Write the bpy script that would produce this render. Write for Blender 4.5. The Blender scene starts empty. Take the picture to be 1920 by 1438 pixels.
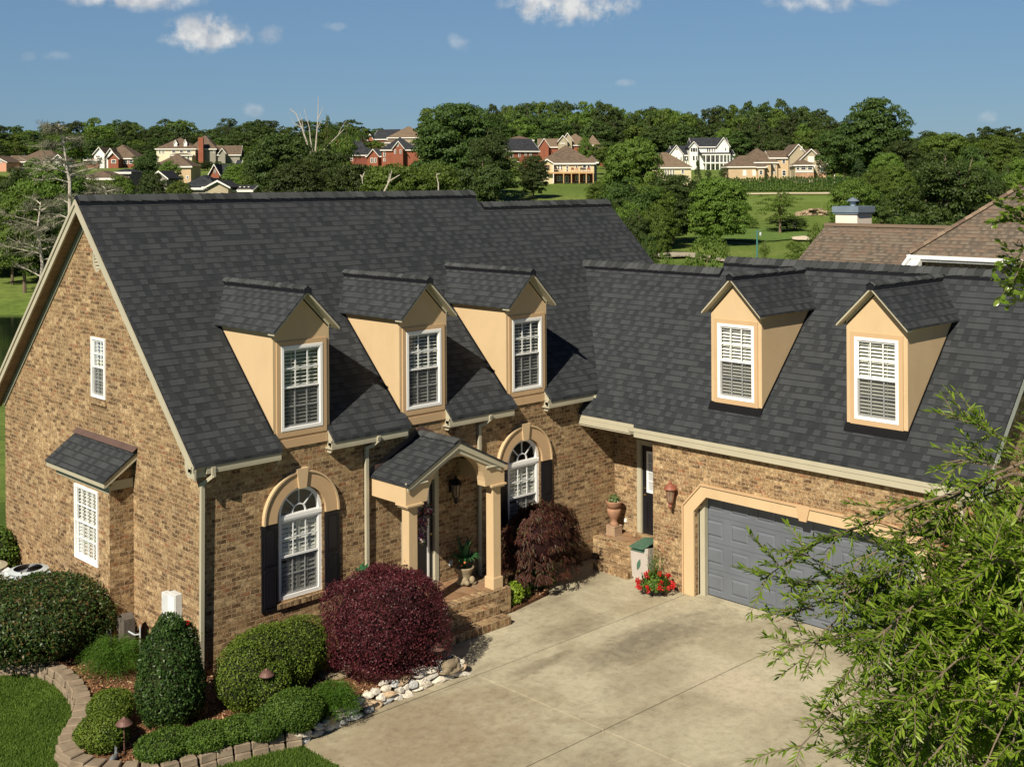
import bpy, bmesh, math, random
import numpy as np
from mathutils import Vector, Matrix, noise
from mathutils.geometry import tessellate_polygon
R = math.radians
scn = bpy.context.scene
col = scn.collection

# ------------------------------------------------------------------ camera
F_PX, IW, IH, HY = 2267.4, 1920.0, 1438.0, 340.8
YAW, ROLL = 0.76635, -0.00559
CP = np.array([-10.1016, -17.9010, 8.2630])
_f = np.array([math.sin(YAW), math.cos(YAW), 0.0])
_r = np.array([math.cos(YAW), -math.sin(YAW), 0.0])
_z = np.array([0, 0, 1.0])
RC = math.cos(ROLL) * _r + math.sin(ROLL) * _z
UC = -math.sin(ROLL) * _r + math.cos(ROLL) * _z
cam_d = bpy.data.cameras.new('camera')
cam = bpy.data.objects.new('camera', cam_d)
col.objects.link(cam)
m = Matrix.Identity(4)
for i in range(3):
    m[i][0] = RC[i]; m[i][1] = UC[i]; m[i][2] = -_f[i]; m[i][3] = CP[i]
cam.matrix_world = m
cam_d.sensor_width = 36
cam_d.lens = F_PX / IW * 36
cam_d.shift_y = -(IH / 2 - HY) / IW
cam_d.clip_end = 6000
scn.camera = cam

# ------------------------------------------------------------------ light
SUN_AZ, SUN_EL = R(-160.0), R(40.0)          # direction towards the sun, angle from +X
sd = bpy.data.lights.new('sun', 'SUN')
sd.energy = 5.0
sd.angle = R(0.55)
sd.color = (1.0, 0.905, 0.75)
sun = bpy.data.objects.new('sun', sd)
col.objects.link(sun)
sv = Vector((math.cos(SUN_AZ) * math.cos(SUN_EL), math.sin(SUN_AZ) * math.cos(SUN_EL), math.sin(SUN_EL)))
sun.rotation_euler = sv.to_track_quat('Z', 'Y').to_euler()
sun.location = (0, 0, 60)

world = bpy.data.worlds.new("World")
scn.world = world
world.use_nodes = True
scn.view_settings.view_transform = 'Standard'
scn.view_settings.look = 'None'
scn.view_settings.exposure = 0.5
scn.view_settings.gamma = 1.0
scn.cycles.max_bounces = 6
scn.cycles.transparent_max_bounces = 12


def build_world():
    nt = world.node_tree
    nt.nodes.clear()
    N = nt.nodes.new
    L = nt.links.new
    out = N('ShaderNodeOutputWorld')
    bg = N('ShaderNodeBackground')
    bg.inputs['Strength'].default_value = 0.05
    sky = N('ShaderNodeTexSky')
    sky.sky_type = 'NISHITA'
    sky.sun_disc = False
    sky.sun_elevation = SUN_EL
    sky.sun_rotation = math.pi / 2 - SUN_AZ
    sky.air_density = 1.0
    sky.dust_density = 0.3
    sky.ozone_density = 1.2
    tint = N('ShaderNodeMix'); tint.data_type = 'RGBA'; tint.blend_type = 'MULTIPLY'
    tint.inputs[0].default_value = 1.0
    L(sky.outputs[0], tint.inputs[6])
    tint.inputs[7].default_value = (0.60, 0.76, 0.93, 1)
    flat = N('ShaderNodeMix'); flat.data_type = 'RGBA'
    flat.inputs[0].default_value = 0.5
    L(tint.outputs[2], flat.inputs[6]); flat.inputs[7].default_value = (2.5, 4.55, 7.3, 1)
    deep = N('ShaderNodeMix'); deep.data_type = 'RGBA'; deep.blend_type = 'MULTIPLY'; deep.inputs[0].default_value = 1.0
    L(sky.outputs[0], deep.inputs[6]); deep.inputs[7].default_value = (0.24, 0.34, 0.52, 1)
    sep = N('ShaderNodeSeparateXYZ')
    band = N('ShaderNodeMapRange'); band.inputs[1].default_value = .155; band.inputs[2].default_value = .23
    L(sep.outputs[2], band.inputs[0])
    tint = N('ShaderNodeMix'); tint.data_type = 'RGBA'
    L(band.outputs[0], tint.inputs[0]); L(flat.outputs[2], tint.inputs[6]); L(deep.outputs[2], tint.inputs[7])
    tc = N('ShaderNodeTexCoord')
    nrm = N('ShaderNodeVectorMath'); nrm.operation = 'NORMALIZE'
    L(tc.outputs['Generated'], nrm.inputs[0])
    L(nrm.outputs[0], sep.inputs[0])
    wz = N('ShaderNodeTexNoise'); wz.inputs['Scale'].default_value = 38; wz.inputs['Detail'].default_value = 3
    L(nrm.outputs[0], wz.inputs['Vector'])
    wo = N('ShaderNodeVectorMath'); wo.operation = 'MULTIPLY_ADD'
    L(wz.outputs['Color'], wo.inputs[0]); wo.inputs[1].default_value = (.026, .026, .014); L(nrm.outputs[0], wo.inputs[2])
    ws = N('ShaderNodeVectorMath'); ws.operation = 'SUBTRACT'; L(wo.outputs[0], ws.inputs[0]); ws.inputs[1].default_value = (.013, .013, .007)
    # cloud puffs at fixed places in the sky: (photo direction, half width, half height, density)
    puffs = [((385, 62), 0.036, 0.0145, 1.0), ((1065, 14), 0.052, 0.014, 1.0), ((505, 68), 0.011, 0.008, .28),
             ((240, -4), 0.055, 0.009, .8), ((630, 53), 0.010, 0.004, .14), ((860, 82), 0.010, 0.007, .22),
             ((112, 106), 0.011, 0.004, .15), ((46, 104), 0.008, 0.004, .12), ((1560, 2), 0.05, 0.008, .55), ((470, 205), 0.007, 0.006, .25), ((1172, 158), 0.009, 0.004, .3), ((1850, 218), 0.009, 0.004, .2)]
    ns = N('ShaderNodeTexNoise'); ns.inputs['Scale'].default_value = 55; ns.inputs['Detail'].default_value = 7
    ns.inputs['Roughness'].default_value = 0.62
    L(nrm.outputs[0], ns.inputs['Vector'])
    acc = None
    for (u, v), wx, wz, dn in puffs:
        d = _f + RC * (u - IW / 2) / F_PX - UC * (v - HY) / F_PX
        d = d / np.linalg.norm(d)
        side = Vector((d[1], -d[0], 0)).normalized()
        sub = N('ShaderNodeVectorMath'); sub.operation = 'SUBTRACT'
        L(ws.outputs[0], sub.inputs[0]); sub.inputs[1].default_value = tuple(d)
        dx = N('ShaderNodeVectorMath'); dx.operation = 'DOT_PRODUCT'
        L(sub.outputs[0], dx.inputs[0]); dx.inputs[1].default_value = tuple(side / wx)
        dz = N('ShaderNodeVectorMath'); dz.operation = 'DOT_PRODUCT'
        L(sub.outputs[0], dz.inputs[0]); dz.inputs[1].default_value = (0, 0, 1 / wz)
        a = N('ShaderNodeMath'); a.operation = 'POWER'; L(dx.outputs['Value'], a.inputs[0]); a.inputs[1].default_value = 2
        b = N('ShaderNodeMath'); b.operation = 'POWER'; L(dz.outputs['Value'], b.inputs[0]); b.inputs[1].default_value = 2
        s = N('ShaderNodeMath'); s.operation = 'ADD'; L(a.outputs[0], s.inputs[0]); L(b.outputs[0], s.inputs[1])
        mr = N('ShaderNodeMapRange'); mr.inputs[1].default_value = 1.5; mr.inputs[2].default_value = 0.0
        mr.inputs[3].default_value = 0.0; mr.inputs[4].default_value = 1.0
        L(s.outputs[0], mr.inputs[0])
        nm = N('ShaderNodeMath'); nm.operation = 'MULTIPLY_ADD'
        L(ns.outputs[0], nm.inputs[0]); nm.inputs[1].default_value = 4.6; nm.inputs[2].default_value = -2.35
        q = N('ShaderNodeMath'); q.operation = 'ADD'; L(mr.outputs[0], q.inputs[0]); L(nm.outputs[0], q.inputs[1])
        q2 = N('ShaderNodeMath'); q2.operation = 'MULTIPLY'; q2.use_clamp = True
        L(q.outputs[0], q2.inputs[0]); L(mr.outputs[0], q2.inputs[1])
        q3 = N('ShaderNodeMath'); q3.operation = 'MULTIPLY'; L(q2.outputs[0], q3.inputs[0]); q3.inputs[1].default_value = dn * 1.25
        q3.use_clamp = True
        if acc is None:
            acc = q3
        else:
            mx = N('ShaderNodeMath'); mx.operation = 'MAXIMUM'
            L(acc.outputs[0], mx.inputs[0]); L(q3.outputs[0], mx.inputs[1]); acc = mx
    ns2 = N('ShaderNodeTexNoise'); ns2.inputs['Scale'].default_value = 70; ns2.inputs['Detail'].default_value = 4
    L(nrm.outputs[0], ns2.inputs['Vector'])
    cr = N('ShaderNodeValToRGB')
    cr.color_ramp.elements[0].position = .38; cr.color_ramp.elements[0].color = (7.2, 7.6, 8.2, 1)
    cr.color_ramp.elements[1].position = .62; cr.color_ramp.elements[1].color = (11.5, 11.4, 11.0, 1)
    L(ns2.outputs[0], cr.inputs[0])
    mixc = N('ShaderNodeMix'); mixc.data_type = 'RGBA'
    mm = N('ShaderNodeMath'); mm.operation = 'MULTIPLY'; L(acc.outputs[0], mm.inputs[0]); mm.inputs[1].default_value = .9
    L(mm.outputs[0], mixc.inputs[0]); L(tint.outputs[2], mixc.inputs[6]); L(cr.outputs[0], mixc.inputs[7])
    L(mixc.outputs[2], bg.inputs['Color'])
    L(bg.outputs[0], out.inputs[0])


build_world()


def at(u, v, d):
    """world point seen at photo pixel (u, v), d metres in front of the camera"""
    return CP + (_f + RC * (u - IW / 2) / F_PX - UC * (v - HY) / F_PX) * d


def gp(u, v, z=0.0):
    d = _f + RC * (u - IW / 2) / F_PX - UC * (v - HY) / F_PX
    return CP + d * ((z - CP[2]) / d[2])


# ------------------------------------------------------------------ helpers
class MB:
    def __init__(s, T=None):
        s.v = []; s.f = []; s.m = []; s.T = T

    def add(s, vs, fs, mi=0):
        b = len(s.v)
        s.v += [s.T(*p) if s.T else tuple(p) for p in vs]
        s.f += [tuple(b + i for i in f) for f in fs]
        s.m += [mi] * len(fs)
        return s

    def box(s, x0, x1, y0, y1, z0, z1, mi=0):
        return s.add([(x0, y0, z0), (x1, y0, z0), (x1, y1, z0), (x0, y1, z0), (x0, y0, z1), (x1, y0, z1), (x1, y1, z1), (x0, y1, z1)],
                     [(0, 3, 2, 1), (4, 5, 6, 7), (0, 1, 5, 4), (1, 2, 6, 5), (2, 3, 7, 6), (3, 0, 4, 7)], mi)

    def prism(s, pts, off, mi=0, holes=()):
        """polygon (3D pts, optional holes) pushed along off"""
        loops = [list(pts)] + [list(h) for h in holes]
        flat = [p for l in loops for p in l]
        n = len(flat)
        if holes or len(pts) > 4:
            tris = tessellate_polygon([[Vector(p) for p in l] for l in loops])
        else:
            tris = [tuple(range(len(pts)))]
        vs = flat + [(p[0] + off[0], p[1] + off[1], p[2] + off[2]) for p in flat]
        fs = [tuple(t) for t in tris] + [tuple(n + i for i in reversed(t)) for t in tris]
        b = 0
        for l in loops:
            k = len(l)
            for i in range(k):
                j = (i + 1) % k
                fs.append((b + i, b + j, n + b + j, n + b + i))
            b += k
        return s.add(vs, fs, mi)

    def sheet(s, pts, holes=(), mi=0, out=None):
        loops = [list(pts)] + [list(h) for h in holes]
        flat = [p for l in loops for p in l]
        tris = [tuple(t) for t in tessellate_polygon([[Vector(p) for p in l] for l in loops])]
        if s.T and out is None:
            out = Vector(s.T(0, 1, 0)) - Vector(s.T(0, 0, 0))
        if out is not None:
            w = [Vector(s.T(*p) if s.T else p) for p in flat]
            o = Vector(out)
            tris = [t if (w[t[1]] - w[t[0]]).cross(w[t[2]] - w[t[0]]).dot(o) > 0 else t[::-1] for t in tris]
        return s.add(flat, tris, mi)

    def band(s, loop, off, mi=0):
        n = len(loop)
        vs = list(loop) + [(p[0] + off[0], p[1] + off[1], p[2] + off[2]) for p in loop]
        return s.add(vs, [(i, (i + 1) % n, n + (i + 1) % n, n + i) for i in range(n)], mi)

    def tube(s, pts, r, n=8, r2=None, mi=0):
        k = len(pts)
        rs = r if isinstance(r, (list, tuple)) else [r + ((r2 if r2 is not None else r) - r) * i / (k - 1) for i in range(k)]
        vs = []; fs = []
        P = [Vector(p) for p in pts]
        for i in range(k):
            t = (P[min(i + 1, k - 1)] - P[max(i - 1, 0)]).normalized()
            a = t.orthogonal().normalized() if i == 0 else (a - t * a.dot(t)).normalized()
            b = t.cross(a)
            for j in range(n):
                q = 2 * math.pi * j / n
                vs.append(tuple(P[i] + (a * math.cos(q) + b * math.sin(q)) * rs[i]))
        for i in range(k - 1):
            for j in range(n):
                fs.append((i * n + j, i * n + (j + 1) % n, (i + 1) * n + (j + 1) % n, (i + 1) * n + j))
        fs.append(tuple(reversed(range(n)))); fs.append(tuple((k - 1) * n + j for j in range(n)))
        return s.add(vs, fs, mi)

    def lathe(s, prof, c=(0, 0, 0), n=20, mi=0, sx=1, sy=1):
        vs = []; fs = []
        k = len(prof)
        for r, z in prof:
            for j in range(n):
                q = 2 * math.pi * j / n
                vs.append((c[0] + r * math.cos(q) * sx, c[1] + r * math.sin(q) * sy, c[2] + z))
        for i in range(k - 1):
            for j in range(n):
                fs.append((i * n + j, i * n + (j + 1) % n, (i + 1) * n + (j + 1) % n, (i + 1) * n + j))
        fs.append(tuple(reversed(range(n)))); fs.append(tuple((k - 1) * n + j for j in range(n)))
        return s.add(vs, fs, mi)

    def build(s, name, mats, parent=None, off=(0, 0, 0), smooth=False, bevel=0, fix=True):
        me = bpy.data.meshes.new(name)
        me.from_pydata([(p[0] - off[0], p[1] - off[1], p[2] - off[2]) for p in s.v], [], s.f)
        if not isinstance(mats, (list, tuple)):
            mats = [mats]
        for q in mats:
            me.materials.append(q)
        me.polygons.foreach_set('material_index', s.m)
        if fix:
            bm = bmesh.new(); bm.from_mesh(me)
            bmesh.ops.recalc_face_normals(bm, faces=bm.faces)
            if bevel:
                ed = [e for e in bm.edges if len(e.link_faces) == 2 and e.calc_face_angle(0) > 0.6]
                bmesh.ops.bevel(bm, geom=ed, offset=bevel, segments=1, affect='EDGES', clamp_overlap=True)
            bm.to_mesh(me); bm.free()
        if smooth:
            me.shade_smooth()
        me.update()
        o = bpy.data.objects.new(name, me)
        col.objects.link(o)
        if parent is not None:
            o.parent = parent
        elif off != (0, 0, 0):
            o.location = off
        return o


def tag(o, label=None, cat=None, group=None, kind=None):
    if label: o['label'] = label
    if cat: o['category'] = cat
    if group: o['group'] = group
    if kind: o['kind'] = kind
    return o


def empty(name, loc=(0, 0, 0), rz=0):
    o = bpy.data.objects.new(name, None)
    o.empty_display_size = .2
    o.location = loc; o.rotation_euler = (0, 0, rz)
    col.objects.link(o)
    return o


def thing(name, label, cat, loc=(0, 0, 0), rz=0, group=None):
    return tag(empty(name, loc, rz), label, cat, group)


def copy_tree(o, parent=None):
    c = o.copy(); col.objects.link(c)
    if parent is not None: c.parent = parent
    for ch in list(o.children):
        copy_tree(ch, c)
    return c


# ------------------------------------------------------------------ materials
class G:
    """tiny node-graph helper"""
    def __init__(s, name):
        s.mat = bpy.data.materials.new(name); s.mat.use_nodes = True
        s.nt = s.mat.node_tree
        s.b = s.nt.nodes['Principled BSDF']
        s.out = s.nt.nodes['Material Output']

    def n(s, t, **k):
        x = s.nt.nodes.new('ShaderNode' + t)
        for a, b in k.items(): setattr(x, a, b)
        return x

    def l(s, a, b): s.nt.links.new(a, b)

    def math(s, op, a, b=None, c=None, clamp=False):
        x = s.n('Math', operation=op); x.use_clamp = clamp
        for i, q in enumerate((a, b, c)):
            if q is None: continue
            if isinstance(q, (int, float)): x.inputs[i].default_value = q
            else: s.l(q, x.inputs[i])
        return x.outputs[0]

    def noise(s, sc, det=3, rough=.5, vec=None, dist=0):
        x = s.n('TexNoise'); x.inputs['Scale'].default_value = sc; x.inputs['Detail'].default_value = det
        x.inputs['Roughness'].default_value = rough; x.inputs['Distortion'].default_value = dist
        if vec is not None: s.l(vec, x.inputs['Vector'])
        return x.outputs[0]

    def ramp(s, fac, stops, interp='LINEAR'):
        x = s.n('ValToRGB'); e = x.color_ramp.elements; x.color_ramp.interpolation = interp
        while len(e) < len(stops): e.new(.5)
        for i, (p, c) in enumerate(stops):
            e[i].position = p; e[i].color = (c[0], c[1], c[2], 1)
        s.l(fac, x.inputs[0]); return x.outputs[0]

    def mix(s, fac, a, b, mode='MIX'):
        x = s.n('Mix', data_type='RGBA', blend_type=mode)
        for i, q in ((0, fac), (6, a), (7, b)):
            if isinstance(q, (int, float)): x.inputs[i].default_value = q
            elif isinstance(q, tuple): x.inputs[i].default_value = (q[0], q[1], q[2], 1)
            else: s.l(q, x.inputs[i])
        return x.outputs[2]

    def bump(s, h, strength=.5, dist=.01):
        x = s.n('Bump'); x.inputs['Strength'].default_value = strength; x.inputs['Distance'].default_value = dist
        s.l(h, x.inputs['Height']); s.l(x.outputs[0], s.b.inputs['Normal'])

    def pos(s):
        return s.n('NewGeometry').outputs['Position']

    def set(s, c=None, rough=.6, spec=.5, metal=0):
        if isinstance(c, tuple): s.b.inputs['Base Color'].default_value = (c[0], c[1], c[2], 1)
        elif c is not None: s.l(c, s.b.inputs['Base Color'])
        if isinstance(rough, (int, float)): s.b.inputs['Roughness'].default_value = rough
        else: s.l(rough, s.b.inputs['Roughness'])
        s.b.inputs['Specular IOR Level'].default_value = spec
        s.b.inputs['Metallic'].default_value = metal
        return s.mat


def wall_uv(g):
    """2D coordinates in metres on any axis-aligned face, from the face's own normal"""
    geo = g.n('NewGeometry')
    sp = g.n('SeparateXYZ'); g.l(geo.outputs['Position'], sp.inputs[0])
    sn = g.n('SeparateXYZ'); g.l(geo.outputs['True Normal'], sn.inputs[0])
    ax = g.math('GREATER_THAN', g.math('ABSOLUTE', sn.outputs[0]), .6)
    az = g.math('GREATER_THAN', g.math('ABSOLUTE', sn.outputs[2]), .6)
    u = g.math('ADD', g.math('MULTIPLY', sp.outputs[1], ax), g.math('MULTIPLY', sp.outputs[0], g.math('SUBTRACT', 1, ax)))
    v = g.math('ADD', g.math('MULTIPLY', sp.outputs[1], az), g.math('MULTIPLY', sp.outputs[2], g.math('SUBTRACT', 1, az)))
    return u, v, sp


def mat_brick(name, bw=.21, rh=.075, tones=None, mortar=(.42, .315, .185), rot=False, dark=1.0):
    g = G(name)
    u, v, sp = wall_uv(g)
    pos = g.pos()
    if rot: u, v = v, u
    # uneven hand-made edges
    du = g.math('MULTIPLY', g.math('SUBTRACT', g.noise(16, 2, .5, pos), .5), .016)
    dv = g.math('MULTIPLY', g.math('SUBTRACT', g.noise(19, 2, .5, pos), .5), .014)
    cb = g.n('CombineXYZ'); g.l(g.math('ADD', u, du), cb.inputs[0]); g.l(g.math('ADD', v, dv), cb.inputs[1])
    br = g.n('TexBrick')
    br.offset = .5; br.offset_frequency = 2
    br.inputs['Scale'].default_value = 1; br.inputs['Brick Width'].default_value = bw; br.inputs['Row Height'].default_value = rh
    br.inputs['Mortar Size'].default_value = .0065; br.inputs['Mortar Smooth'].default_value = .25
    br.inputs['Color1'].default_value = (0, 0, 0, 1); br.inputs['Color2'].default_value = (1, 1, 1, 1)
    br.inputs['Mortar'].default_value = (.5, .5, .5, 1)
    g.l(cb.outputs[0], br.inputs['Vector'])
    stock = tones is None
    tones = tones or [(0, (.095, .056, .029)), (.12, (.150, .094, .049)), (.26, (.235, .158, .086)), (.42, (.190, .120, .064)), (.55, (.290, .205, .115)),
                      (.70, (.225, .145, .077)), (.82, (.335, .245, .145)), (.93, (.205, .105, .055)), (1, (.40, .31, .20))]
    f_ = (1.52, 1.48, 1.36)
    tones = [(p, tuple(q * dark * (f_[i_] if stock else 1) for i_, q in enumerate(c))) for p, c in tones]
    c = g.ramp(br.outputs['Color'], tones, 'CONSTANT')
    n1 = g.noise(11, 6, .7, pos)
    c = g.mix(g.ramp(n1, [(.44, (0, 0, 0)), (.60, (.62, .62, .62))]), c, (.055, .032, .016))
    n2 = g.noise(21, 6, .75, pos)
    c = g.mix(g.ramp(n2, [(.53, (0, 0, 0)), (.64, (.72, .72, .72))]), c, (.66, .53, .36))
    n3 = g.noise(.7, 3, .6, pos)
    c = g.mix(.55, c, g.mix(1.0, c, g.ramp(n3, [(.35, (.62, .60, .58)), (.65, (1.15, 1.12, 1.08))]), 'MULTIPLY'))
    c = g.mix(br.outputs['Fac'], c, mortar)
    h = g.math('ADD', g.math('SUBTRACT', 1, br.outputs['Fac']), g.math('MULTIPLY', n2, .9))
    g.bump(h, 1.0, .026)
    return g.set(c, .9, .25)


def mat_shingle(name, lo=(.019, .022, .025), hi=(.056, .061, .066), row=.143, w=.14, extra=None):
    g = G(name)
    geo = g.n('NewGeometry')
    sp = g.n('SeparateXYZ'); g.l(geo.outputs['Position'], sp.inputs[0])
    sn = g.n('SeparateXYZ'); g.l(geo.outputs['True Normal'], sn.inputs[0])
    ax = g.math('GREATER_THAN', g.math('ABSOLUTE', sn.outputs[0]), g.math('ABSOLUTE', sn.outputs[1]))
    u = g.math('ADD', g.math('MULTIPLY', sp.outputs[1], ax), g.math('MULTIPLY', sp.outputs[0], g.math('SUBTRACT', 1, ax)))
    sl = g.math('SQRT', g.math('MAXIMUM', g.math('SUBTRACT', 1, g.math('POWER', sn.outputs[2], 2)), .02))
    v = g.math('DIVIDE', g.math('DIVIDE', sp.outputs[2], sl), row)
    wob = g.math('MULTIPLY', g.math('SUBTRACT', g.noise(1.2, 2, .5, geo.outputs['Position']), .5), .10)
    v = g.math('ADD', v, wob)
    r = g.math('FLOOR', v)
    fv = g.math('FRACT', v)
    def cell(width, seed):
        wn = g.n('TexWhiteNoise', noise_dimensions='2D')
        cc = g.n('CombineXYZ'); g.l(r, cc.inputs[0]); cc.inputs[1].default_value = seed
        g.l(cc.outputs[0], wn.inputs['Vector'])
        uu = g.math('ADD', g.math('DIVIDE', u, width), g.math('MULTIPLY', wn.outputs['Value'], 7))
        cu = g.math('FLOOR', uu)
        w2 = g.n('TexWhiteNoise', noise_dimensions='3D')
        c2 = g.n('CombineXYZ'); g.l(cu, c2.inputs[0]); g.l(r, c2.inputs[1]); c2.inputs[2].default_value = seed + .5
        g.l(c2.outputs[0], w2.inputs['Vector'])
        return w2.outputs['Value'], g.math('FLOORED_MODULO', cu, 2.0)
    a, fa = cell(w, 1.0)
    b, fb = cell(w * 2.6, 4.0)
    tab = g.math('GREATER_THAN', g.math('ADD', a, g.math('MULTIPLY', fa, .68)), .76)
    tone = g.math('ADD', g.math('ADD', g.math('MULTIPLY', a, .26), g.math('MULTIPLY', b, .16)), g.math('MULTIPLY', tab, .34))
    gran = g.noise(120, 2, .6, geo.outputs['Position'])
    patch = g.noise(.45, 3, .6, geo.outputs['Position'])
    tone = g.math('ADD', tone, g.math('ADD', g.math('MULTIPLY', g.math('SUBTRACT', gran, .5), .35), g.math('MULTIPLY', g.math('SUBTRACT', patch, .5), .35)))
    c = g.mix(g.math('ADD', g.math('MULTIPLY', tone, .9), 0, clamp=True), lo, hi)
    if extra:
        c = g.mix(g.math('MULTIPLY', g.math('GREATER_THAN', b, .6), .55), c, extra)
    # shadow line painted at each butt edge: thin everywhere, deeper under a thick tab
    lim = g.math('ADD', .045, g.math('MULTIPLY', tab, .11))
    edge = g.math('LESS_THAN', fv, lim)
    c = g.mix(g.math('MULTIPLY', edge, .72), c, (.005, .005, .006))
    h = g.math('ADD', g.math('MULTIPLY', g.math('SUBTRACT', 1, fv), .8), g.math('MULTIPLY', tab, .8))
    h = g.math('ADD', h, g.math('MULTIPLY', gran, .35))
    g.bump(h, .7, .007)
    return g.set(c, .88, .22)


def mat_plain(name, c, rough=.6, spec=.4, var=.12, sc=3, bump=0, bsc=80, metal=0, bd=.004):
    g = G(name)
    pos = g.pos()
    n = g.noise(sc, 4, .6, pos)
    cc = g.mix(1.0, c, g.ramp(n, [(.3, (1 - var,) * 3), (.7, (1 + var,) * 3)]), 'MULTIPLY')
    if bump: g.bump(g.noise(bsc, 3, .6, pos), bump, bd)
    return g.set(cc, rough, spec, metal)


def mat_stucco(name, c):
    g = G(name)
    pos = g.pos()
    mp = g.n('Mapping'); mp.inputs['Scale'].default_value = (1.2, 1.2, .7); g.l(pos, mp.inputs[0])
    n = g.noise(1.6, 5, .65, mp.outputs[0])
    cc = g.mix(1.0, c, g.ramp(n, [(.3, (.93, .92, .90)), (.55, (1, 1, 1)), (.8, (1.03, 1.03, 1.02))]), 'MULTIPLY')
    n2 = g.noise(.9, 6, .7, pos, 0)
    cc = g.mix(g.ramp(n2, [(.60, (0, 0, 0)), (.78, (.35, .35, .35))]), cc, (c[0] * .55, c[1] * .5, c[2] * .45))
    g.bump(g.noise(260, 3, .7, pos), .45, .003)
    return g.set(cc, .85, .25)


def mat_leaf(name, cols, rough=.45, trans=.35, spec=.5, nsc=1.2, obj_var=0.0):
    g = G(name)
    geo = g.n('NewGeometry')
    rnd = geo.outputs['Random Per Island']
    st = [(i / max(1, len(cols) - 1), c) for i, c in enumerate(cols)]
    c = g.ramp(rnd, st)
    n = g.noise(nsc, 3, .6, g.n('TexCoord').outputs['Object'])
    c = g.mix(1.0, c, g.ramp(n, [(.3, (.72, .76, .70)), (.7, (1.22, 1.18, 1.1))]), 'MULTIPLY')
    if obj_var:
        oi = g.n('ObjectInfo')
        hs = g.n('HueSaturation')
        g.l(g.math('ADD', .5 - obj_var * .045, g.math('MULTIPLY', oi.outputs['Random'], obj_var * .06)), hs.inputs['Hue'])
        g.l(g.math('ADD', 1 - obj_var * .6, g.math('MULTIPLY', oi.outputs['Random'], obj_var * 1.4)), hs.inputs['Value'])
        g.l(c, hs.inputs['Color']); c = hs.outputs[0]
    g.set(c, rough, spec)
    tr = g.n('BsdfTranslucent')
    g.l(g.mix(1.0, c, (1.1, 1.25, .55), 'MULTIPLY'), tr.inputs['Color'])
    mx = g.n('MixShader'); mx.inputs[0].default_value = trans
    g.l(g.b.outputs[0], mx.inputs[1]); g.l(tr.outputs[0], mx.inputs[2]); g.l(mx.outputs[0], g.out.inputs[0])
    return g.mat


def mat_glass(name, tintc=(.55, .6, .62), refl=.10):
    g = G(name)
    tr = g.n('BsdfTransparent'); tr.inputs[0].default_value = (*tintc, 1)
    gl = g.n('BsdfGlossy'); gl.inputs['Roughness'].default_value = .03; gl.inputs[0].default_value = (.9, .95, 1, 1)
    lw = g.n('LayerWeight'); lw.inputs[0].default_value = .25
    mx = g.n('MixShader')
    g.l(g.math('ADD', g.math('MULTIPLY', lw.outputs['Fresnel'], .45), refl, clamp=True), mx.inputs[0])
    g.l(tr.outputs[0], mx.inputs[1]); g.l(gl.outputs[0], mx.inputs[2]); g.l(mx.outputs[0], g.out.inputs[0])
    return g.mat


M = {}
M['brick'] = mat_brick('tumbled_brick', bw=.182)
M['rowlock'] = mat_brick('rowlock_brick', bw=.075, rh=.22)
M['paver'] = mat_brick('step_brick', bw=.11, rh=.2, dark=.95)
M['shingle'] = mat_shingle('charcoal_shingle')
M['cap'] = None
M['stucco'] = mat_stucco('tan_stucco', (.54, .40, .235))
M['trim_stucco'] = mat_stucco('trim_stucco', (.50, .345, .195))
M['beige'] = mat_plain('beige_paint', (.41, .38, .28), .45, .5, .06, 2)
M['soffit'] = mat_plain('soffit_paint', (.36, .31, .21), .6, .4, .08, 2)
M['white'] = mat_plain('white_vinyl', (.80, .80, .78), .35, .5, .03, 2)
M['blind'] = mat_plain('blind_slats', (.82, .80, .72), .5, .4, .05, 2)
M['muntin'] = mat_plain('grille_bars', (.72, .74, .74), .4, .5, .03, 2)
M['room'] = mat_plain('indoor_shade', (.020, .022, .026), .9, .1, .1, 2)  # near-black colour painted for the shade indoors
M['black'] = mat_plain('black_paint', (.007, .007, .010), .42, .5, .1, 3)
M['flash'] = mat_plain('black_flashing', (.006, .006, .007), .8, .15, .1, 3)
M['copper'] = mat_plain('brown_flashing', (.10, .065, .055), .5, .4, .15, 3)
M['door_grey'] = mat_plain('grey_door_paint', (.118, .132, .155), .42, .5, .10, 1.5)
M['glass'] = mat_glass('window_glass', (.94, .96, .95), .05)
M['glass_dk'] = mat_glass('dark_glass', (.10, .11, .12), .10)
M['lamp'] = mat_plain('red_brown_metal', (.23, .075, .045), .5, .5, .2, 9)
M['terra'] = mat_plain('terracotta', (.30, .165, .10), .8, .3, .22, 6, .4, 60)
def mat_fieldstone():
    g = G('fieldstone')
    oi = g.n('ObjectInfo'); pos = g.pos()
    c = g.ramp(oi.outputs['Random'], [(0, (.42, .44, .44)), (.2, (.66, .63, .56)), (.45, (.52, .50, .45)), (.65, (.72, .67, .57)), (.9, (.50, .38, .25)), (1, (.64, .63, .59))], 'CONSTANT')
    n = g.noise(14, 6, .7, pos, 1.0)
    c = g.mix(1.0, c, g.ramp(n, [(.3, (.45, .42, .38)), (.5, (.95, .93, .9)), (.7, (1.25, 1.22, 1.15))]), 'MULTIPLY')
    g.bump(n, .8, .02)
    return g.set(c, .88, .25)


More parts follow.
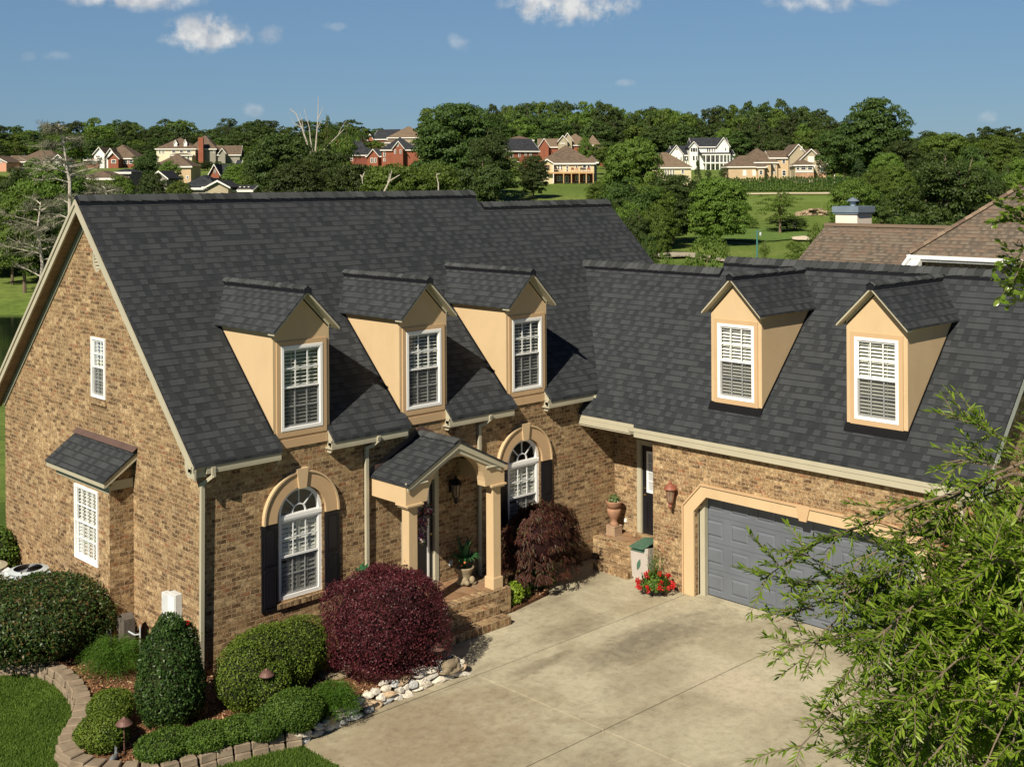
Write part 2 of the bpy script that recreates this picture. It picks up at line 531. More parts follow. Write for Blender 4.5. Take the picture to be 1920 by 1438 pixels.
M['stonew'] = mat_fieldstone()
M['stoneo'] = mat_plain('cast_stone', (.27, .22, .14), .9, .3, .25, 7, .7, 40, bd=.01)
M['block'] = mat_plain('edging_concrete', (.235, .185, .13), .9, .25, .25, 4, .8, 60, bd=.008)
M['meter'] = mat_plain('meter_grey', (.45, .50, .53), .5, .5, .1, 4)
M['metal'] = mat_plain('galvanised', (.28, .34, .40), .35, .5, .1, 5, metal=.5)
M['bark'] = mat_plain('bark', (.16, .12, .085), .95, .2, .35, 6, .8, 14, bd=.03)
M['barkg'] = mat_plain('grey_bark', (.42, .38, .32), .95, .2, .25, 6, .5, 14, bd=.02)
M['inner'] = mat_plain('green_core_shade', (.020, .026, .010), .95, .1, .3, 5)  # shade inside green shrubs put into the colour of a solid core
M['innerr'] = mat_plain('red_core_shade', (.020, .008, .008), .95, .1, .3, 5)  # same painted inner shade for the red-leaved plants


def mat_cap():
    g = G('ridge_cap_shingle')
    rnd = g.n('NewGeometry').outputs['Random Per Island']
    gran = g.noise(110, 2, .6, g.pos())
    c = g.ramp(g.math('ADD', g.math('MULTIPLY', rnd, .85), g.math('MULTIPLY', gran, .25)), [(0, (.018, .020, .021)), (1, (.070, .075, .077))])
    g.bump(gran, .4, .004)
    return g.set(c, .88, .22)


M['cap'] = mat_cap()


def mat_slate():
    g = G('stamped_tan_floor')
    pos = g.pos()
    n = g.noise(3, 6, .65, pos, 1.0)
    c = g.ramp(n, [(.3, (.17, .09, .045)), (.5, (.28, .165, .09)), (.65, (.24, .17, .11)), (.8, (.33, .25, .17))])
    vo = g.n('TexVoronoi'); vo.feature = 'DISTANCE_TO_EDGE'; vo.inputs['Scale'].default_value = 1.7; g.l(pos, vo.inputs['Vector'])
    c = g.mix(g.math('LESS_THAN', vo.outputs['Distance'], .02), c, (.13, .085, .05))
    g.bump(n, .4, .01)
    return g.set(c, .7, .4)


M['slate'] = mat_slate()


def mat_concrete():
    g = G('driveway_concrete')
    pos = g.pos()
    n1 = g.noise(.55, 6, .62, pos, .6)
    c = g.ramp(n1, [(.28, (.225, .195, .13)), (.45, (.33, .295, .205)), (.6, (.40, .365, .26)), (.78, (.455, .415, .305))])
    mp = g.n('Mapping'); mp.inputs['Rotation'].default_value = (0, 0, R(20)); mp.inputs['Scale'].default_value = (.55, 1.5, 1); g.l(pos, mp.inputs[0])
    n2 = g.noise(.75, 6, .72, mp.outputs[0], .4)
    c = g.mix(g.ramp(n2, [(.54, (0, 0, 0)), (.74, (.62, .62, .62))]), c, (.14, .115, .078))
    n3 = g.noise(2.4, 5, .7, pos, .8)
    c = g.mix(g.ramp(n3, [(.62, (0, 0, 0)), (.80, (.35, .35, .35))]), c, (.20, .16, .085))
    n4 = g.noise(90, 2, .6, pos)
    c = g.mix(.35, c, g.mix(1.0, c, g.ramp(n4, [(.3, (.7, .7, .7)), (.7, (1.3, 1.3, 1.3))]), 'MULTIPLY'))
    # oil and leaf stains in front of the garage, each with its own outline
    for (sx, sy, rx, ry, st, cl) in ((6.6, -3.9, 1.9, .55, .85, (.10, .085, .065)), (5.4, -4.9, 1.1, .5, .35, (.12, .10, .075)),
                                     (6.2, -6.2, .7, .9, -.45, (.56, .47, .36)), (3.2, -7.6, .7, .3, .5, (.11, .095, .07)), (6.3, -2.6, 1.0, .28, .6, (.13, .11, .075)),
                                     (1.3, -4.0, 2.4, 1.5, .9, (.235, .18, .11)), (.8, -7.0, 2.2, 1.2, .7, (.25, .195, .125)), (4.6, -3.3, .8, .2, .7, (.10, .08, .05)), (8.0, -2.6, .9, .28, .35, (.20, .15, .06))):
        sp = g.n('SeparateXYZ'); g.l(pos, sp.inputs[0])
        a = g.math('POWER', g.math('DIVIDE', g.math('SUBTRACT', sp.outputs[0], sx), rx), 2)
        b = g.math('POWER', g.math('DIVIDE', g.math('SUBTRACT', sp.outputs[1], sy), ry), 2)
        d = g.math('ADD', g.math('ADD', a, b), g.math('ADD', g.math('MULTIPLY', g.math('SUBTRACT', n2, .5), 3.0), g.math('MULTIPLY', g.math('SUBTRACT', g.noise(3.5, 8, .8, pos, .5), .5), 3.2)))
        f = g.n('MapRange'); f.inputs[1].default_value = 1.3; f.inputs[2].default_value = 0; f.inputs[3].default_value = 0; f.inputs[4].default_value = abs(st) * .75
        g.l(d, f.inputs[0])
        c = g.mix(f.outputs[0], c, cl)
    n5 = g.noise(7, 8, .75, pos, .3)
    c = g.mix(1.0, c, g.ramp(n5, [(.34, (.80, .79, .77)), (.5, (1, 1, 1)), (.66, (1.10, 1.09, 1.07))]), 'MULTIPLY')
    g.bump(g.math('ADD', g.noise(60, 4, .7, pos), g.math('MULTIPLY', n1, 2)), .25, .006)
    return g.set(c, .85, .3)


M['concrete'] = mat_concrete()


def mat_grass(name, stops, sc=.35, fine=30):
    g = G(name)
    pos = g.pos()
    n = g.noise(sc, 6, .65, pos)
    c = g.ramp(n, stops)
    n2 = g.noise(fine, 4, .7, pos)
    c = g.mix(1.0, c, g.ramp(n2, [(.3, (.6, .62, .6)), (.7, (1.35, 1.3, 1.25))]), 'MULTIPLY')
    g.bump(n2, .6, .03)
    return g.set(c, .95, .15)


M['lawn'] = mat_grass('lawn_grass', [(.3, (.045, .085, .014)), (.7, (.085, .135, .024))], .6, 45)
M['far_lawn'] = mat_grass('golf_grass', [(.25, (.075, .125, .022)), (.5, (.115, .170, .034)), (.75, (.165, .20, .055))], .035, 1.1)
M['blade'] = mat_leaf('grass_blades', [(.060, .120, .016), (.105, .18, .026), (.15, .215, .042)], .6, .4, .3)
M['mulch'] = mat_plain('mulch', (.15, .075, .038), .95, .2, .5, 22, .9, 60, bd=.02)


def mat_chip():
    g = G('mulch_chips')
    rnd = g.n('NewGeometry').outputs['Random Per Island']
    return g.set(g.ramp(rnd, [(0, (.08, .035, .016)), (.45, (.24, .12, .06)), (.8, (.36, .21, .11)), (1, (.58, .43, .27))]), .9, .2)


M['chip'] = mat_chip()
M['sand'] = mat_plain('bunker_sand', (.62, .53, .40), .95, .2, .1, .5)
M['l_holly'] = mat_leaf('holly_leaf', [(.013, .034, .008), (.025, .058, .012), (.045, .090, .020), (.075, .125, .032)], .42, .16, .22, 2)
M['l_photinia'] = mat_leaf('laurel_leaf', [(.012, .030, .008), (.026, .056, .014), (.042, .078, .018), (.060, .095, .024), (.12, .055, .025)], .42, .14, .22, 2)
M['l_box'] = mat_leaf('boxwood_leaf', [(.050, .090, .010), (.095, .150, .018), (.14, .20, .026), (.17, .23, .034)], .55, .3, .25, 2)
M['l_box2'] = mat_leaf('boxwood_leaf_dark', [(.036, .080, .012), (.065, .125, .018), (.095, .165, .024), (.12, .19, .03)], .55, .3, .25, 2)
M['l_plum'] = mat_leaf('plum_leaf', [(.028, .006, .010), (.060, .010, .018), (.100, .018, .028), (.14, .035, .045)], .48, .2, .30, 2)
M['l_maple'] = mat_leaf('laceleaf_leaf', [(.030, .010, .009), (.058, .016, .013), (.082, .024, .018), (.045, .058, .020)], .6, .2, .25, 2)
M['l_fern'] = mat_leaf('fern_leaf', [(.040, .095, .010), (.075, .160, .016), (.10, .20, .025)], .5, .4, .3, 2)
M['l_lime'] = mat_leaf('lime_leaf', [(.13, .22, .02), (.24, .34, .03), (.33, .42, .05)], .45, .35, .4, 2)
M['l_oak'] = mat_leaf('willow_oak_leaf', [(.080, .145, .012), (.150, .240, .020), (.21, .31, .032), (.29, .38, .055)], .38, .45, .4, .8)
M['l_pear'] = mat_leaf('pear_leaf', [(.085, .15, .020), (.14, .22, .03), (.22, .30, .05)], .25, .4, .6, 1)
M['l_tree'] = mat_leaf('tree_leaf', [(.020, .040, .008), (.040, .072, .013), (.066, .108, .019)], .6, .25, .3, .25, .55)
M['l_treeb'] = mat_leaf('bright_tree_leaf', [(.050, .095, .012), (.090, .150, .020), (.13, .20, .03)], .6, .3, .3, .25, .35)
M['l_cyp'] = mat_leaf('cypress_leaf', [(.016, .040, .012), (.032, .066, .016), (.046, .085, .02)], .6, .2, .3, .5, .2)
M['l_moss'] = mat_leaf('grey_lichen_twig', [(.085, .10, .055), (.16, .165, .12), (.25, .24, .19)], .9, .1, .1, 1)
M['l_agave'] = mat_leaf('potted_leaf', [(.020, .095, .040), (.035, .14, .055), (.05, .17, .06)], .35, .25, .6, 2)
M['petal_r'] = mat_leaf('red_petal', [(.40, .010, .012), (.60, .02, .02)], .5, .3, .4, 2)
M['petal_w'] = mat_leaf('wreath_petal', [(.70, .70, .68), (.45, .02, .05), (.22, .10, .40), (.75, .70, .72)], .6, .3, .3, 2)

rng = np.random.default_rng(7)
random.seed(7)


# ------------------------------------------------------------------ leaves
def leaves(P, Nrm, size, aspect=.5, jit=.7, seed=0, axis=None, bend=0.0, kind=4, droop=0):
    """one folded diamond per point: returns verts, faces arrays"""
    r = np.random.default_rng(seed)
    n = len(P)
    nn = Nrm + r.normal(0, jit, (n, 3))
    nn /= np.linalg.norm(nn, axis=1, keepdims=True) + 1e-9
    if axis is None:
        ax = r.normal(0, 1, (n, 3))
        ax[:, 2] -= droop
    else:
        ax = axis + r.normal(0, .15, (n, 3))
    ax -= nn * np.sum(ax * nn, axis=1, keepdims=True)
    ax /= np.linalg.norm(ax, axis=1, keepdims=True) + 1e-9
    sd_ = np.cross(nn, ax)
    s = (size * r.uniform(.65, 1.25, n))[:, None]
    w = s * aspect * .5
    base = P - ax * s * .15
    tip = P + ax * s * .85 - nn * s * bend
    mid = P + ax * s * .30
    V = np.stack([base, mid + sd_ * w, tip, mid - sd_ * w], axis=1).reshape(-1, 3)
    Fc = np.arange(n * 4).reshape(n, 4)
    return V, Fc


def np_mesh(name, V, Fc, mats, idx=None):
    me = bpy.data.meshes.new(name)
    nv, nf = len(V), len(Fc)
    k = Fc.shape[1]
    me.vertices.add(nv); me.vertices.foreach_set('co', np.asarray(V, dtype=np.float32).ravel())
    me.loops.add(nf * k); me.loops.foreach_set('vertex_index', Fc.astype(np.int32).ravel())
    me.polygons.add(nf)
    me.polygons.foreach_set('loop_start', np.arange(0, nf * k, k, dtype=np.int32))
    me.polygons.foreach_set('loop_total', np.full(nf, k, dtype=np.int32))
    for q in (mats if isinstance(mats, (list, tuple)) else [mats]):
        me.materials.append(q)
    if idx is not None: me.polygons.foreach_set('material_index', idx.astype(np.int32))
    me.update(calc_edges=True)
    return me


def link(name, me, parent=None, loc=None):
    o = bpy.data.objects.new(name, me); col.objects.link(o)
    if parent is not None: o.parent = parent
    if loc is not None: o.location = loc
    return o


def lump(P, amp, sc, seed):
    out = np.empty(len(P))
    for i, p in enumerate(P):
        out[i] = noise.noise(Vector((p[0] * sc + seed, p[1] * sc, p[2] * sc)))
    return out * amp


def blob_points(ells, n, r, depth=.12, zmin=0.0, amp=.06, sc=2.0, seed=0, sq=2.0):
    """points on the union of (super)ellipsoids (c, radii), outward normals"""
    tot = sum((e[1][0] * e[1][1] * e[1][2]) ** (2 / 3) for e in ells)
    Ps, Ns = [], []
    for ei, (c, rad) in enumerate(ells):
        c = np.array(c, float); rad = np.array(rad, float)
        k = int(n * (rad.prod() ** (2 / 3)) / tot) + 10
        d = r.normal(0, 1, (k, 3)); d /= np.linalg.norm(d, axis=1, keepdims=True)
        if sq != 2.0:
            nrm = (np.abs(d) ** sq).sum(1) ** (1 / sq)
            dd = d / nrm[:, None]
        else:
            dd = d
        rr = 1 - depth * r.random(k) ** 1.6 + (r.random(k) < .05) * r.uniform(0, .10, k)
        P = c + dd * rad * (rr + (lump(dd * rad + c, amp, sc, seed) + lump(dd * rad + c, amp * .45, sc * 3.1, seed + 9)) / rad.mean())[:, None]
        Nn = d / rad; Nn /= np.linalg.norm(Nn, axis=1, keepdims=True)
        keep = P[:, 2] > zmin
        for ej, (c2, r2) in enumerate(ells):
            if ej == ei: continue
            q = (((P - np.array(c2)) / np.array(r2)) ** 2).sum(1)
            keep &= q > .82
        Ps.append(P[keep]); Ns.append(Nn[keep])
    return np.concatenate(Ps), np.concatenate(Ns)


def hull_mesh(ells, k=.88, zmin=0.0):
    V, Fs = [], []
    for c, rad in ells:
        b = len(V)
        nu, nv_ = 18, 10
        for j in range(nv_ + 1):
            th = math.pi * j / nv_
            for i in range(nu):
                ph = 2 * math.pi * i / nu
                V.append((c[0] + rad[0] * k * math.sin(th) * math.cos(ph), c[1] + rad[1] * k * math.sin(th) * math.sin(ph), max(zmin, c[2] + rad[2] * k * math.cos(th))))
        for j in range(nv_):
            for i in range(nu):
                Fs.append((b + j * nu + i, b + (j + 1) * nu + i, b + (j + 1) * nu + (i + 1) % nu, b + j * nu + (i + 1) % nu))
    return np.array(V), np.array(Fs)


def shrub(name, label, ells, n, leaf, mat, cat='shrub', inner='inner', aspect=.55, jit=.75, depth=.12, amp=.06, sc=2.0, z0=.12, seed=1, group=None, sq=2.0, k=.86, part='foliage'):
    r = np.random.default_rng(seed)
    c0 = np.array(ells[0][0]); base = (float(c0[0]), float(c0[1]), z0)
    P, Nn = blob_points(ells, n, r, depth, z0 + .02, amp, sc, seed, sq)
    V, Fc = leaves(P, Nn, leaf, aspect, jit, seed)
    t = thing(name, label, cat, base, 0, group)
    link(part, np_mesh(part, V - np.array(base), Fc, M[mat]), t)
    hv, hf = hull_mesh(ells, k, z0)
    ho = link('shade_core', np_mesh('shade_core', hv - np.array(base), hf, M[inner]), t)  # solid hull blocks see-through, coloured as the shade between leaves
    return t



# ================================================================== THE HOUSE
S1 = 0.985                                   # main roof rise per metre
EZ = 3.93                                    # main roof surface above the front wall plane
def zr(y): return EZ + S1 * y                # front slope
def zb(y): return EZ + S1 * (8.252 - y)      # back slope
S2 = 1.0644
def zg(x): return 3.111 + S2 * (x - 8.935)   # garage roof, slope facing the drive
LX, RX1, RX2 = -.25, 9.75, 14.41
YR, YR2 = 4.126, 3.838
GX, RX = 9.1846, 10.26                       # garage front wall, recessed wall
house = thing('brick_house', 'large tan brick house with charcoal shingle roof, five stucco dormers and a grey garage door', 'house')
H = house


def TY(y0):            # wall facing -Y: (along x, outwards, z)
    return lambda a, d, z: (a, y0 - d, z)


def TX(x0):            # wall facing -X
    return lambda a, d, z: (x0 - d, a, z)


def arcp(cx, cz, r, a0, a1, n):
    return [(cx + r * math.cos(a0 + (a1 - a0) * i / n), cz + r * math.sin(a0 + (a1 - a0) * i / n)) for i in range(n + 1)]


def wall_sheet(name, T, outer, holes, mats=None, reveal=.10, parent=None):
    b = MB(T)
    b.sheet([(a, 0, z) for a, z in outer], [[(a, 0, z) for a, z in h] for h in holes])
    for h in holes:
        b.band([(a, 0, z) for a, z in h], (0, -reveal, 0))
    return b.build(name, mats or M['brick'], parent or H, fix=False)


def rect(a0, a1, z0, z1): return [(a0, z0), (a1, z0), (a1, z1), (a0, z1)]


# ---- walls
AC1, AC2, AHW = 1.93, 7.42, .4525
def arch_hole(c, hw=AHW, z0=1.02, zs=2.49):
    return [(c - hw, z0), (c + hw, z0)] + arcp(c, zs, hw, 0, math.pi, 18)


top = .07
front_outer = [(0, 0), (10.26, 0), (10.26, zr(0) - top), (8.02, zr(0) - top)]
for x0, x1 in ((8.02, 7.03), (5.27, 4.26), (2.50, 1.43)):
    front_outer += [(x0, 3.70), (x1, 3.70), (x1, zr(0) - top)] if x0 != 8.02 else [(8.02, 3.70), (7.03, 3.70), (7.03, zr(0) - top)]
    nxt = {8.02: 5.27, 5.27: 2.50, 2.50: None}[x0]
    if nxt: front_outer += [(nxt, zr(0) - top)]
front_outer += [(0, zr(0) - top)]
wall_sheet('front_wall', TY(0), front_outer, [arch_hole(AC1), arch_hole(AC2), rect(4.18, 5.10, .49, 2.62)], reveal=.12)
g_outer = [(0, 0), (8.252, 0), (8.252, zr(0) - top), (YR, zr(YR) - top), (0, zr(0) - top)]
vent = [(3.83 + .20 * math.cos(q * math.pi / 12), 6.88 + .27 * math.sin(q * math.pi / 12)) for q in range(24)]
wall_sheet('gable_wall', TX(0), g_outer, [rect(3.47, 4.05, 4.26, 5.39), vent], reveal=.09)
b = MB(); b.sheet([(0, 8.252, 0), (14.2, 8.252, 0), (14.2, 8.252, 3.86), (0, 8.252, 3.86)], out=(0, 1, 0))
b.sheet([(14.2, 0, 0), (14.2, 8.252, 0), (14.2, 8.252, 3.86), (14.2, YR2, zr(YR2) - top), (14.2, 0, 3.86)], out=(1, 0, 0))
b.build('rear_wall', M['brick'], H, fix=False)
# recess, garage front, garage gable end
wall_sheet('recess_wall', TX(RX), [(-1.99, 0), (0, 0), (0, 3.0), (-1.99, 3.0)], [rect(-1.72, -.70, .50, 2.56)], reveal=.08)
b = MB(); b.sheet([(GX, -1.99, 0), (RX, -1.99, 0), (RX, -1.99, 3.0), (GX, -1.99, 3.0)], out=(0, 1, 0))
b.build('recess_return_wall', M['brick'], H, fix=False)
GY0, GY1, GZ0, GZ1 = -3.06, -7.94, 1.70, 2.03
go = [(-8.79, 0), (-1.99, 0), (-1.99, 3.30), (-8.79, 3.30)]
gh = [(GY1, 0.0), (GY0, 0.0), (GY0, GZ0), (GY0 - .31, GZ1), (GY1 + .31, GZ1), (GY1, GZ0)]
b = MB(TX(GX))
b.sheet([(a, 0, z) for a, z in [(-8.79, 0), (GY1, 0), (GY1, GZ0), (GY1 + .31, GZ1), (GY0 - .31, GZ1), (GY0, GZ0), (GY0, 0), (-1.99, 0), (-1.99, 3.30), (-8.79, 3.30)]])
b.band([(a, 0, z) for a, z in gh[:]], (0, -.12, 0))
b.build('garage_wall', M['brick'], H, fix=False)
b = MB()
b.sheet([(GX, -8.79, 0), (15.05, -8.79, 0), (15.05, -8.79, 3.3), (12.12, -8.79, zg(12.119) - .07), (GX, -8.79, 3.30)], out=(0, -1, 0))
b.sheet([(15.05, -8.79, 0), (15.05, 0, 0), (15.05, 0, 3.3), (15.05, -8.79, 3.3)], out=(1, 0, 0))
b.build('garage_gable_wall', M['brick'], H, fix=False)

# ---- bay under the hood on the gable side
BX, BY0, BY1 = -.455, 2.40, 4.56
bw0, bw1 = 2.83, 3.79
wall_sheet('bay_wall', TX(BX), rect(BY0, BY1, 0, 3.02), [rect(bw0, bw1, 1.40, 2.76)], reveal=.06)
b = MB()
b.sheet([(BX, BY0, 0), (0, BY0, 0), (0, BY0, 3.30), (BX, BY0, 3.02)], out=(0, -1, 0))
b.build('bay_side_wall', M['brick'], H, fix=False)
b = MB()
b.sheet([(BX, BY1, 0), (0, BY1, 0), (0, BY1, 3.30), (BX, BY1, 3.02)], out=(0, 1, 0))
b.build('bay_side_wall', M['brick'], H, fix=False)
b = MB()
hz = lambda x: 3.53 + x * (.45 / .62)
b.prism([(0, 2.24, 3.53), (-.64, 2.24, hz(-.64)), (-.64, 4.69, hz(-.64)), (0, 4.69, 3.53)], (0, 0, -.03))
hood = b.build('bay_roof', M['shingle'], H)
b = MB()
b.box(-.62, -.59, 2.26, 4.67, 2.95, 3.06)
for y in (2.26, 4.64):
    b.prism([(-.59, y, 2.95), (-.59, y, 3.055), (0, y, 3.47), (0, y, 3.36)], (0, .03, 0))
b.prism([(-.59, 2.29, 2.955), (-.59, 4.64, 2.955), (-.44, 4.64, 2.955), (-.44, 2.29, 2.955)], (0, 0, .012))
b.box(-.47, -.44, 2.375, 4.58, 2.80, 2.95)
b.box(-.44, -.02, 2.375, 2.395, 2.86, 3.02)
b.build('bay_fascia', M['beige'], hood)
b = MB(); b.prism([(-.005, 2.22, 3.575), (-.10, 2.22, 3.50), (-.10, 4.71, 3.50), (-.005, 4.71, 3.575)], (0, 0, .012))
b.build('bay_flashing', M['copper'], hood)

# ---- main roof
th = .045
def roof_piece(name, plan, zf, parent=H, drop=th, mats=None):
    b = MB(); b.prism([(x, y, zf(x, y)) for x, y in plan], (0, 0, -drop * 1.4))
    return b.build(name, mats or M['shingle'], parent)


re_ = -.225
plan = [(LX, re_), (1.43, re_), (1.43, .0), (2.50, .0), (2.50, re_), (4.26, re_), (4.26, .0), (5.27, .0), (5.27, re_), (7.03, re_), (7.03, .0), (8.02, .0), (8.02, re_),
        (9.66, re_), (RX2, re_), (RX2, YR2), (RX1, YR2), (RX1, YR), (LX, YR)]
roof_front = roof_piece('main_roof', plan, lambda x, y: zr(y))
roof_piece('rear_roof', [(LX, YR), (RX1, YR), (RX1, 8.52), (LX, 8.52)], lambda x, y: zb(y) )
roof_piece('rear_roof_lower', [(RX1, YR2), (RX2, YR2), (RX2, 8.0), (RX1, 8.0)], lambda x, y: zr(YR2) - S1 * (y - YR2))


def ridge_cap(p0, p1, half, slope, parent=H, step=.17, name='ridge_cap', vent=True):
    """overlapping bent cap shingles over a black ridge vent"""
    p0, p1 = Vector(p0), Vector(p1)
    L = (p1 - p0).length; t = (p1 - p0) / L
    side = Vector((t.y, -t.x, 0)).normalized()
    n = int(L / step)
    V, Fs = [], []
    up = .052 if vent else .02
    for i in range(n + 1):
        a, b_ = i * step, min((i + 1) * step + .05, L)
        if a >= L - .01: break
        for sgn in (-1, 1):
            k = len(V)
            z0, z1 = up + .022, up + .004
            tk = .014
            h = half * random.uniform(.94, 1.04)
            for (s_, zz) in ((a, z0), (b_, z1)):
                q = p0 + t * s_
                for dd in (0, .06, h):
                    w = side * sgn * dd
                    zz_ = q.z + zz - slope * max(0, dd - .03)
                    V.append((q.x + w.x, q.y + w.y, zz_))
            for (s_, zz) in ((a, z0), (b_, z1)):
                q = p0 + t * s_
                for dd in (0, .06, h):
                    w = side * sgn * dd
                    V.append((q.x + w.x, q.y + w.y, q.z + zz - slope * max(0, dd - .03) - tk))
            Fs += [(k, k + 1, k + 4, k + 3), (k + 1, k + 2, k + 5, k + 4), (k + 2, k + 8, k + 11, k + 5), (k, k + 6, k + 7, k + 1), (k + 1, k + 7, k + 8, k + 2), (k + 3, k + 4, k + 10, k + 9), (k + 4, k + 5, k + 11, k + 10)]
    b = MB(); b.add(V, Fs)
    o = b.build(name, M['cap'], parent)
    if vent:
        b = MB()
        hh = half * .93
        pr = [(-hh, -slope * hh - .005), (-hh, -slope * hh + .048), (0, .05), (hh, -slope * hh + .048), (hh, -slope * hh - .005)]
        pts = [(p0.x + side.x * a, p0.y + side.y * a, p0.z + z + .012) for a, z in pr]
        d = p1 - p0
        b.prism(pts, (d.x, d.y, d.z)); b.build('ridge_vent', M['black'], o)
    return o


ridge_cap((LX, YR, zr(YR)), (RX1, YR, zr(YR)), .15, S1)
ridge_cap((RX1 - .0, YR2, zr(YR2)), (RX2, YR2, zr(YR2)), .15, S1)

# rakes on the left gable
b = MB()
for (ya, yb_, zf) in ((-.25, YR, zr), (8.45, YR, zb)):
    b.prism([(LX - .02, ya, zf(ya) - .065), (LX - .02, yb_, zf(yb_) - .065), (LX - .02, yb_, zf(yb_) - .26), (LX - .02, ya, zf(ya) - .24)], (.035, 0, 0))
    b.prism([(LX - .045, ya, zf(ya) - .02), (LX - .045, yb_, zf(yb_) - .02), (LX - .045, yb_, zf(yb_) - .115), (LX - .045, ya, zf(ya) - .10)], (.024, 0, 0))
b.build('rake_board', M['beige'], H)
b = MB()
for (ya, yb_, zf) in ((.0, YR, zr), (8.44, YR, zb)):
    b.prism([(LX, ya, zf(ya) - .235), (LX, yb_, zf(yb_) - .235), (.0, yb_, zf(yb_) - .235), (.0, ya, zf(ya) - .235)], (0, 0, .012))
    k = 46
    for i in range(k):
        y = ya + (yb_ - ya) * i / k
        b.prism([(LX + .015, y, zf(y) - .238), (LX + .015, y + .010, zf(y + .01) - .238), (-.01, y + .010, zf(y + .01) - .238), (-.01, y, zf(y) - .238)], (0, 0, -.006))
b.build('rake_soffit', mat_plain('cedar_soffit', (.22, .15, .085), .7, .3, .2, 4), H)
b = MB()
for (ya, yb_, zf) in ((.0, YR, zr), (8.25, YR, zb)):
    b.prism([(-.03, ya, zf(ya) - .248), (-.03, yb_, zf(yb_) - .248), (-.03, yb_, zf(yb_) - .40), (-.03, ya, zf(ya) - .40)], (.028, 0, 0))
b.build('frieze_board', mat_plain('frieze_paint', (.27, .28, .22), .5, .4, .08, 3), H)
# boxed eave returns where each roof strip ends
def eave_return(x, w=.03):
    b = MB(); b.prism([(x, -.155, 3.50), (x, -.155, 3.70), (x, .0, zr(0) - .075), (x, .0, 3.44), (x, -.10, 3.44)], (w, 0, 0)); b.build('eave_return', M['beige'], H)
b = MB(); b.prism([(LX, -.155, 3.47), (LX, -.155, 3.70), (LX, .10, zr(.10) - .07), (LX, .10, 3.62), (LX, .02, 3.47)], (.25, 0, 0)); b.build('eave_return', M['beige'], H)
for x in (2.505, 5.275, 8.025, 1.395, 4.225, 6.995): eave_return(x)


def gutter(name, p0, p1, out, lz):
    """K-style gutter from p0 to p1 (outer top lip line); out = unit vector away from the wall"""
    ox, oy = out
    pr = [(0, 0), (.0, -.035), (-.018, -.055), (-.042, -.10), (-.112, -.10), (-.112, -.004), (-.105, -.004), (-.105, -.045), (-.012, -.045), (-.012, 0)]
    pts = [(p0[0] + ox * a, p0[1] + oy * a, p0[2] + z) for a, z in pr]
    b = MB(); b.prism(pts, (p1[0] - p0[0], p1[1] - p0[1], 0))
    L = math.hypot(p1[0] - p0[0], p1[1] - p0[1]); tx, ty = (p1[0] - p0[0]) / L, (p1[1] - p0[1]) / L
    for e in (0.0, L):                      # end caps
        q = [(p0[0] + tx * e + ox * a, p0[1] + ty * e + oy * a, p0[2] + z) for a, z in ((0, 0), (0, -.035), (-.018, -.055), (-.042, -.10), (-.115, -.10), (-.115, 0))]
        b.prism(q, (tx * (.006 if e == 0 else -.006), ty * (.006 if e == 0 else -.006), 0))
    o = b.build(name, M['beige'], H)
    b = MB(); k = 0
    s = .4
    while s < L:
        cx, cy = p0[0] + tx * s, p0[1] + ty * s
        q = [(cx + ox * a + tx * w_, cy + oy * a + ty * w_, p0[2] + .004) for a, w_ in ((.0, -.007), (.0, .007), (-.112, .007), (-.112, -.007))]
        b.prism(q, (0, 0, .006)); s += .82
    b.build('gutter_hanger', M['meter'], o)
    return o


ge = .32
for x0, x1 in ((-.30, 1.43), (2.46, 4.21), (5.22, 6.98), (7.97, 9.55)):
    gutter('gutter', (x0, -ge + .112, 3.681), (x1, -ge + .112, 3.681), (0, -1), 0)
    b = MB(); b.box(max(x0, -.02), x1 - .02, -.205, -.003, 3.52, 3.545); b.box(max(x0, -.02), x1 - .02, -.207, -.185, 3.546, 3.66)
    b.build('soffit', M['beige'], H)

# ---- dormers
def add_blinds(o, T, a0, a1, z0, z1, d, pitch=.064, w=.044, tilt=.62, mat='blind'):
    b = MB(T); z = z0 + .02
    while z < z1 - .01:
        dz = w * math.sin(tilt) / 2; dd = w * math.cos(tilt) / 2
        b.prism([(a0, d + dd, z - dz), (a1, d + dd, z - dz), (a1, d - dd, z + dz), (a0, d - dd, z + dz)], (0, 0, .004)); z += pitch
    for q in (.25, .75):
        x = a0 + (a1 - a0) * q
        b.box(x - .003, x + .003, d + .018, d + .022, z0, z1)
    return b.build('blind', M[mat], o)


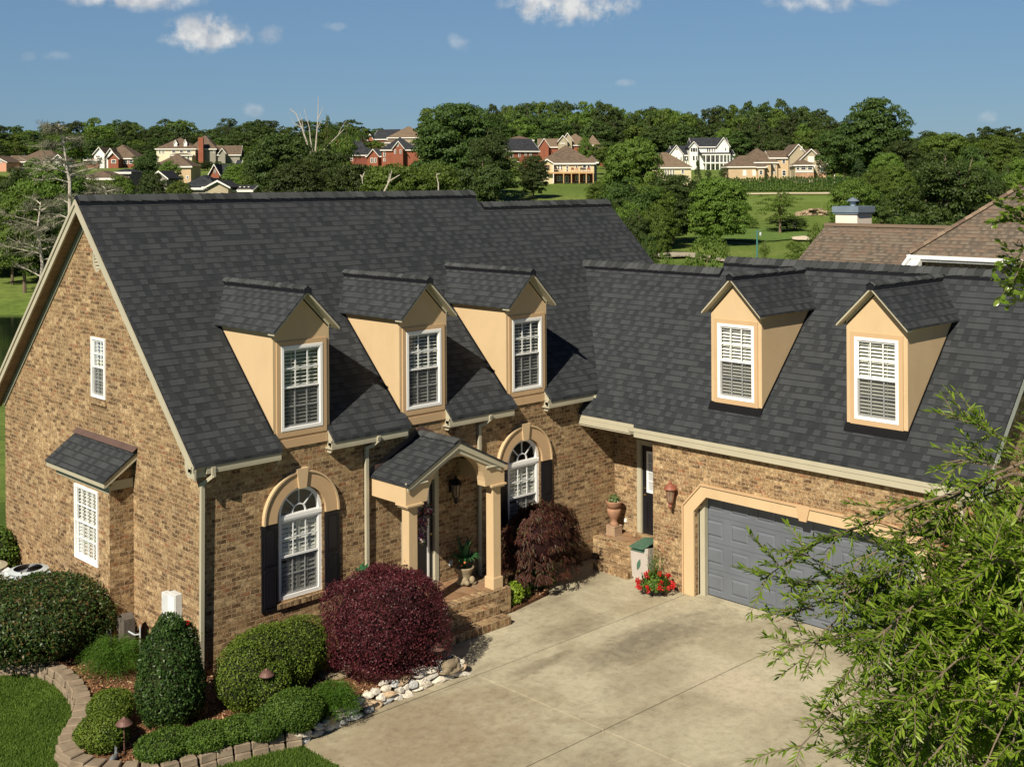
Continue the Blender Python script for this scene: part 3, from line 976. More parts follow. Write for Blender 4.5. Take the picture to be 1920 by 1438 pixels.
def sash_window(T, a0, a1, z0, z1, cols=3, rows=(2, 2), frame=.06, name='window', blinds=True, lower_screen=True, mid=None, label=None):
    """double-hung window: frame > sash rails, grille, glass, screen, blind, painted room shade"""
    if a0 > a1: a0, a1 = a1, a0
    zm = mid if mid is not None else (z0 + z1) / 2
    b = MB(T)
    f = frame
    for q in ((a0, a1, z1 - f, z1), (a0, a1, z0, z0 + f), (a0, a0 + f, z0 + f, z1 - f), (a1 - f, a1, z0 + f, z1 - f)):
        b.box(q[0], q[1], -.05, .03, q[2], q[3])
    o = b.build(name, M['white'], H, bevel=.004)
    i0, i1, j0, j1 = a0 + f, a1 - f, z0 + f, z1 - f
    b = MB(T)
    s = .028
    for (p, q, dpt) in ((zm, j1, .004), (j0, zm + .02, -.018)):
        for r_ in ((i0, i1, q - s, q), (i0, i1, p - .004, p + s), (i0, i0 + s * .7, p + s, q - s), (i1 - s * .7, i1, p + s, q - s)):
            b.box(r_[0], r_[1], dpt - .02, dpt, r_[2], r_[3])
    b.build('sash', M['white'], o)
    b = MB(T)
    mw = .011
    for (p, q, n, dpt) in ((zm + s, j1 - s, rows[0], .003), (j0 + s, zm, rows[1], -.019)):
        for i in range(1, cols):
            x = i0 + (i1 - i0) * i / cols; b.box(x - mw, x + mw, dpt - .012, dpt - .002, p, q)
        for i in range(1, n):
            z = p + (q - p) * i / n; b.box(i0, i1, dpt - .013, dpt - .001, z - mw, z + mw)
    b.build('grille', M['muntin'], o)
    b = MB(T); b.add([(i0, -.012, zm), (i1, -.012, zm), (i1, -.012, j1), (i0, -.012, j1)], [(0, 1, 2, 3)])
    b.add([(i0, -.034, j0), (i1, -.034, j0), (i1, -.034, zm), (i0, -.034, zm)], [(0, 1, 2, 3)])
    b.build('glass', M['glass'], o, fix=False)
    if lower_screen:
        b = MB(T); b.add([(i0, -.010, j0), (i1, -.010, j0), (i1, -.010, zm), (i0, -.010, zm)], [(0, 1, 2, 3)])
        b.build('insect_screen', M['screen'], o, fix=False)
    if blinds: add_blinds(o, T, i0 + .005, i1 - .005, j0, j1, -.062)
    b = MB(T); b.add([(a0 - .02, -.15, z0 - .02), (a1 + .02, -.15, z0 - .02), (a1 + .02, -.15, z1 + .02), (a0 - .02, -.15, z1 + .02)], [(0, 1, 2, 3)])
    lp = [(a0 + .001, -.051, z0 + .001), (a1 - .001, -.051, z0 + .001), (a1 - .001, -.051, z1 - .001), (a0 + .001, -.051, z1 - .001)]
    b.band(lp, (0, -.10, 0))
    b.build('indoor_shade', M['room'], o, fix=False)  # dark sheet and sides put in as the shade of the room
    return o


def mat_screen():
    g = G('insect_screen')
    tr = g.n('BsdfTransparent'); df = g.n('BsdfDiffuse'); df.inputs[0].default_value = (.06, .062, .065, 1)
    mx = g.n('MixShader'); mx.inputs[0].default_value = .45
    g.l(tr.outputs[0], mx.inputs[1]); g.l(df.outputs[0], mx.inputs[2]); g.l(mx.outputs[0], g.out.inputs[0])
    return g.mat


M['screen'] = mat_screen()


def dormer(T, c, hw, zbot, eave, slope_back, roofz0, name='dormer', lower=None, ovs=.11, ovf=.21, curb=False, wz0=3.94, wz1=5.42, whw=.435):
    """T maps (along, outwards, z). roof behind: z = roofz0 + slope_back * depth"""
    zap = eave + hw
    dpt = lambda z: (z - roofz0) / slope_back
    # front panel with opening
    b = MB(T)
    b.sheet([(c - hw, 0, zbot), (c + hw, 0, zbot), (c + hw, 0, eave), (c, 0, zap), (c - hw, 0, eave)],
            [[(c - whw, 0, wz0), (c + whw, 0, wz0), (c + whw, 0, wz1), (c - whw, 0, wz1)]])
    for s in (-1, 1):
        x = c + s * hw
        o_ = Vector(T(s, 0, 0)) - Vector(T(0, 0, 0))
        zc_ = max(zbot, roofz0 - .01)
        b.sheet([(x, 0, zc_), (x, -dpt(zc_) - .02, zc_), (x, -dpt(eave) - .1, eave), (x, 0, eave)], out=o_)
    d = b.build(name, M['stucco'], H, fix=False)
    # raised stucco casing around the window
    b = MB(T)
    cw = .085
    tk = .022
    zc0 = wz0 - .10
    b.prism([(c - whw - cw, 0, zc0), (c + whw + cw, 0, zc0), (c + whw + cw, 0, wz1 + cw), (c - whw - cw, 0, wz1 + cw)], (0, tk, 0),
            holes=[[(c - whw, 0, wz0), (c + whw, 0, wz0), (c + whw, 0, wz1), (c - whw, 0, wz1)]])
    b.build('casing', M['trim_stucco'], d)
    # roof: ridge height so that the gable sits just under it
    rt = zap + .16
    he = hw + ovs
    ez = rt - he
    b = MB(T)
    for s in (-1, 1):
        b.prism([(c, ovf, rt), (c + s * he, ovf, ez), (c + s * he, -dpt(ez) - .03, ez), (c, -dpt(rt) - .03, rt)], (0, 0, -.030))
    r = b.build('dormer_roof', M['shingle'], d)
    b = MB(T)
    for s in (-1, 1):
        b.prism([(c, ovf - .012, rt - .031), (c + s * (he - .012), ovf - .012, ez + .012 - .031), (c + s * (he - .012), 0, ez + .012 - .031), (c, 0, rt - .031)], (0, 0, -.045))
        b.prism([(c + s * (hw + .002), 0.0, ez - .022), (c + s * (he - .012), 0.0, ez - .022), (c + s * (he - .012), -dpt(ez), ez - .022), (c + s * (hw + .002), -dpt(ez), ez - .022)], (0, 0, -.012))
        b.prism([(c + s * .0, 0, rt - .075), (c + s * hw, 0, ez + ovs - .075), (c + s * hw, 0, ez + ovs - .13), (c + s * .0, 0, rt - .13)], (0, .018, 0))
    b.build('rake_trim', M['beige'], d)
    P0 = T(c, ovf + .005, rt); P1 = T(c, -dpt(rt), rt)
    ridge_cap(P1, P0, .085, 1.0, parent=d, step=.13)
    # black step flashing down the cheeks
    b = MB(T)
    for s in (-1, 1):
        x = c + s * (hw + .006)
        zl = zbot if not lower else roofz0 + .01
        b.prism([(x, .01, roofz0 + S0(slope_back, -.01)), (x, -dpt(eave), eave + .005), (x, -dpt(eave), eave + .055), (x, .01, roofz0 + .055)], (s * .007, 0, 0))
    if curb:
        zz = lambda dd: roofz0 - slope_back * dd
        b.prism([(c - hw - .02, 0, zbot + .012), (c - hw - .02, .024, zbot + .004), (c - hw - .02, .095, zz(.095) + .012), (c - hw - .02, .095, zz(.095) - .01), (c - hw - .02, 0, zz(0) - .01)], (0, 0, 0) if False else (2 * hw + .04, 0, 0))
    b.build('step_flashing', M['flash'], d)
    sash_window(T, c - whw, c + whw, wz0, wz1, name='dormer_window')
    return d


def S0(s, y): return s * y


DC = (1.965, 4.745, 7.525)
for c in DC:
    d = dormer(TY(0), c, .585, 3.66, 5.66, S1, EZ, wz0=3.945, wz1=5.425)
    b = MB(TY(0)); b.box(c - .53, c + .53, .004, .03, 3.655, 3.80)
    b.build('stucco_band', M['trim_stucco'], d)
XD = 9.581
for c in (-3.79, -6.83):
    dormer(TX(XD), c, .60, 3.84, 5.62, S2, zg(XD), curb=True, wz0=3.935, wz1=5.425)

# ---- garage wing roof
b = MB()
XE = 9.04
plan = [(XE, -1.60), (XE, -9.03), (12.119, -9.03), (12.119, -1.744), (11.894, -1.744), (11.894, 2.6), (9.4, 0.4), (9.4, .05), (9.09, .05), (9.09, -1.60)]
b.prism([(x, y, zg(x)) for x, y in plan], (0, 0, -.06))
b.build('garage_roof', M['shingle'], H)
zrr = zg(12.119)
roof_piece('garage_rear_roof', [(12.119, -9.03), (15.3, -9.03), (15.3, -1.744), (12.119, -1.744)], lambda x, y: zrr - S2 * (x - 12.119))
zr1 = zg(11.894)
roof_piece('garage_rear_roof_lower', [(11.894, -1.744), (14.9, -1.744), (14.9, 2.6), (11.894, 2.6)], lambda x, y: zr1 - S2 * (x - 11.894))
ridge_cap((12.119, -9.03, zrr), (12.119, -1.744, zrr), .15, S2)
ridge_cap((11.894, -1.80, zr1), (11.894, 2.42, zr1), .15, S2)
gutter('gutter', (9.035, -1.47, 3.116), (9.035, -9.05, 3.116), (-1, 0), 0)
gutter('gutter', (9.09, -.02, 3.168), (9.09, -1.60, 3.168), (-1, 0), 0)
b = MB()
b.box(9.045, 9.065, -9.0, -1.60, 2.97, 3.20); b.box(9.065, GX - .003, -9.0, -1.99, 2.97, 2.99)
b.box(9.095, 9.115, -1.60, -.003, 3.02, 3.25); b.box(9.115, RX - .003, -1.985, -.003, 2.985, 3.005)
b.build('garage_soffit', M['beige'], H)
b = MB()
b.prism([(9.0, -9.03, zg(9.0) - .065), (12.119, -9.03, zg(12.119) - .065), (12.119, -9.03, zg(12.119) - .26), (9.0, -9.03, zg(9.0) - .22)], (0, .02, 0))
b.prism([(15.2, -9.03, zrr - S2 * 3.081 - .065), (12.119, -9.03, zg(12.119) - .065), (12.119, -9.03, zg(12.119) - .26), (15.2, -9.03, zrr - S2 * 3.081 - .22)], (0, .02, 0))
b.prism([(9.05, -9.0, zg(9.05) - .21), (12.119, -9.0, zg(12.119) - .21), (12.119, -8.80, zg(12.119) - .21), (9.05, -8.80, zg(9.05) - .21)], (0, 0, -.012))
b.prism([(9.0, -9.04, 2.96), (9.0, -9.04, 3.17), (9.5, -9.04, 3.6), (9.5, -9.04, 3.3), (9.25, -9.04, 2.96)], (0, .012, 0))
b.build('garage_rake_board', mat_plain('rake_grey_paint', (.40, .42, .38), .5, .4, .08, 3), H)

# ---- garage door, casing, jambs
gt = TX(GX)
b = MB(gt)
o_in = [(GY0, 0), (GY0, GZ0), (GY0 - .31, GZ1), (GY1 + .31, GZ1), (GY1, GZ0), (GY1, 0)]
GO0, GO1 = -2.815, -8.185
o_out = [(GO1, 0), (GO1, 1.77), (GO1 + .44, 2.24), (GO0 - .44, 2.24), (GO0, 1.77), (GO0, 0)]
ring = o_out + o_in
b.prism([(a, .0, z) for a, z in ring], (0, .045, 0))
case = b.build('garage_casing', M['stucco'], H)
b = MB(gt)
lip = [(GO1 - .03, 1.2), (GO1 - .03, 1.785), (GO1 + .425, 2.275), (GO0 - .425, 2.275), (GO0 + .03, 1.785), (GO0 + .03, .0), (GO0 - .002, .0), (GO0 - .002, 1.772), (GO0 - .439, 2.242), (GO1 + .439, 2.242), (GO1 + .002, 1.772), (GO1 + .002, 1.2)]
b.prism([(a, .0, z) for a, z in lip], (0, .075, 0))
b.prism([(a, .045, z) for a, z in ((-5.43, 2.29), (-5.74, 2.29), (-5.66, 2.0), (-5.51, 2.0))], (0, .035, 0))
b.build('casing_border', M['trim_stucco'], case)
b = MB(gt)
ji, jo = -3.215, GY0 - .0
for s0, s1 in ((GY0 - .035, -3.215), (-7.785, GY1 + .035)):
    b.box(s0, s1, -.22, -.115, 0, 2.03)
    b.box(s0 + .03, s0 + .06, -.115, -.10, 0, 2.0)
b.box(-7.785, -3.215, -.22, -.115, 1.98, 2.06)
b.build('garage_jamb', M['beige'], H)
b = MB(gt)
dd = -.25
b.box(-7.95, -3.05, dd - .05, dd, .02, 2.14)
pw = .61
for r_ in range(4):
    zb_ = .02 + r_ * .53
    b.box(-7.95, -3.05, dd, dd + .004, zb_ + .525, zb_ + .53)
    for k in range(8):
        a0 = -3.05 - k * pw - .085; a1 = a0 - pw + .17
        z0, z1 = zb_ + .10, zb_ + .44
        # raised panel with a sunk moulding round it
        e, e2 = .028, .060
        V = []
        for (q, dp) in ((0, 0.0), (e * .5, -.010), (e, -.010), (e2, .010)):
            V += [(a0 - q, dd + .001 + dp, z0 + q), (a1 + q, dd + .001 + dp, z0 + q), (a1 + q, dd + .001 + dp, z1 - q), (a0 - q, dd + .001 + dp, z1 - q)]
        V = [(x, y + .010, z) for x, y, z in V]
        Fs = []
        for w_ in range(3):
            for i in range(4):
                Fs.append((w_ * 4 + i, w_ * 4 + (i + 1) % 4, w_ * 4 + 4 + (i + 1) % 4, w_ * 4 + 4 + i))
        Fs.append((12, 13, 14, 15))
        b.add(V, Fs)
# stiles and rails proud of the sunk mouldings
for r_ in range(4):
    zb_ = .02 + r_ * .53
    b.box(-7.95, -3.05, dd + .001, dd + .012, zb_, zb_ + .10); b.box(-7.95, -3.05, dd + .001, dd + .012, zb_ + .44, zb_ + .524)
    for k in range(9):
        a = -3.05 - k * pw
        b.box(min(a + .085, -3.05), max(a - .085, -7.95), dd + .001, dd + .0115, zb_ + .10, zb_ + .44)
gd = b.build('garage_door', M['door_grey'], H)
b = MB(gt); b.box(-5.62, -5.44, dd + .012, dd + .035, .30, .33); b.build('door_handle', M['black'], gd)
b = MB(gt); b.box(-7.95, -3.05, dd + .0, dd + .016, 0.004, .022); b.build('door_seal', M['black'], gd)

# ---- arched windows with fanlight, stone surround, shutters
def half_ring(b, T, c, zs, r0, r1, d0, d1, leg=0, n=26, a0=0, a1=math.pi):
    o = [(c + r1 * math.cos(q), zs + r1 * math.sin(q)) for q in [a0 + (a1 - a0) * i / n for i in range(n + 1)]]
    i_ = [(c + r0 * math.cos(q), zs + r0 * math.sin(q)) for q in [a0 + (a1 - a0) * i / n for i in range(n + 1)]]
    if leg:
        o = [(o[0][0], zs - leg)] + o + [(o[-1][0], zs - leg)]
        i_ = [(i_[0][0], zs - leg)] + i_ + [(i_[-1][0], zs - leg)]
    for k in range(len(o) - 1):
        b.prism([(o[k][0], d0, o[k][1]), (o[k + 1][0], d0, o[k + 1][1]), (i_[k + 1][0], d0, i_[k + 1][1]), (i_[k][0], d0, i_[k][1])], (0, d1 - d0, 0))


def arched_window(c):
    T = TY(0)
    z0, zs, r = 1.02, 2.49, AHW
    f = .062
    b = MB(T)
    b.box(c - r, c + r, -.085, -.02, z0, z0 + f)
    b.box(c - r, c - r + f, -.085, -.02, z0 + f, zs); b.box(c + r - f, c + r, -.085, -.02, z0 + f, zs)
    half_ring(b, T, c, zs, r - f, r - .001, -.085, -.02)
    b.box(c - r + f, c + r - f, -.085, -.012, zs - .11, zs - .005); b.box(c - r, c + r, -.02, -.005, zs - .085, zs - .02)
    o = b.build('arched_window', M['white'], H)
    b = MB(T)
    half_ring(b, T, c, zs, .125, .15, -.07, -.045)
    for q in (45, 90, 135):
        q = R(q); s, e = .15, r - f
        px, pz = -math.sin(q) * .011, math.cos(q) * .011
        b.prism([(c + s * math.cos(q) + px, -.07, zs + s * math.sin(q) + pz), (c + s * math.cos(q) - px, -.07, zs + s * math.sin(q) - pz),
                 (c + e * math.cos(q) - px, -.07, zs + e * math.sin(q) - pz), (c + e * math.cos(q) + px, -.07, zs + e * math.sin(q) + pz)], (0, .02, 0))
    b.build('fanlight', M['muntin'], o)
    i0, i1, zm = c - r + f, c + r - f, 1.745
    b = MB(T)
    for (p, q, dp) in ((zm, zs - .11, -.03), (z0 + f, zm + .02, -.055)):
        for r_ in ((i0, i1, q - .025, q), (i0, i1, p - .006, p + .032), (i0, i0 + .02, p + .03, q - .03), (i1 - .02, i1, p + .03, q - .03)):
            b.box(r_[0], r_[1], dp - .02, dp, r_[2], r_[3])
    b.build('sash', M['white'], o)
    b = MB(T)
    for (p, q, dp) in ((zm + .03, zs - .13, -.035), (z0 + f + .03, zm, -.060)):
        for i in (1, 2):
            x = i0 + (i1 - i0) * i / 3; b.box(x - .010, x + .010, dp - .012, dp, p, q)
        z = (p + q) / 2; b.box(i0, i1, dp - .013, dp - .001, z - .010, z + .010)
    b.build('grille', M['muntin'], o)
    b = MB(T)
    b.add([(i0, -.048, zm), (i1, -.048, zm), (i1, -.048, zs - .1), (i0, -.048, zs - .1)], [(0, 1, 2, 3)])
    b.add([(i0, -.073, z0 + f), (i1, -.073, z0 + f), (i1, -.073, zm), (i0, -.073, zm)], [(0, 1, 2, 3)])
    b.build('glass', M['glass'], o, fix=False)
    b = MB(T)
    ap = arcp(c, zs, r - f + .01, 0, math.pi, 18)
    b.sheet([(a, -.062, z) for a, z in ap])
    b.build('fan_glass', M['glass'], o, fix=False)
    b = MB(T); b.add([(i0, -.05, z0 + f), (i1, -.05, z0 + f), (i1, -.05, zm), (i0, -.05, zm)], [(0, 1, 2, 3)])
    b.build('insect_screen', M['screen'], o, fix=False)
    # plantation shutters inside, two leaves each of wide louvres
    b = MB(T)
    for (s0, s1) in ((i0 + .01, c - .006), (c + .006, i1 - .01)):
        for (p, q) in ((z0 + f + .02, zm - .01), (zm + .03, zs - .13)):
            b.box(s0, s0 + .032, -.105, -.08, p, q); b.box(s1 - .032, s1, -.105, -.08, p, q)
            b.box(s0 + .032, s1 - .032, -.104, -.081, q - .05, q); b.box(s0 + .032, s1 - .032, -.104, -.081, p, p + .05)
            z = p + .085
            while z < q - .07:
                b.prism([(s0 + .032, -.078, z - .024), (s1 - .032, -.078, z - .024), (s1 - .032, -.116, z + .024), (s0 + .032, -.116, z + .024)], (0, 0, .007)); z += .080
            b.box((s0 + s1) / 2 - .005, (s0 + s1) / 2 + .005, -.079, -.075, p + .08, q - .08)
    b.build('plantation_shutter', M['blind'], o)
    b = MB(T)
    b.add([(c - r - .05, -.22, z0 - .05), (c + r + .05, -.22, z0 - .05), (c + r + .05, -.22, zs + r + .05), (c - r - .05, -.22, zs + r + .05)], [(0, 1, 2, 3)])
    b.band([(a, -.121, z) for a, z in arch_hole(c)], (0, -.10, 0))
    b.build('indoor_shade', M['room'], o, fix=False)  # dark backing painted as the unlit room behind the arch
    # stucco surround with key block
    b = MB(T)
    half_ring(b, T, c + .0, 2.44, r + .055, r + .30, 0, .050, leg=.04, a0=0, a1=math.pi)
    s = b.build('arch_surround', M['trim_stucco'], H)
    b = MB(T)
    half_ring(b, T, c, 2.44, r + .302, r + .335, 0, .075, leg=.04)
    b.prism([(c - .075, .0, 2.47 + r), (c + .075, .0, 2.47 + r), (c + .12, .0, 2.44 + r + .375), (c - .12, .0, 2.44 + r + .375)], (0, .085, 0))
    b.build('key_block', M['stucco'], s)
    b = MB(T)
    b.prism([(c - .50, .045, .985), (c + .50, .045, .985), (c + .50, -.11, 1.018), (c - .50, -.11, 1.018)], (0, 0, -.085))
    b.build('brick_sill', M['rowlock'], H)
    for sx in (c - r - .36, c + r + .045):
        b = MB(T)
        x0, x1, y0, y1 = sx, sx + .325, .91, 2.395
        b.box(x0, x1, .006, .030, y0, y1)
        for (q0, q1) in ((y0 + .07, (y0 + y1) / 2 - .04), ((y0 + y1) / 2 + .04, y1 - .07)):
            b.prism([(x0 + .05, .030, q0), (x1 - .05, .030, q0), (x1 - .05, .030, q1), (x0 + .05, .030, q1)], (0, .012, 0),
                    holes=[[(x0 + .062, .030, q0 + .012), (x1 - .062, .030, q0 + .012), (x1 - .062, .030, q1 - .012), (x0 + .062, .030, q1 - .012)]])
            b.box(x0 + .075, x1 - .075, .030, .040, q0 + .025, q1 - .025)
        for zz in (y0 + .03, (y0 + y1) / 2, y1 - .03):
            b.box(x0 + .155, x0 + .17, .030, .034, zz - .006, zz + .006)
        b.build('shutter', M['black'], H, bevel=.003)


arched_window(AC1); arched_window(AC2)

# ---- gable windows and vent
sash_window(TX(0), 3.47, 4.05, 4.26, 5.39, cols=3, rows=(2, 2), frame=.05, name='gable_window', lower_screen=True)
sash_window(TX(BX), bw0, bw1, 1.40, 2.76, cols=4, rows=(2, 2), frame=.05, name='bay_window', lower_screen=False)
b = MB(TX(0)); b.prism([(3.43, .04, 4.225), (4.09, .04, 4.225), (4.09, -.08, 4.258), (3.43, -.08, 4.258)], (0, 0, -.085))
b.build('brick_sill', M['rowlock'], H)
b = MB(TX(BX)); b.prism([(2.77, .04, 1.365), (3.85, .04, 1.365), (3.85, -.055, 1.398), (2.77, -.055, 1.398)], (0, 0, -.085))
b.build('brick_sill', M['rowlock'], H)
b = MB(TX(0))
o = [(3.83 + .20 * math.cos(q * math.pi / 12), 6.88 + .27 * math.sin(q * math.pi / 12)) for q in range(24)]
i_ = [(3.83 + .15 * math.cos(q * math.pi / 12), 6.88 + .22 * math.sin(q * math.pi / 12)) for q in range(24)]
b.prism([(a, -.06, z) for a, z in o], (0, .05, 0), holes=[[(a, -.06, z) for a, z in i_]])
for k in range(7):
    z = 6.70 + k * .06; w_ = .15 * math.sqrt(max(0, 1 - ((z - 6.88) / .22) ** 2))
    b.prism([(3.83 - w_, -.075, z + .03), (3.83 + w_, -.075, z + .03), (3.83 + w_, -.025, z - .018), (3.83 - w_, -.025, z - .018)], (0, 0, .008))
gv = b.build('gable_vent', M['beige'], H)
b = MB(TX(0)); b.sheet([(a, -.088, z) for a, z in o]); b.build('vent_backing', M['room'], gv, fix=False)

# ---- porch
PC = 4.67
pf = -1.04
def parch(b, y0, y1):
    pts = [(3.46, 2.50), (3.95, 2.50)] + list(reversed(arcp(PC, 2.46, .72, 0.05, math.pi - .05, 22))) + [(5.39, 2.50), (5.88, 2.50), (5.88, 2.84), (PC, 3.43), (3.46, 2.84)]
    b.prism([(x, y0, z) for x, z in pts], (0, y1 - y0, 0))
b = MB(); parch(b, pf, pf + .22)
porch = b.build('porch_gable', M['stucco'], H)
for x0, x1 in ((3.462, 3.69), (5.65, 5.878)):
    b = MB(); b.box(x0, x1, pf + .222, -.003, 2.502, 2.83)
    b.build('porch_beam', M['stucco'], H)
b = MB()
b.box(3.45, 3.94, pf - .02, pf - .001, 2.835, 2.86); b.box(5.40, 5.89, pf - .02, pf - .001, 2.835, 2.86)
for x0, x1 in ((3.44, 3.94), (5.40, 5.90)):
    b.prism([(x0, pf - .05, 2.862), (x1, pf - .05, 2.862), (x1, pf, 2.90), (x0, pf, 2.90)], (0, 0, -.012))
def pz(x, off=0): return 3.49 - abs(x - PC) * .50 - off
for s in (-1, 1):
    b.prism([(PC, -1.10, pz(PC, .035)), (PC + s * 1.21, -1.10, pz(PC + 1.21, .035)), (PC + s * 1.21, -1.10, pz(PC + 1.21, .125)), (PC, -1.10, pz(PC, .15))], (0, .03, 0))
    b.prism([(PC, -1.07, pz(PC, .10)), (PC + s * 1.10, -1.07, pz(PC + 1.10, .10)), (PC + s * 1.10, -1.07, pz(PC + 1.10, .20)), (PC, -1.07, pz(PC, .235))], (0, .028, 0))
b.build('porch_trim', M['beige'], porch)
b = MB()
for s in (-1, 1):
    b.prism([(PC, -1.12, 3.49), (PC + s * 1.24, -1.12, pz(PC + 1.24)), (PC + s * 1.24, -.003, pz(PC + 1.24)), (PC, -.003, 3.49)], (0, 0, -.032))
pr = b.build('porch_roof', M['shingle'], H)
ridge_cap((PC, -.02, 3.49), (PC, -1.125, 3.49), .13, .5, parent=pr, step=.13, vent=False)
b = MB()
for s in (-1, 1):
    b.prism([(PC, -.012, 3.50), (PC + s * 1.26, -.012, pz(PC + 1.26, -.01)), (PC + s * 1.26, -.012, pz(PC + 1.26, -.10)), (PC, -.012, 3.61)], (0, .009, 0))
b.build('porch_flashing', M['copper'], pr)
b = MB()
b.sheet([(3.47, -.82, 2.56), (5.87, -.82, 2.56), (5.87, -.003, 2.56), (3.47, -.003, 2.56)])
for x in (3.64, 5.70):
    b = MB()
    y = -.92
    b.box(x - .10, x + .10, y - .10, y + .10, .70, 2.43)
    c_ = b.build('column', M['stucco'], H, bevel=.006)
    b = MB(); b.box(x - .125, x + .125, y - .125, y + .125, .492, .70)
    b.prism([(x - .125, y - .125, .70), (x + .125, y - .125, .70), (x + .125, y + .125, .70), (x - .125, y + .125, .70)], (0, 0, .012)); b.build('column_base', M['stucco'], c_, bevel=.006)
    b = MB(); b.box(x - .155, x + .155, y - .15, y + .15, 2.43, 2.465); b.box(x - .19, x + .19, y - .175, y + .175, 2.467, 2.499); b.build('column_capital', M['stucco'], c_)
# platform and steps
b = MB()
b.box(3.38, 5.967, -1.11, -.002, 0.0, .452)
pl = b.build('porch_platform', M['brick'], H)
b = MB(); b.box(3.38, 5.967, -1.11, -.90, .453, .492); b.box(5.75, 5.967, -.90, -.004, .453, .492); b.build('rowlock_edge', M['rowlock'], pl)
b = MB(); b.box(3.40, 5.75, -.90, -.004, .453, .488); b.build('porch_floor', M['slate'], pl)
b = MB()
b.box(3.88, 5.46, -1.355, -1.112, 0, .327); b.box(3.80, 5.51, -1.60, -1.357, 0, .163)
b.build('front_steps', M['paver'], H, bevel=.008)
# front door
T = TY(0)
b = MB(T)
for q in ((4.18, 4.27, .52, 2.62), (5.00, 5.10, .52, 2.62), (4.27, 5.00, 2.53, 2.62)):
    b.box(q[0], q[1], -.11, .012, q[2], q[3])
half_ring(b, T, 4.64, 2.62, .37, .46, .004, .018)
fr = b.build('door_frame', M['beige'], H)
b = MB(T); b.box(4.27, 5.0, -.10, -.06, .54, 2.53); fd = b.build('front_door', M['black'], H)
b = MB(T); b.prism([(4.36, -.058, .62), (4.90, -.058, .62), (4.90, -.058, 2.42), (4.36, -.058, 2.42)], (0, .016, 0), holes=[[(4.40, -.058, .67), (4.85, -.058, .67), (4.85, -.058, 2.37), (4.40, -.058, 2.37)]])
b.build('door_glass_frame', M['white'], fd)
b = MB(T); b.box(4.40, 4.85, -.058, -.050, .67, 2.37); b.build('door_glass', M['glassdk2'] if 'glassdk2' in M else M['black'], fd)
b = MB(T); b.lathe([(.018, 0), (.03, .012), (.024, .04), (0.001, .05)], (4.945, -.05, 1.45), 10); b.build('door_knob', mat_plain('brass', (.5, .33, .12), .3, .5, .1, 3, metal=.8), fd)
b = MB(T); b.prism([(4.14, .06, .50), (5.16, .06, .50), (5.16, -.1, .535), (4.14, -.1, .535)], (0, 0, -.07)); b.build('door_sill', M['rowlock'], H)
# side door in the recess
T = TX(RX)
b = MB(T)
for q in ((-.79, -.665, .50, 2.60), (-1.76, -1.68, .50, 2.60), (-1.68, -.79, 2.50, 2.60)):
    b.box(q[0], q[1], -.06, .02, q[2], q[3])
b.box(-.77, -.75, .02, .032, .5, 2.58)
b.build('side_door_frame', M['beige'], H)
b = MB(T); b.box(-1.68, -.79, -.055, -.03, .54, 2.50)
for (z0, z1) in ((.66, 1.30),):
    for (a0, a1) in ((-1.20, -.90), (-1.58, -1.28)):
        b.prism([(a0, -.03, z0), (a1, -.03, z0), (a1, -.03, z1), (a0, -.03, z1)], (0, .012, 0), holes=[[(a0 + .025, -.03, z0 + .025), (a1 - .025, -.03, z0 + .025), (a1 - .025, -.03, z1 - .025), (a0 + .025, -.03, z1 - .025)]])
sdr = b.build('side_door', M['black'], H)
b = MB(T)
b.prism([(-1.58, -.03, 1.48), (-.92, -.03, 1.48), (-.92, -.03, 2.38), (-1.58, -.03, 2.38)], (0, .025, 0), holes=[[(-1.53, -.03, 1.53), (-.97, -.03, 1.53), (-.97, -.03, 2.33), (-1.53, -.03, 2.33)]])
for a in (-1.34, -1.16): b.box(a - .008, a + .008, -.02, -.005, 1.53, 2.33)
for z in (1.73, 1.93, 2.13): b.box(-1.53, -.97, -.0195, -.0055, z - .008, z + .008)
b.build('door_lite', M['white'], sdr)
b = MB(T); b.box(-1.53, -.97, -.028, -.024, 1.53, 2.33); b.build('door_lite_glass', mat_plain('pale_blind', (.42, .44, .45), .3, .5, .05, 3), sdr)
b = MB(T); b.lathe([(.02, 0), (.03, .015), (.001, .04)], (-.86, -.025, 1.40), 10); b.lathe([(.02, 0), (.02, .02), (.001, .022)], (-.86, -.025, 1.55), 10); b.build('door_knob', mat_plain('old_brass', (.35, .22, .08), .35, .5, .1, 3, metal=.8), sdr)
# recess landing and steps
b = MB()
b.box(9.53, RX - .002, -1.42, -.002, 0, .455); b.box(9.78, RX - .002, -1.985, -1.422, 0, .455)
ld = b.build('side_landing', M['brick'], H)
b = MB(); b.box(9.53, 9.70, -1.42, -.002, .456, .495); b.box(9.60, RX - .01, -1.60, -1.423, .456, .50); b.box(RX - .14, RX + .02, -1.76, -.60, .50, .57); b.build('rowlock_edge', M['rowlock'], ld)
b = MB(); b.box(9.70, RX - .003, -1.42, -.003, .456, .490); b.box(9.79, RX - .003, -1.98, -1.602, .456, .490); b.build('landing_floor', M['slate'], ld)
b = MB(); b.box(9.25, 9.528, -1.40, -.44, 0, .33); b.box(8.97, 9.248, -1.47, -.50, 0, .163)
b.build('side_steps', M['paver'], H, bevel=.008)
b = MB(TX(RX)); b.box(-.36, -.29, 0, .03, .72, .80); b.build('outlet_cover', M['white'], H)
b = MB(TY(0)); b.box(5.36, 5.44, 0, .03, .78, .88); b.build('outlet_cover', M['meter'], H)

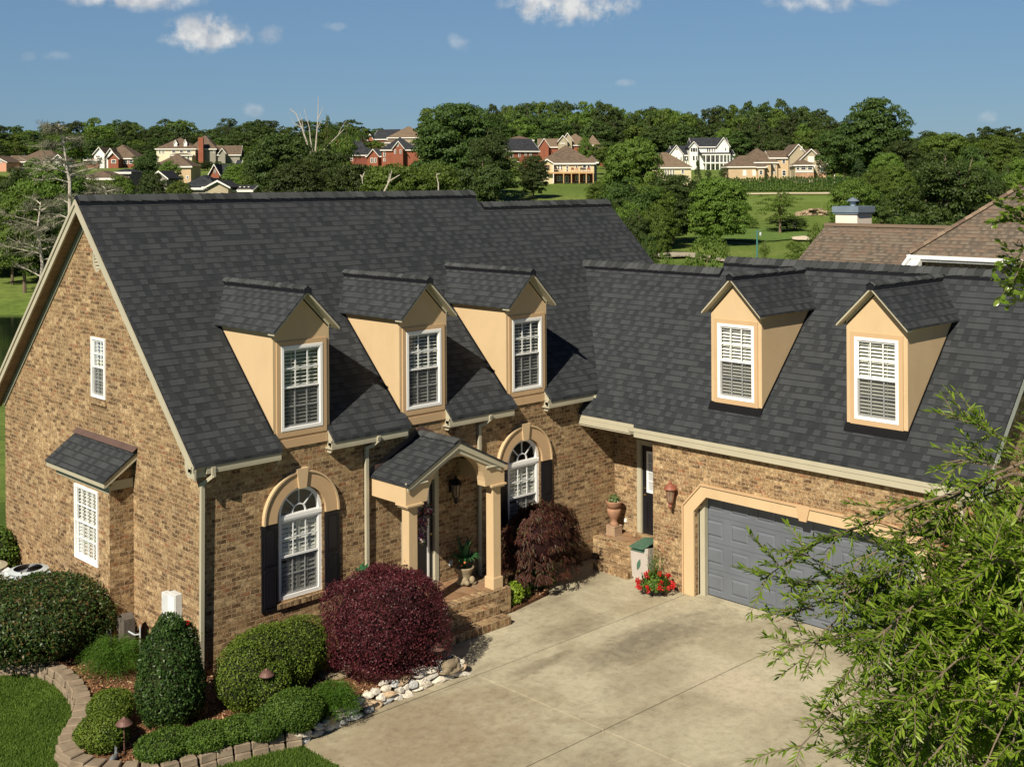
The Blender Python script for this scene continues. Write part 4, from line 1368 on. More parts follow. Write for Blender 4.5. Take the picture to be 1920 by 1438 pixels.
# ---- downspouts
def downspout(pts, w=.036, name='downspout'):
    b = MB()
    P = [Vector(p) for p in pts]
    for i in range(len(P) - 1):
        a, c = P[i], P[i + 1]; d = (c - a); L = d.length; d.normalize()
        up = Vector((0, 0, 1)) if abs(d.z) < .9 else Vector((0, 1, 0))
        s = d.cross(up).normalized() * w; t = d.cross(s).normalized() * w * .8
        e = d * w * .55
        V = [a - e + s + t, a - e - s + t, a - e - s - t, a - e + s - t, c + e + s + t, c + e - s + t, c + e - s - t, c + e + s - t]
        b.add([tuple(v) for v in V], [(0, 1, 2, 3), (7, 6, 5, 4), (0, 4, 5, 1), (1, 5, 6, 2), (2, 6, 7, 3), (3, 7, 4, 0)])
    o = b.build(name, M['beige'], H, bevel=.004)
    return o


downspout([(.10, -.20, 3.60), (.10, -.20, 3.47), (-.02, -.06, 3.33), (-.045, -.045, .15)])
downspout([(3.50, -.21, 3.60), (3.49, -.19, 3.52), (3.44, -.12, 3.44), (3.34, -.05, 3.40), (3.34, -.05, .5)])
downspout([(6.30, -.21, 3.60), (6.29, -.19, 3.52), (6.24, -.12, 3.44), (6.14, -.05, 3.40), (6.14, -.05, .3)])
downspout([(9.40, -.22, 3.60), (9.40, -.24, 3.52), (9.36, -.40, 3.44)])
downspout([(9.0, -8.62, 3.05), (9.02, -8.62, 2.95), (9.14, -8.62, 2.78), (9.14, -8.62, .1)])
# inner corner: leader of the main gutter ends over the garage roof; caulk line
# ---- wall lanterns
def lantern(T, a, z, s=1.0, mat='lamp', name='wall_lantern', h=.52):
    b = MB(T)
    b.box(a - .05 * s, a + .05 * s, 0, .02, z - .10, z + .14)
    b.tube([(a, .02, z - .02), (a, .10, z - .06), (a, .14, z - .13)], .012, 8)
    cx, cy = a, .15
    b.lathe([(.02, -.30), (.045, -.26), (.03, -.22), (.055, -.19), (.065, -.17)], (cx, cy, z), 12)
    b.lathe([(.125, .08), (.135, .095), (.10, .14), (.06, .18), (.03, .195), (.035, .22), (.012, .25), (.002, .26)], (cx, cy, z), 16)
    for q in range(6):
        q = q * math.pi / 3
        b.tube([(cx + .062 * math.cos(q), cy + .062 * math.sin(q), z - .17), (cx + .10 * math.cos(q), cy + .10 * math.sin(q), z + .085)], .006, 6)
    o = b.build(name, M[mat], H)
    b = MB(T); b.lathe([(.056, -.168), (.092, .08)], (cx, cy, z), 12)
    b.build('lantern_glass', mat_plain('smoky_lantern_glass', (.20, .15, .10), .15, .6, .2, 9), o)


lantern(TX(GX), -2.56, 1.98)
lantern(TX(GX), -8.36, 1.98)
lantern(TY(0), 5.42, 2.30, mat='black')
# ---- utility boxes on the gable wall
b = MB(TX(0)); b.box(.66, .92, .002, .13, .55, 1.36); b.box(.94, 1.16, .002, .12, .80, 1.30)
ub = b.build('meter_box', mat_plain('pale_enamel', (.55, .57, .57), .5, .4, .08, 6), H, bevel=.006)
b = MB(TX(0)); b.box(.69, .89, .132, .142, .95, 1.30); b.box(.80, .84, .142, .15, 1.1, 1.14); b.build('meter_door', M['white'], ub, bevel=.003)
b = MB(TX(0)); b.tube([(1.24, .05, .3), (1.24, .05, 1.02), (1.20, .05, 1.10), (1.14, .05, 1.06)], .018, 8); b.build('conduit', M['meter'], ub)

# ================================================================== THE GROUND
UC_ = [-900, -300, 150, 450, 700, 950, 1100, 1250, 1400, 1550, 1750, 2200, 3200]
DR_ = [0, 30, 46, 58, 70, 82, 92, 98, 110, 130, 150, 170, 200, 230, 260, 290, 315, 340, 370, 400, 450, 520, 650, 1000, 2600]
_left = [0, 0, -.9, -2.0, -3.0, -3.2, -2.9, -1.5, -.9, -.4, .3, 1.2, 3.2, 5.5, 7.8, 9.4, 10.8, 12.0, 13.4, 14.6, 16.5, 19, 22, 26, 30]
_mid = [0, 0, -.6, -.9, -1.2, -1.4, -1.5, -1.5, -1.4, -1.0, -.5, .2, 2.0, 4.4, 6.8, 8.4, 10.0, 11.4, 13.2, 14.8, 17, 20, 22, 26, 30]
_gold = [0, 0, -.6, -.9, -1.2, -1.5, -1.6, -1.7, -1.8, -1.8, -1.8, -1.7, -1.3, -.2, 1.2, 3.5, 5.1, 8.0, 10.2, 12.0, 14.5, 17, 20, 24, 28]
_m2 = [0, 0, -.6, -.9, -1.2, -1.4, -1.5, -1.6, -1.6, -1.6, -1.4, -1.0, .8, 4.0, 6.4, 8.3, 9.0, 9.8, 11.2, 12.6, 15.5, 18, 21, 25, 29]
_rt = [0, 0, -.5, -.8, -1.0, -1.2, -1.3, -1.4, -1.4, -1.4, -1.4, -1.3, -1.0, -.4, .8, 2.6, 4.0, 5.4, 6.8, 8.2, 10, 12, 15, 20, 26]
ZT = {-900: _left, -300: _left, 150: _left, 450: _mid, 700: _mid, 950: _mid, 1100: _m2, 1250: _gold, 1400: _gold, 1550: _gold, 1750: _rt, 2200: _rt, 3200: _rt}
ZTab = np.array([ZT[u] for u in UC_])


def ground_z(x, y):
    dx, dy = x - CP[0], y - CP[1]
    d = dx * _f[0] + dy * _f[1]; l = dx * _r[0] + dy * _r[1]
    if d <= 1: return 0.0
    u = min(max(IW / 2 + F_PX * l / max(d, 30), UC_[0]), UC_[-1]); d = min(d, DR_[-1])
    i = min(int(np.searchsorted(UC_, u, side='right')) - 1, len(UC_) - 2); j = min(int(np.searchsorted(DR_, d, side='right')) - 1, len(DR_) - 2)
    a = (u - UC_[i]) / (UC_[i + 1] - UC_[i]); c = (d - DR_[j]) / (DR_[j + 1] - DR_[j])
    a = a * a * (3 - 2 * a)
    Z = ZTab
    return float((Z[i, j] * (1 - a) + Z[i + 1, j] * a) * (1 - c) + (Z[i, j + 1] * (1 - a) + Z[i + 1, j + 1] * a) * c)


def on_ground(u, d):
    p = CP + (_f + _r * (u - IW / 2) / F_PX) * d
    return np.array([p[0], p[1], ground_z(p[0], p[1])])


def build_ground():
    ls = np.concatenate([np.linspace(-1.6, 1.6, 150)])
    ds = [-60, -20, 0, 8, 14] + list(np.arange(18, 60, 3)) + list(np.arange(60, 130, 2.5)) + list(np.arange(130, 360, 5)) + list(np.arange(360, 600, 12)) + [650, 750, 900, 1200, 1700, 2500, 4000]
    V = []; Fs = []
    for d in ds:
        for t in ls:
            w = t * max(d, 45) * .62
            p = CP + _f * d + _r * w
            z = ground_z(p[0], p[1]) if d > 26 else 0.0
            if d > 60: z += .35 * noise.noise(Vector((p[0] * .02, p[1] * .02, 0)))
            V.append((p[0], p[1], z - .004 - (.08 if 26 > d else .08)))
    n = len(ls)
    for j in range(len(ds) - 1):
        for i in range(n - 1):
            Fs.append((j * n + i, j * n + i + 1, (j + 1) * n + i + 1, (j + 1) * n + i))
    me = np_mesh('ground', np.array(V), np.array(Fs), M['far_lawn']); me.shade_smooth()
    tag(link('ground', me), kind='structure')


build_ground()

# near lawn, driveway slabs, bed
b = MB(); b.box(-14, -.04, -18, 14, -.10, -.002)
b.box(-.04, 20, 8.3, 14, -.10, -.002)
tag(b.build('lawn', M['lawn']), kind='structure')
# driveway: separate pours with an open joint between them
jx, jy = [-.02, 3.49, 8.0], [-2.86, -5.70, -9.6, -14.0]
b = MB()
g_ = .011
xs = [-.02, 3.49, 9.17]; ys = [-14.0, -9.8, -5.70, -2.86]
for i in range(len(xs) - 1):
    for j in range(len(ys) - 1):
        b.box(xs[i] + g_, xs[i + 1] - g_, ys[j] + g_, ys[j + 1] - g_, -.10, .004)
b.box(-.01, 3.35, -2.84, -2.56, -.1, .003)
b.prism([(3.36, -2.85, .004), (9.17, -2.85, .004), (9.17, -1.99, .004), (RX, -1.99, .004), (RX, 0.0, .004), (7.9, 0.0, .004), (7.2, -.95, .004), (6.0, -1.15, .004), (3.7, -1.15, .004), (3.36, -1.7, .004)], (0, 0, -.1))
b.box(9.19, 9.42, -7.94, -3.06, -.1, .010)
b.box(-3, 12, -20, -14.02, -.10, .004)
tag(b.build('driveway', M['concrete'], bevel=.004), kind='structure')
b = MB(); b.box(-.03, 9.3, -14, -2, -.12, -.085); tag(b.build('driveway_base', mat_plain('joint_dirt', (.018, .014, .010), .95, .1, .2, 9)), kind='structure')

BZ = .13
edge_px = [(-40, 1244), (0, 1245), (40, 1241), (85, 1247), (118, 1262), (143, 1287), (157, 1315), (152, 1345), (133, 1372), (124, 1397), (133, 1415), (160, 1432), (195, 1440), (240, 1441), (290, 1440), (330, 1430), (375, 1418), (420, 1404), (470, 1392), (520, 1379), (560, 1372)]
edge = [gp(u, v, BZ + .02)[:2] for u, v in edge_px]
bed_poly = [tuple(p) for p in edge] + [(.10, -2.74), (1.4, -2.58), (2.9, -2.52), (3.34, -2.3), (3.36, -1.62), (3.9, -1.1), (3.9, -.01), (-.003, -.003), (-.003, 2.39), (-.46, 2.39), (-.46, 4.57), (-.003, 4.57), (-.003, 8.5), (-3, 8.5), (-3.3, 4.3)]
b = MB(); b.prism([(x, y, BZ) for x, y in bed_poly], (0, 0, -.2))
tag(b.build('mulch_bed', M['mulch']), kind='structure')
b = MB(); b.prism([(6.0, -1.12, .05), (7.15, -.93, .05), (7.85, -.35, .05), (7.95, -.01, .05), (5.97, -.01, .05)], (0, 0, -.1))
tag(b.build('mulch_strip', M['mulch']), kind='structure')

def in_poly(x, y, P):
    c = False; n = len(P); j = n - 1
    for i in range(n):
        if (P[i][1] > y) != (P[j][1] > y) and x < (P[j][0] - P[i][0]) * (y - P[i][1]) / (P[j][1] - P[i][1]) + P[i][0]: c = not c
        j = i
    return c


def chips():
    pts = []
    r = np.random.default_rng(5)
    while len(pts) < 16000:
        x, y = r.uniform(-3, 3.6), r.uniform(-2.9, 3.6)
        if in_poly(x, y, bed_poly): pts.append((x, y, BZ + .004 + r.random() * .02))
    k = 0
    while k < 800:
        x, y = r.uniform(5.9, 8), r.uniform(-1.15, 0)
        if in_poly(x, y, [(6.0, -1.12), (7.15, -.93), (7.85, -.35), (7.95, -.01), (5.97, -.01)]): pts.append((x, y, .056 + r.random() * .015)); k += 1
    P = np.array(pts); Nn = np.tile([0, 0, 1.0], (len(P), 1))
    V, Fc = leaves(P, Nn, .05, .42, .45, 3)
    tag(link('mulch_chips', np_mesh('mulch_chips', V, Fc, M['chip'])), kind='stuff')


chips()


def grass():
    r = np.random.default_rng(9)
    n = 90000
    P = []
    ex = [tuple(p) for p in edge]
    poly_a = ex[:11] + [(-3.2, -1.2), (-4.2, -1.0), (-5.2, .8), (-4.2, 3.6)]
    poly_b = [tuple(p) for p in edge[10:]] + [(-.03, -2.8), (-.03, -5.2), (-3.4, -5.0), (-3.4, -1.2)]
    while len(P) < n:
        x, y = r.uniform(-5.2, 0, 4000), r.uniform(-5.2, 4, 4000)
        for a, c in zip(x, y):
            if in_poly(a, c, bed_poly): continue
            if in_poly(a, c, poly_a) or in_poly(a, c, poly_b): P.append((a, c, -.004))
            if len(P) >= n: break
    P = np.array(P)
    N2 = r.normal(0, 1, (len(P), 3)); N2[:, 2] *= .25
    ax = np.tile([0, 0, 1.0], (len(P), 1)) + r.normal(0, .45, (len(P), 3)) * [1, 1, .1]
    V, Fc = leaves(P, N2 / np.linalg.norm(N2, axis=1, keepdims=True), .055, .22, .1, 4, axis=ax)
    tag(link('grass', np_mesh('grass', V, Fc, M['blade'])), kind='stuff')


grass()

# curved border of blocks
def block_mesh(seed):
    r = random.Random(seed)
    b = MB()
    w, d, h = .123, .13, .115
    V = [(-w, -d, 0), (w, -d, 0), (w * .82, d, 0), (-w * .82, d, 0), (-w * .96, -d * .9, h), (w * .96, -d * .9, h), (w * .80, d, h), (-w * .80, d, h)]
    V = [(x + r.uniform(-.008, .008), y + r.uniform(-.010, .010), z + (r.uniform(-.006, .006) if z else 0)) for x, y, z in V]
    b.add(V, [(0, 3, 2, 1), (4, 5, 6, 7), (0, 1, 5, 4), (1, 2, 6, 5), (2, 3, 7, 6), (3, 0, 4, 7)])
    o = b.build('edging_block', M['block'], bevel=.012)
    me = o.data; bpy.data.objects.remove(o)
    return me


bms = [block_mesh(i) for i in range(5)]
pts = [Vector((p[0], p[1], 0)) for p in edge]
L = 0; cum = [0]
for i in range(len(pts) - 1):
    L += (pts[i + 1] - pts[i]).length; cum.append(L)
step = .262
k = 0; s = 0.0
while s < L:
    i = max(j for j in range(len(cum)) if cum[j] <= s); i = min(i, len(pts) - 2)
    t = (s - cum[i]) / max(1e-6, cum[i + 1] - cum[i])
    p = pts[i].lerp(pts[i + 1], t)
    d = (pts[min(i + 1, len(pts) - 1)] - pts[max(i - 0, 0)]).normalized()
    if 0 < t and i + 2 < len(pts): d = ((pts[i + 1] - pts[i]).normalized() * (1 - t) + (pts[i + 2] - pts[i + 1]).normalized() * t).normalized()
    ang = math.atan2(d.y, d.x)
    for lay, z in enumerate((-.02, .095)):
        o = link('edging_block', bms[(k + lay) % 5], None, (p.x + (0 if lay else -.0), p.y, z))
        if lay == 0:
            o.location = (p.x + math.cos(ang - math.pi / 2) * .035, p.y + math.sin(ang - math.pi / 2) * .035, z)
        o.rotation_euler = (random.uniform(-.02, .02), random.uniform(-.02, .02), ang + random.uniform(-.06, .06) + (0.02 if lay else 0))
        tag(o, 'tan concrete edging block in the %s course of the curved bed border' % ('upper' if lay else 'lower'), 'edging block',
            'edging blocks of the %s course round the flower bed' % ('upper' if lay else 'lower'))
    s += step; k += 1

# white fieldstones along the drive
def rock_mesh(seed):
    r = random.Random(seed)
    bm = bmesh.new(); bmesh.ops.create_icosphere(bm, subdivisions=2, radius=1)
    for v in bm.verts:
        c = v.co.copy()
        q = 1 + .32 * noise.noise(c * 1.1 + Vector((seed * 7.1, 0, 0))) + .10 * noise.noise(c * 3.2 + Vector((0, seed, 0)))
        v.co = c * q
        for ax in ((.8, .2, .5), (-.6, .7, .3), (.1, -.9, .4), (0, 0, 1), (-.4, -.4, .8)):      # chip flat faces
            a = Vector(ax).normalized(); lim = .52 + .1 * math.sin(seed * 3 + ax[0])
            t = v.co.dot(a)
            if t > lim: v.co -= a * (t - lim) * .9
    me = bpy.data.meshes.new('fieldstone'); bm.to_mesh(me); bm.free(); me.materials.append(M['stonew'])
    return me


rms = [rock_mesh(i) for i in range(7)]
rl = random.Random(11)
line = [(.02, -2.87), (.6, -2.80), (1.4, -2.68), (2.15, -2.66), (2.7, -2.62), (3.05, -2.64), (3.36, -2.72)]
cl = [0]
for i in range(len(line) - 1): cl.append(cl[-1] + math.dist(line[i], line[i + 1]))
rows = [(0.02, 0.05, .15, .068), (.05, .14, .14, .062), (.085, .225, .13, .055), (.14, .285, .11, .045)]
cnt = 0
for off, z, sz, szz in rows:
    s = .02
    while s < cl[-1]:
        i = max(j for j in range(len(cl)) if cl[j] <= s); i = min(i, len(line) - 2)
        t = (s - cl[i]) / (cl[i + 1] - cl[i])
        x = line[i][0] + (line[i + 1][0] - line[i][0]) * t; y = line[i][1] + (line[i + 1][1] - line[i][1]) * t
        a = sz * rl.uniform(.6, 2.0)
        if (off > .12 and (rl.random() < .35 or s < 1.6)) or (off > .08 and s < .7): s += a * 1.6; continue
        o = link('fieldstone', rms[rl.randrange(7)], None, (x, y + off + rl.uniform(-.015, .015), z + .0))
        o.scale = (a, .105 * rl.uniform(.8, 1.2), szz * rl.uniform(.8, 1.3)); o.rotation_euler = (rl.uniform(-.2, .2), rl.uniform(-.25, .25), rl.uniform(-.25, .25))
        tag(o, 'rough white or grey fieldstone in the low wall between mulch and driveway', 'rock', 'white fieldstones stacked along the driveway')
        s += a * 1.35; cnt += 1
for (x, y, z, sx, sy, sz, lab) in ((2.52, -2.60, .10, .19, .12, .13, 'largest pale grey boulder in the low stone wall below the plum bush'), (1.02, -2.50, .16, .10, .08, .08, 'cream knobbly rock on the wall beside the right fern'),
                                 (2.05, -2.50, .20, .16, .07, .05, 'long flat pale rock topping the wall left of the large boulder'), (3.28, -2.66, .19, .09, .08, .05, 'rounded white rock capping the right end of the stone wall')):
    o = link('fieldstone', rms[cnt % 7], None, (x, y, z)); o.scale = (sx, sy, sz); cnt += 1
    tag(o, lab, 'rock', 'white fieldstones stacked along the driveway')

# ================================================================== SHRUBS AND BED OBJECTS
def G_(u, v, z=BZ):
    p = gp(u, v, z); return p[0], p[1]


def eb(u0, u1, v0, v1, kd=1.0, ky=.6):
    """ellipsoid standing on the bed that fills the photo box (u0..u1, v0..v1)"""
    uc = (u0 + u1) / 2
    b0 = gp(uc, v1, BZ); d0 = float((b0 - CP) @ _f)
    rx = (u1 - u0) / 2 / F_PX * d0
    dc = d0 + rx * ky; rx = (u1 - u0) / 2 / F_PX * dc
    c = at(uc, v0, dc); zt = c[2] - rx * .16
    return ((float(c[0]), float(c[1]), (BZ + zt) / 2), (rx, rx * kd, (zt - BZ) / 2 * 1.04))


def lift(e, dz, s=1.0):
    (c, r_) = e
    return ((c[0], c[1], c[2] + dz), (r_[0] * s, r_[1] * s, r_[2] * s))


shrub('laurel_bush', 'large rounded dark glossy green bush with a few reddish leaves beside the bay wall', [eb(-60, 208, 1072, 1245, 1.0, .5), eb(-160, 60, 1078, 1240)], 36000, .062, 'l_photinia', aspect=.5, seed=3, amp=.09, sq=2.5)
_c = eb(254, 384, 1143, 1368)
shrub('cone_holly', 'tall dark green cone-clipped holly in front of the house corner', [((_c[0][0], _c[0][1], .62), (_c[1][0], _c[1][1], .62)), ((_c[0][0], _c[0][1], 1.05), (_c[1][0] * .88, _c[1][1] * .88, .62)), ((_c[0][0], _c[0][1], _c[0][2] + _c[1][2] - .52), (_c[1][0] * .60, _c[1][1] * .60, .50))], 22000, .046, 'l_holly', aspect=.55, seed=4, amp=.08, sc=2.6)
shrub('boxwood_mound', 'wide clipped yellow-green boxwood mound under the left arched window', [eb(398, 520, 1200, 1345), eb(418, 560, 1172, 1320), eb(500, 622, 1150, 1285), eb(455, 545, 1235, 1345), eb(440, 600, 1160, 1305)], 42000, .034, 'l_box', aspect=.6, seed=5, amp=.09, sc=2.2, jit=.8)
shrub('plum_bush', 'large rounded dark red fringe-flower bush beside the front steps', [eb(610, 832, 1060, 1276, .95, .5), eb(650, 810, 1054, 1250, 1)], 62000, .036, 'l_plum', inner='innerr', aspect=.55, seed=6, amp=.15, sc=1.5, jit=.9, sq=3.0, depth=.18)
shrub('boxwood_ball', 'small bright green clipped boxwood at the left end of the bed, behind the path light', [eb(165, 250, 1288, 1372), eb(141, 240, 1335, 1416)], 17000, .030, 'l_box', aspect=.6, seed=7, amp=.05, sc=3)
shrub('low_hedge', 'low clipped green hedge curving along the front of the bed', [eb(250, 375, 1362, 1434, .8), eb(330, 440, 1350, 1420, .8), eb(395, 492, 1338, 1404, .8)], 22000, .032, 'l_box2', aspect=.6, seed=8, amp=.04, sc=3)
shrub('round_boxwood', 'rounded green boxwood between the low hedge and the right fern', [eb(496, 606, 1288, 1383, .9), eb(455, 540, 1326, 1396, .9)], 19000, .032, 'l_box2', aspect=.6, seed=9, amp=.04, sc=3)


def fern(name, label, c, rad, n, seed, hang=0.25, top=.45):
    r = np.random.default_rng(seed)
    t = thing(name, label, 'fern', (c[0], c[1], c[2]))
    P = []; A = []
    for i in range(n):
        a = r.uniform(0, 2 * math.pi); ln = r.uniform(.5, 1) ; hh = top * r.uniform(.6, 1.15)
        for q in np.linspace(.12, 1, 16):
            x = math.cos(a) * rad[0] * ln * q; y = math.sin(a) * rad[1] * ln * q
            z = hh * math.sin(min(1, q * 1.15) * math.pi * .62) - hang * q * q
            for k in range(3):
                P.append((x + r.normal(0, .018), y + r.normal(0, .018), max(z + r.normal(0, .014), -c[2] + .01))); A.append((math.cos(a) + r.normal(0, .8), math.sin(a) + r.normal(0, .8), .2 - q))
    P = np.array(P); A = np.array(A)
    V, Fc = leaves(P, np.tile([0, 0, 1.0], (len(P), 1)), .048, .17, .6, seed, axis=A)
    link('frond', np_mesh('frond', V, Fc, M['l_fern']), t)
    return t


fern('asparagus_fern', 'feathery light green fern left of the cone holly below the gas meter', (*G_(216, 1262), BZ), (.62, .62, 1), 520, 21, top=.55)
fern('asparagus_fern', 'feathery green fern spilling over the white stones beside the round boxwood', (*G_(626, 1338), BZ + .05), (.42, .46, 1), 380, 22, hang=.24, top=.42)

# laceleaf maple: layered drooping dark red foliage
def laceleaf():
    r = np.random.default_rng(31)
    c = np.array([7.28, -.62, .05])
    t = thing('laceleaf_maple', 'weeping dark red laceleaf maple between the porch and the recessed corner', 'tree', tuple(c))
    P = []; A = []; Nn = []
    for i in range(760):
        a = r.uniform(0, 2 * math.pi); q = math.sqrt(r.random())
        rr = 1.0 * q
        x, y = math.cos(a) * rr * .98, math.sin(a) * rr * .60
        z = 1.56 - .38 * q ** 4 + r.normal(0, .05) + .10 * noise.noise(Vector((x * 2.2, y * 2.2, 3)))
        if q > .6 and r.random() < .72: z = z - r.uniform(.1, 1.0)
        z = max(z, .42)
        fan = r.integers(9, 14)
        for k in range(fan):
            d = np.array([math.cos(a) * .5 + r.normal(0, .55), math.sin(a) * .5 + r.normal(0, .55), -1.0 + r.normal(0, .25)])
            d /= np.linalg.norm(d)
            for s_ in (0, .055, .11):
                P.append((x + d[0] * s_, y + d[1] * s_, z + d[2] * s_)); A.append(d); Nn.append((math.cos(a), math.sin(a), .35))
    P = np.array(P); A = np.array(A); Nn = np.array(Nn)
    V, Fc = leaves(P, Nn, .095, .20, .35, 5, axis=A)
    link('crown', np_mesh('crown', V, Fc, M['l_maple']), t)
    b = MB()
    b.tube([(0, 0, 0), (.05, .02, .4), (-.05, .0, .8), (.1, .05, 1.2)], .05, 8, .02)
    for a in range(7):
        q = a * .9; b.tube([(0, 0, .7), (math.cos(q) * .35, math.sin(q) * .28, 1.15), (math.cos(q) * .7, math.sin(q) * .5, 1.2), (math.cos(q) * .85, math.sin(q) * .62, .95)], .025, 6, .006)
    b.build('trunk', M['bark'], t)
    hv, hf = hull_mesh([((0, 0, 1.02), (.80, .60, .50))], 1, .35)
    link('shade_core', np_mesh('shade_core', hv, hf, M['innerr']), t)  # solid dark hull painted as the shade inside the crown


laceleaf()
shrub('spirea', 'small lime green plant against the brick porch platform', [((6.22, -.90, .22), (.20, .18, .24))], 1500, .055, 'l_lime', aspect=.6, seed=41, z0=.05, k=.6, cat='plant')
shrub('spirea', 'small yellow-green plant right of the lime one under the maple', [((6.62, -.78, .16), (.19, .14, .16))], 1000, .05, 'l_box', aspect=.6, seed=42, z0=.05, k=.6, cat='plant')
shrub('low_evergreen', 'dark green low bush at the foot of the laceleaf maple', [((7.30, -.52, .24), (.40, .30, .30))], 3500, .045, 'l_box2', seed=43, z0=.05)
shrub('corner_shrub', 'thin green shrub at the far left foot of the gable wall', [((-.35, 7.9, .5), (.45, .6, .6))], 2500, .07, 'l_box2', seed=44, z0=.0)


def path_light(label, u, v, h=.42):
    x, y = G_(u, v)
    t = thing('path_light', label, 'path light', (x, y, BZ), 0, 'copper path lights in the bed')
    b = MB(); b.tube([(0, 0, -.05), (0, 0, h)], .011, 8); b.build('stake', M['lamp2'], t)
    b = MB(); b.lathe([(.118, h), (.120, h + .008), (.075, h + .055), (.03, h + .085), (.012, h + .105), (.002, h + .115)], (0, 0, 0), 20); b.build('lamp_shade', M['lamp2'], t, smooth=False)
    b = MB(); b.lathe([(.016, h - .05), (.022, h - .02), (.020, h)], (0, 0, 0), 10); b.build('bulb_holder', M['lamp2'], t)


M['lamp2'] = mat_plain('aged_copper', (.135, .07, .055), .55, .5, .2, 12, metal=.2)
path_light('copper mushroom path light left of the low hedge by the small rabbit figure', 233, 1412)
path_light('copper mushroom path light in the gap of the boxwood mound', 500, 1347, .66)
path_light('copper mushroom path light right of the plum bush beside the frog stone', 822, 1264)

# round stone disc
x, y = G_(628, 1262)
t = tag(MB().lathe([(.29, 0), (.31, .02), (.31, .055), (.29, .07), (.002, .075)], (x, y, BZ), 28).build('stone_disc', M['stoneo'], off=(x, y, BZ)), 'round flat grey concrete disc lying on the mulch left of the plum bush', 'stepping stone')
# frog
def frog():
    x, y = G_(842, 1256)
    t = thing('frog_figure', 'weathered tan stone frog figure at the right end of the bed', 'garden figure', (x, y, BZ))
    def body(name, parts, mat):
        bm = bmesh.new()
        for c, r_ in parts:
            mt = Matrix.Translation(c) @ Matrix.Diagonal((*r_, 1)); bmesh.ops.create_icosphere(bm, subdivisions=3, radius=1, matrix=mt)
        me = bpy.data.meshes.new(name); bm.to_mesh(me); bm.free(); me.materials.append(mat)
        o = link(name, me, t)
        md = o.modifiers.new('remesh', 'REMESH'); md.mode = 'VOXEL'; md.voxel_size = .012; md.use_smooth_shade = True
        return o
    body('body', [((0, 0, .10), (.17, .12, .10)), ((.09, -.01, .13), (.10, .09, .065)), ((.12, -.05, .185), (.025, .025, .022)), ((.12, .03, .185), (.025, .025, .022)),
                  ((-.11, -.10, .06), (.09, .05, .06)), ((-.11, .10, .06), (.09, .05, .06)), ((.13, -.09, .05), (.035, .03, .07)), ((.13, .08, .05), (.035, .03, .07)), ((.19, -.10, .015), (.05, .03, .018)), ((.19, .09, .015), (.05, .03, .018)),
                  ((0, 0, .01), (.24, .17, .03))], mat_plain('frog_stone', (.20, .16, .105), .9, .3, .3, 9, .6, 50))


frog()
def rabbit():
    x, y = G_(213, 1428)
    t = thing('rabbit_figure', 'small weathered grey metal rabbit lying in the mulch below the left path light', 'garden figure', (x, y, BZ), .6)
    bm = bmesh.new()
    for c, r_ in [((0, 0, .05), (.10, .05, .05)), ((.08, 0, .10), (.035, .03, .035)), ((.07, .015, .16), (.012, .01, .045)), ((.06, -.015, .155), (.012, .01, .045)), ((-.08, 0, .03), (.03, .03, .03)), ((.10, 0, .02), (.03, .03, .02))]:
        bmesh.ops.create_icosphere(bm, subdivisions=3, radius=1, matrix=Matrix.Translation(c) @ Matrix.Diagonal((*r_, 1)))
    me = bpy.data.meshes.new('body'); bm.to_mesh(me); bm.free(); me.materials.append(mat_plain('weathered_pewter', (.12, .13, .13), .7, .4, .3, 20)); o = link('body', me, t)
    md = o.modifiers.new('remesh', 'REMESH'); md.mode = 'VOXEL'; md.voxel_size = .008; md.use_smooth_shade = True


rabbit()
x, y = G_(485, 1330)
tag(MB().tube([(0, 0, -.05), (0, 0, .32)], .012, 8).build('plant_stake', mat_plain('teal_plastic', (.02, .28, .22), .4, .5, .05, 3)), 'thin teal plant stake beside the middle path light', 'stake').location = (x, y, BZ)
x, y = G_(190, 1318)
t = thing('dark_pot', 'small dark nursery pot of dried plants behind the border left of the fern', 'pot', (x, y, BZ))
MB().lathe([(.08, 0), (.11, .14), (.12, .15), (.10, .15), (.09, .12), (.001, .12)]).build('pot', M['black'], t)
V, Fc = leaves(np.array([(random.gauss(0, .05), random.gauss(0, .05), .15 + random.random() * .12) for _ in range(140)]), np.tile([0, 0, 1.0], (140, 1)), .07, .3, 1, 3)
link('dried_plant', np_mesh('dried_plant', V, Fc, M['chip']), t)

# gas meter below the bay corner
def gas_meter():
    t = thing('gas_meter', 'grey gas meter with pipes and a mesh guard beside the bay wall', 'gas meter', (-.42, 1.86, BZ))
    b = MB(); b.box(-.10, .10, -.13, .13, .02, .62)
    b.prism([(-.10, -.13, .622), (.10, -.13, .622), (.10, .0, .70), (-.10, .0, .70)], (0, 0, .01)); b.prism([(-.10, .13, .622), (.10, .13, .622), (.10, .0, .70), (-.10, .0, .70)], (0, 0, .01))
    b.build('guard_box', mat_plain('rusted_mesh', (.10, .085, .07), .7, .4, .3, 20, .5, 90), t)
    b = MB(); b.tube([(-.05, -.20, .45), (-.05, -.42, .45), (.02, -.45, .45)], .014, 8); b.tube([(.16, -.20, .5), (.16, -.20, -.05)], .012, 8); b.build('support_bar', M['meter'], t)
    b = MB()
    for y_ in (.22, .31):
        b.tube([(-.18, y_, -.1), (-.18, y_, .32), (-.18, y_ + .02, .36)], .022, 10)
    b.tube([(-.18, .22, .34), (-.18, .26, .40), (-.18, .31, .34)], .022, 10)
    b.tube([(-.18, .22, .1), (-.22, .45, .12), (-.24, .52, .10)], .025, 10)
    b.lathe([(.05, 0), (.055, .03), (.05, .06), (.02, .08), (.001, .085)], (-.20, .50, .08), 12)
    b.build('pipe', M['meter'], t)
    b = MB(); b.lathe([(.07, -.07), (.09, -.03), (.09, .05), (.06, .08), (.001, .09)], (-.16, .40, .20), 14); b.build('meter_body', M['meter'], t)


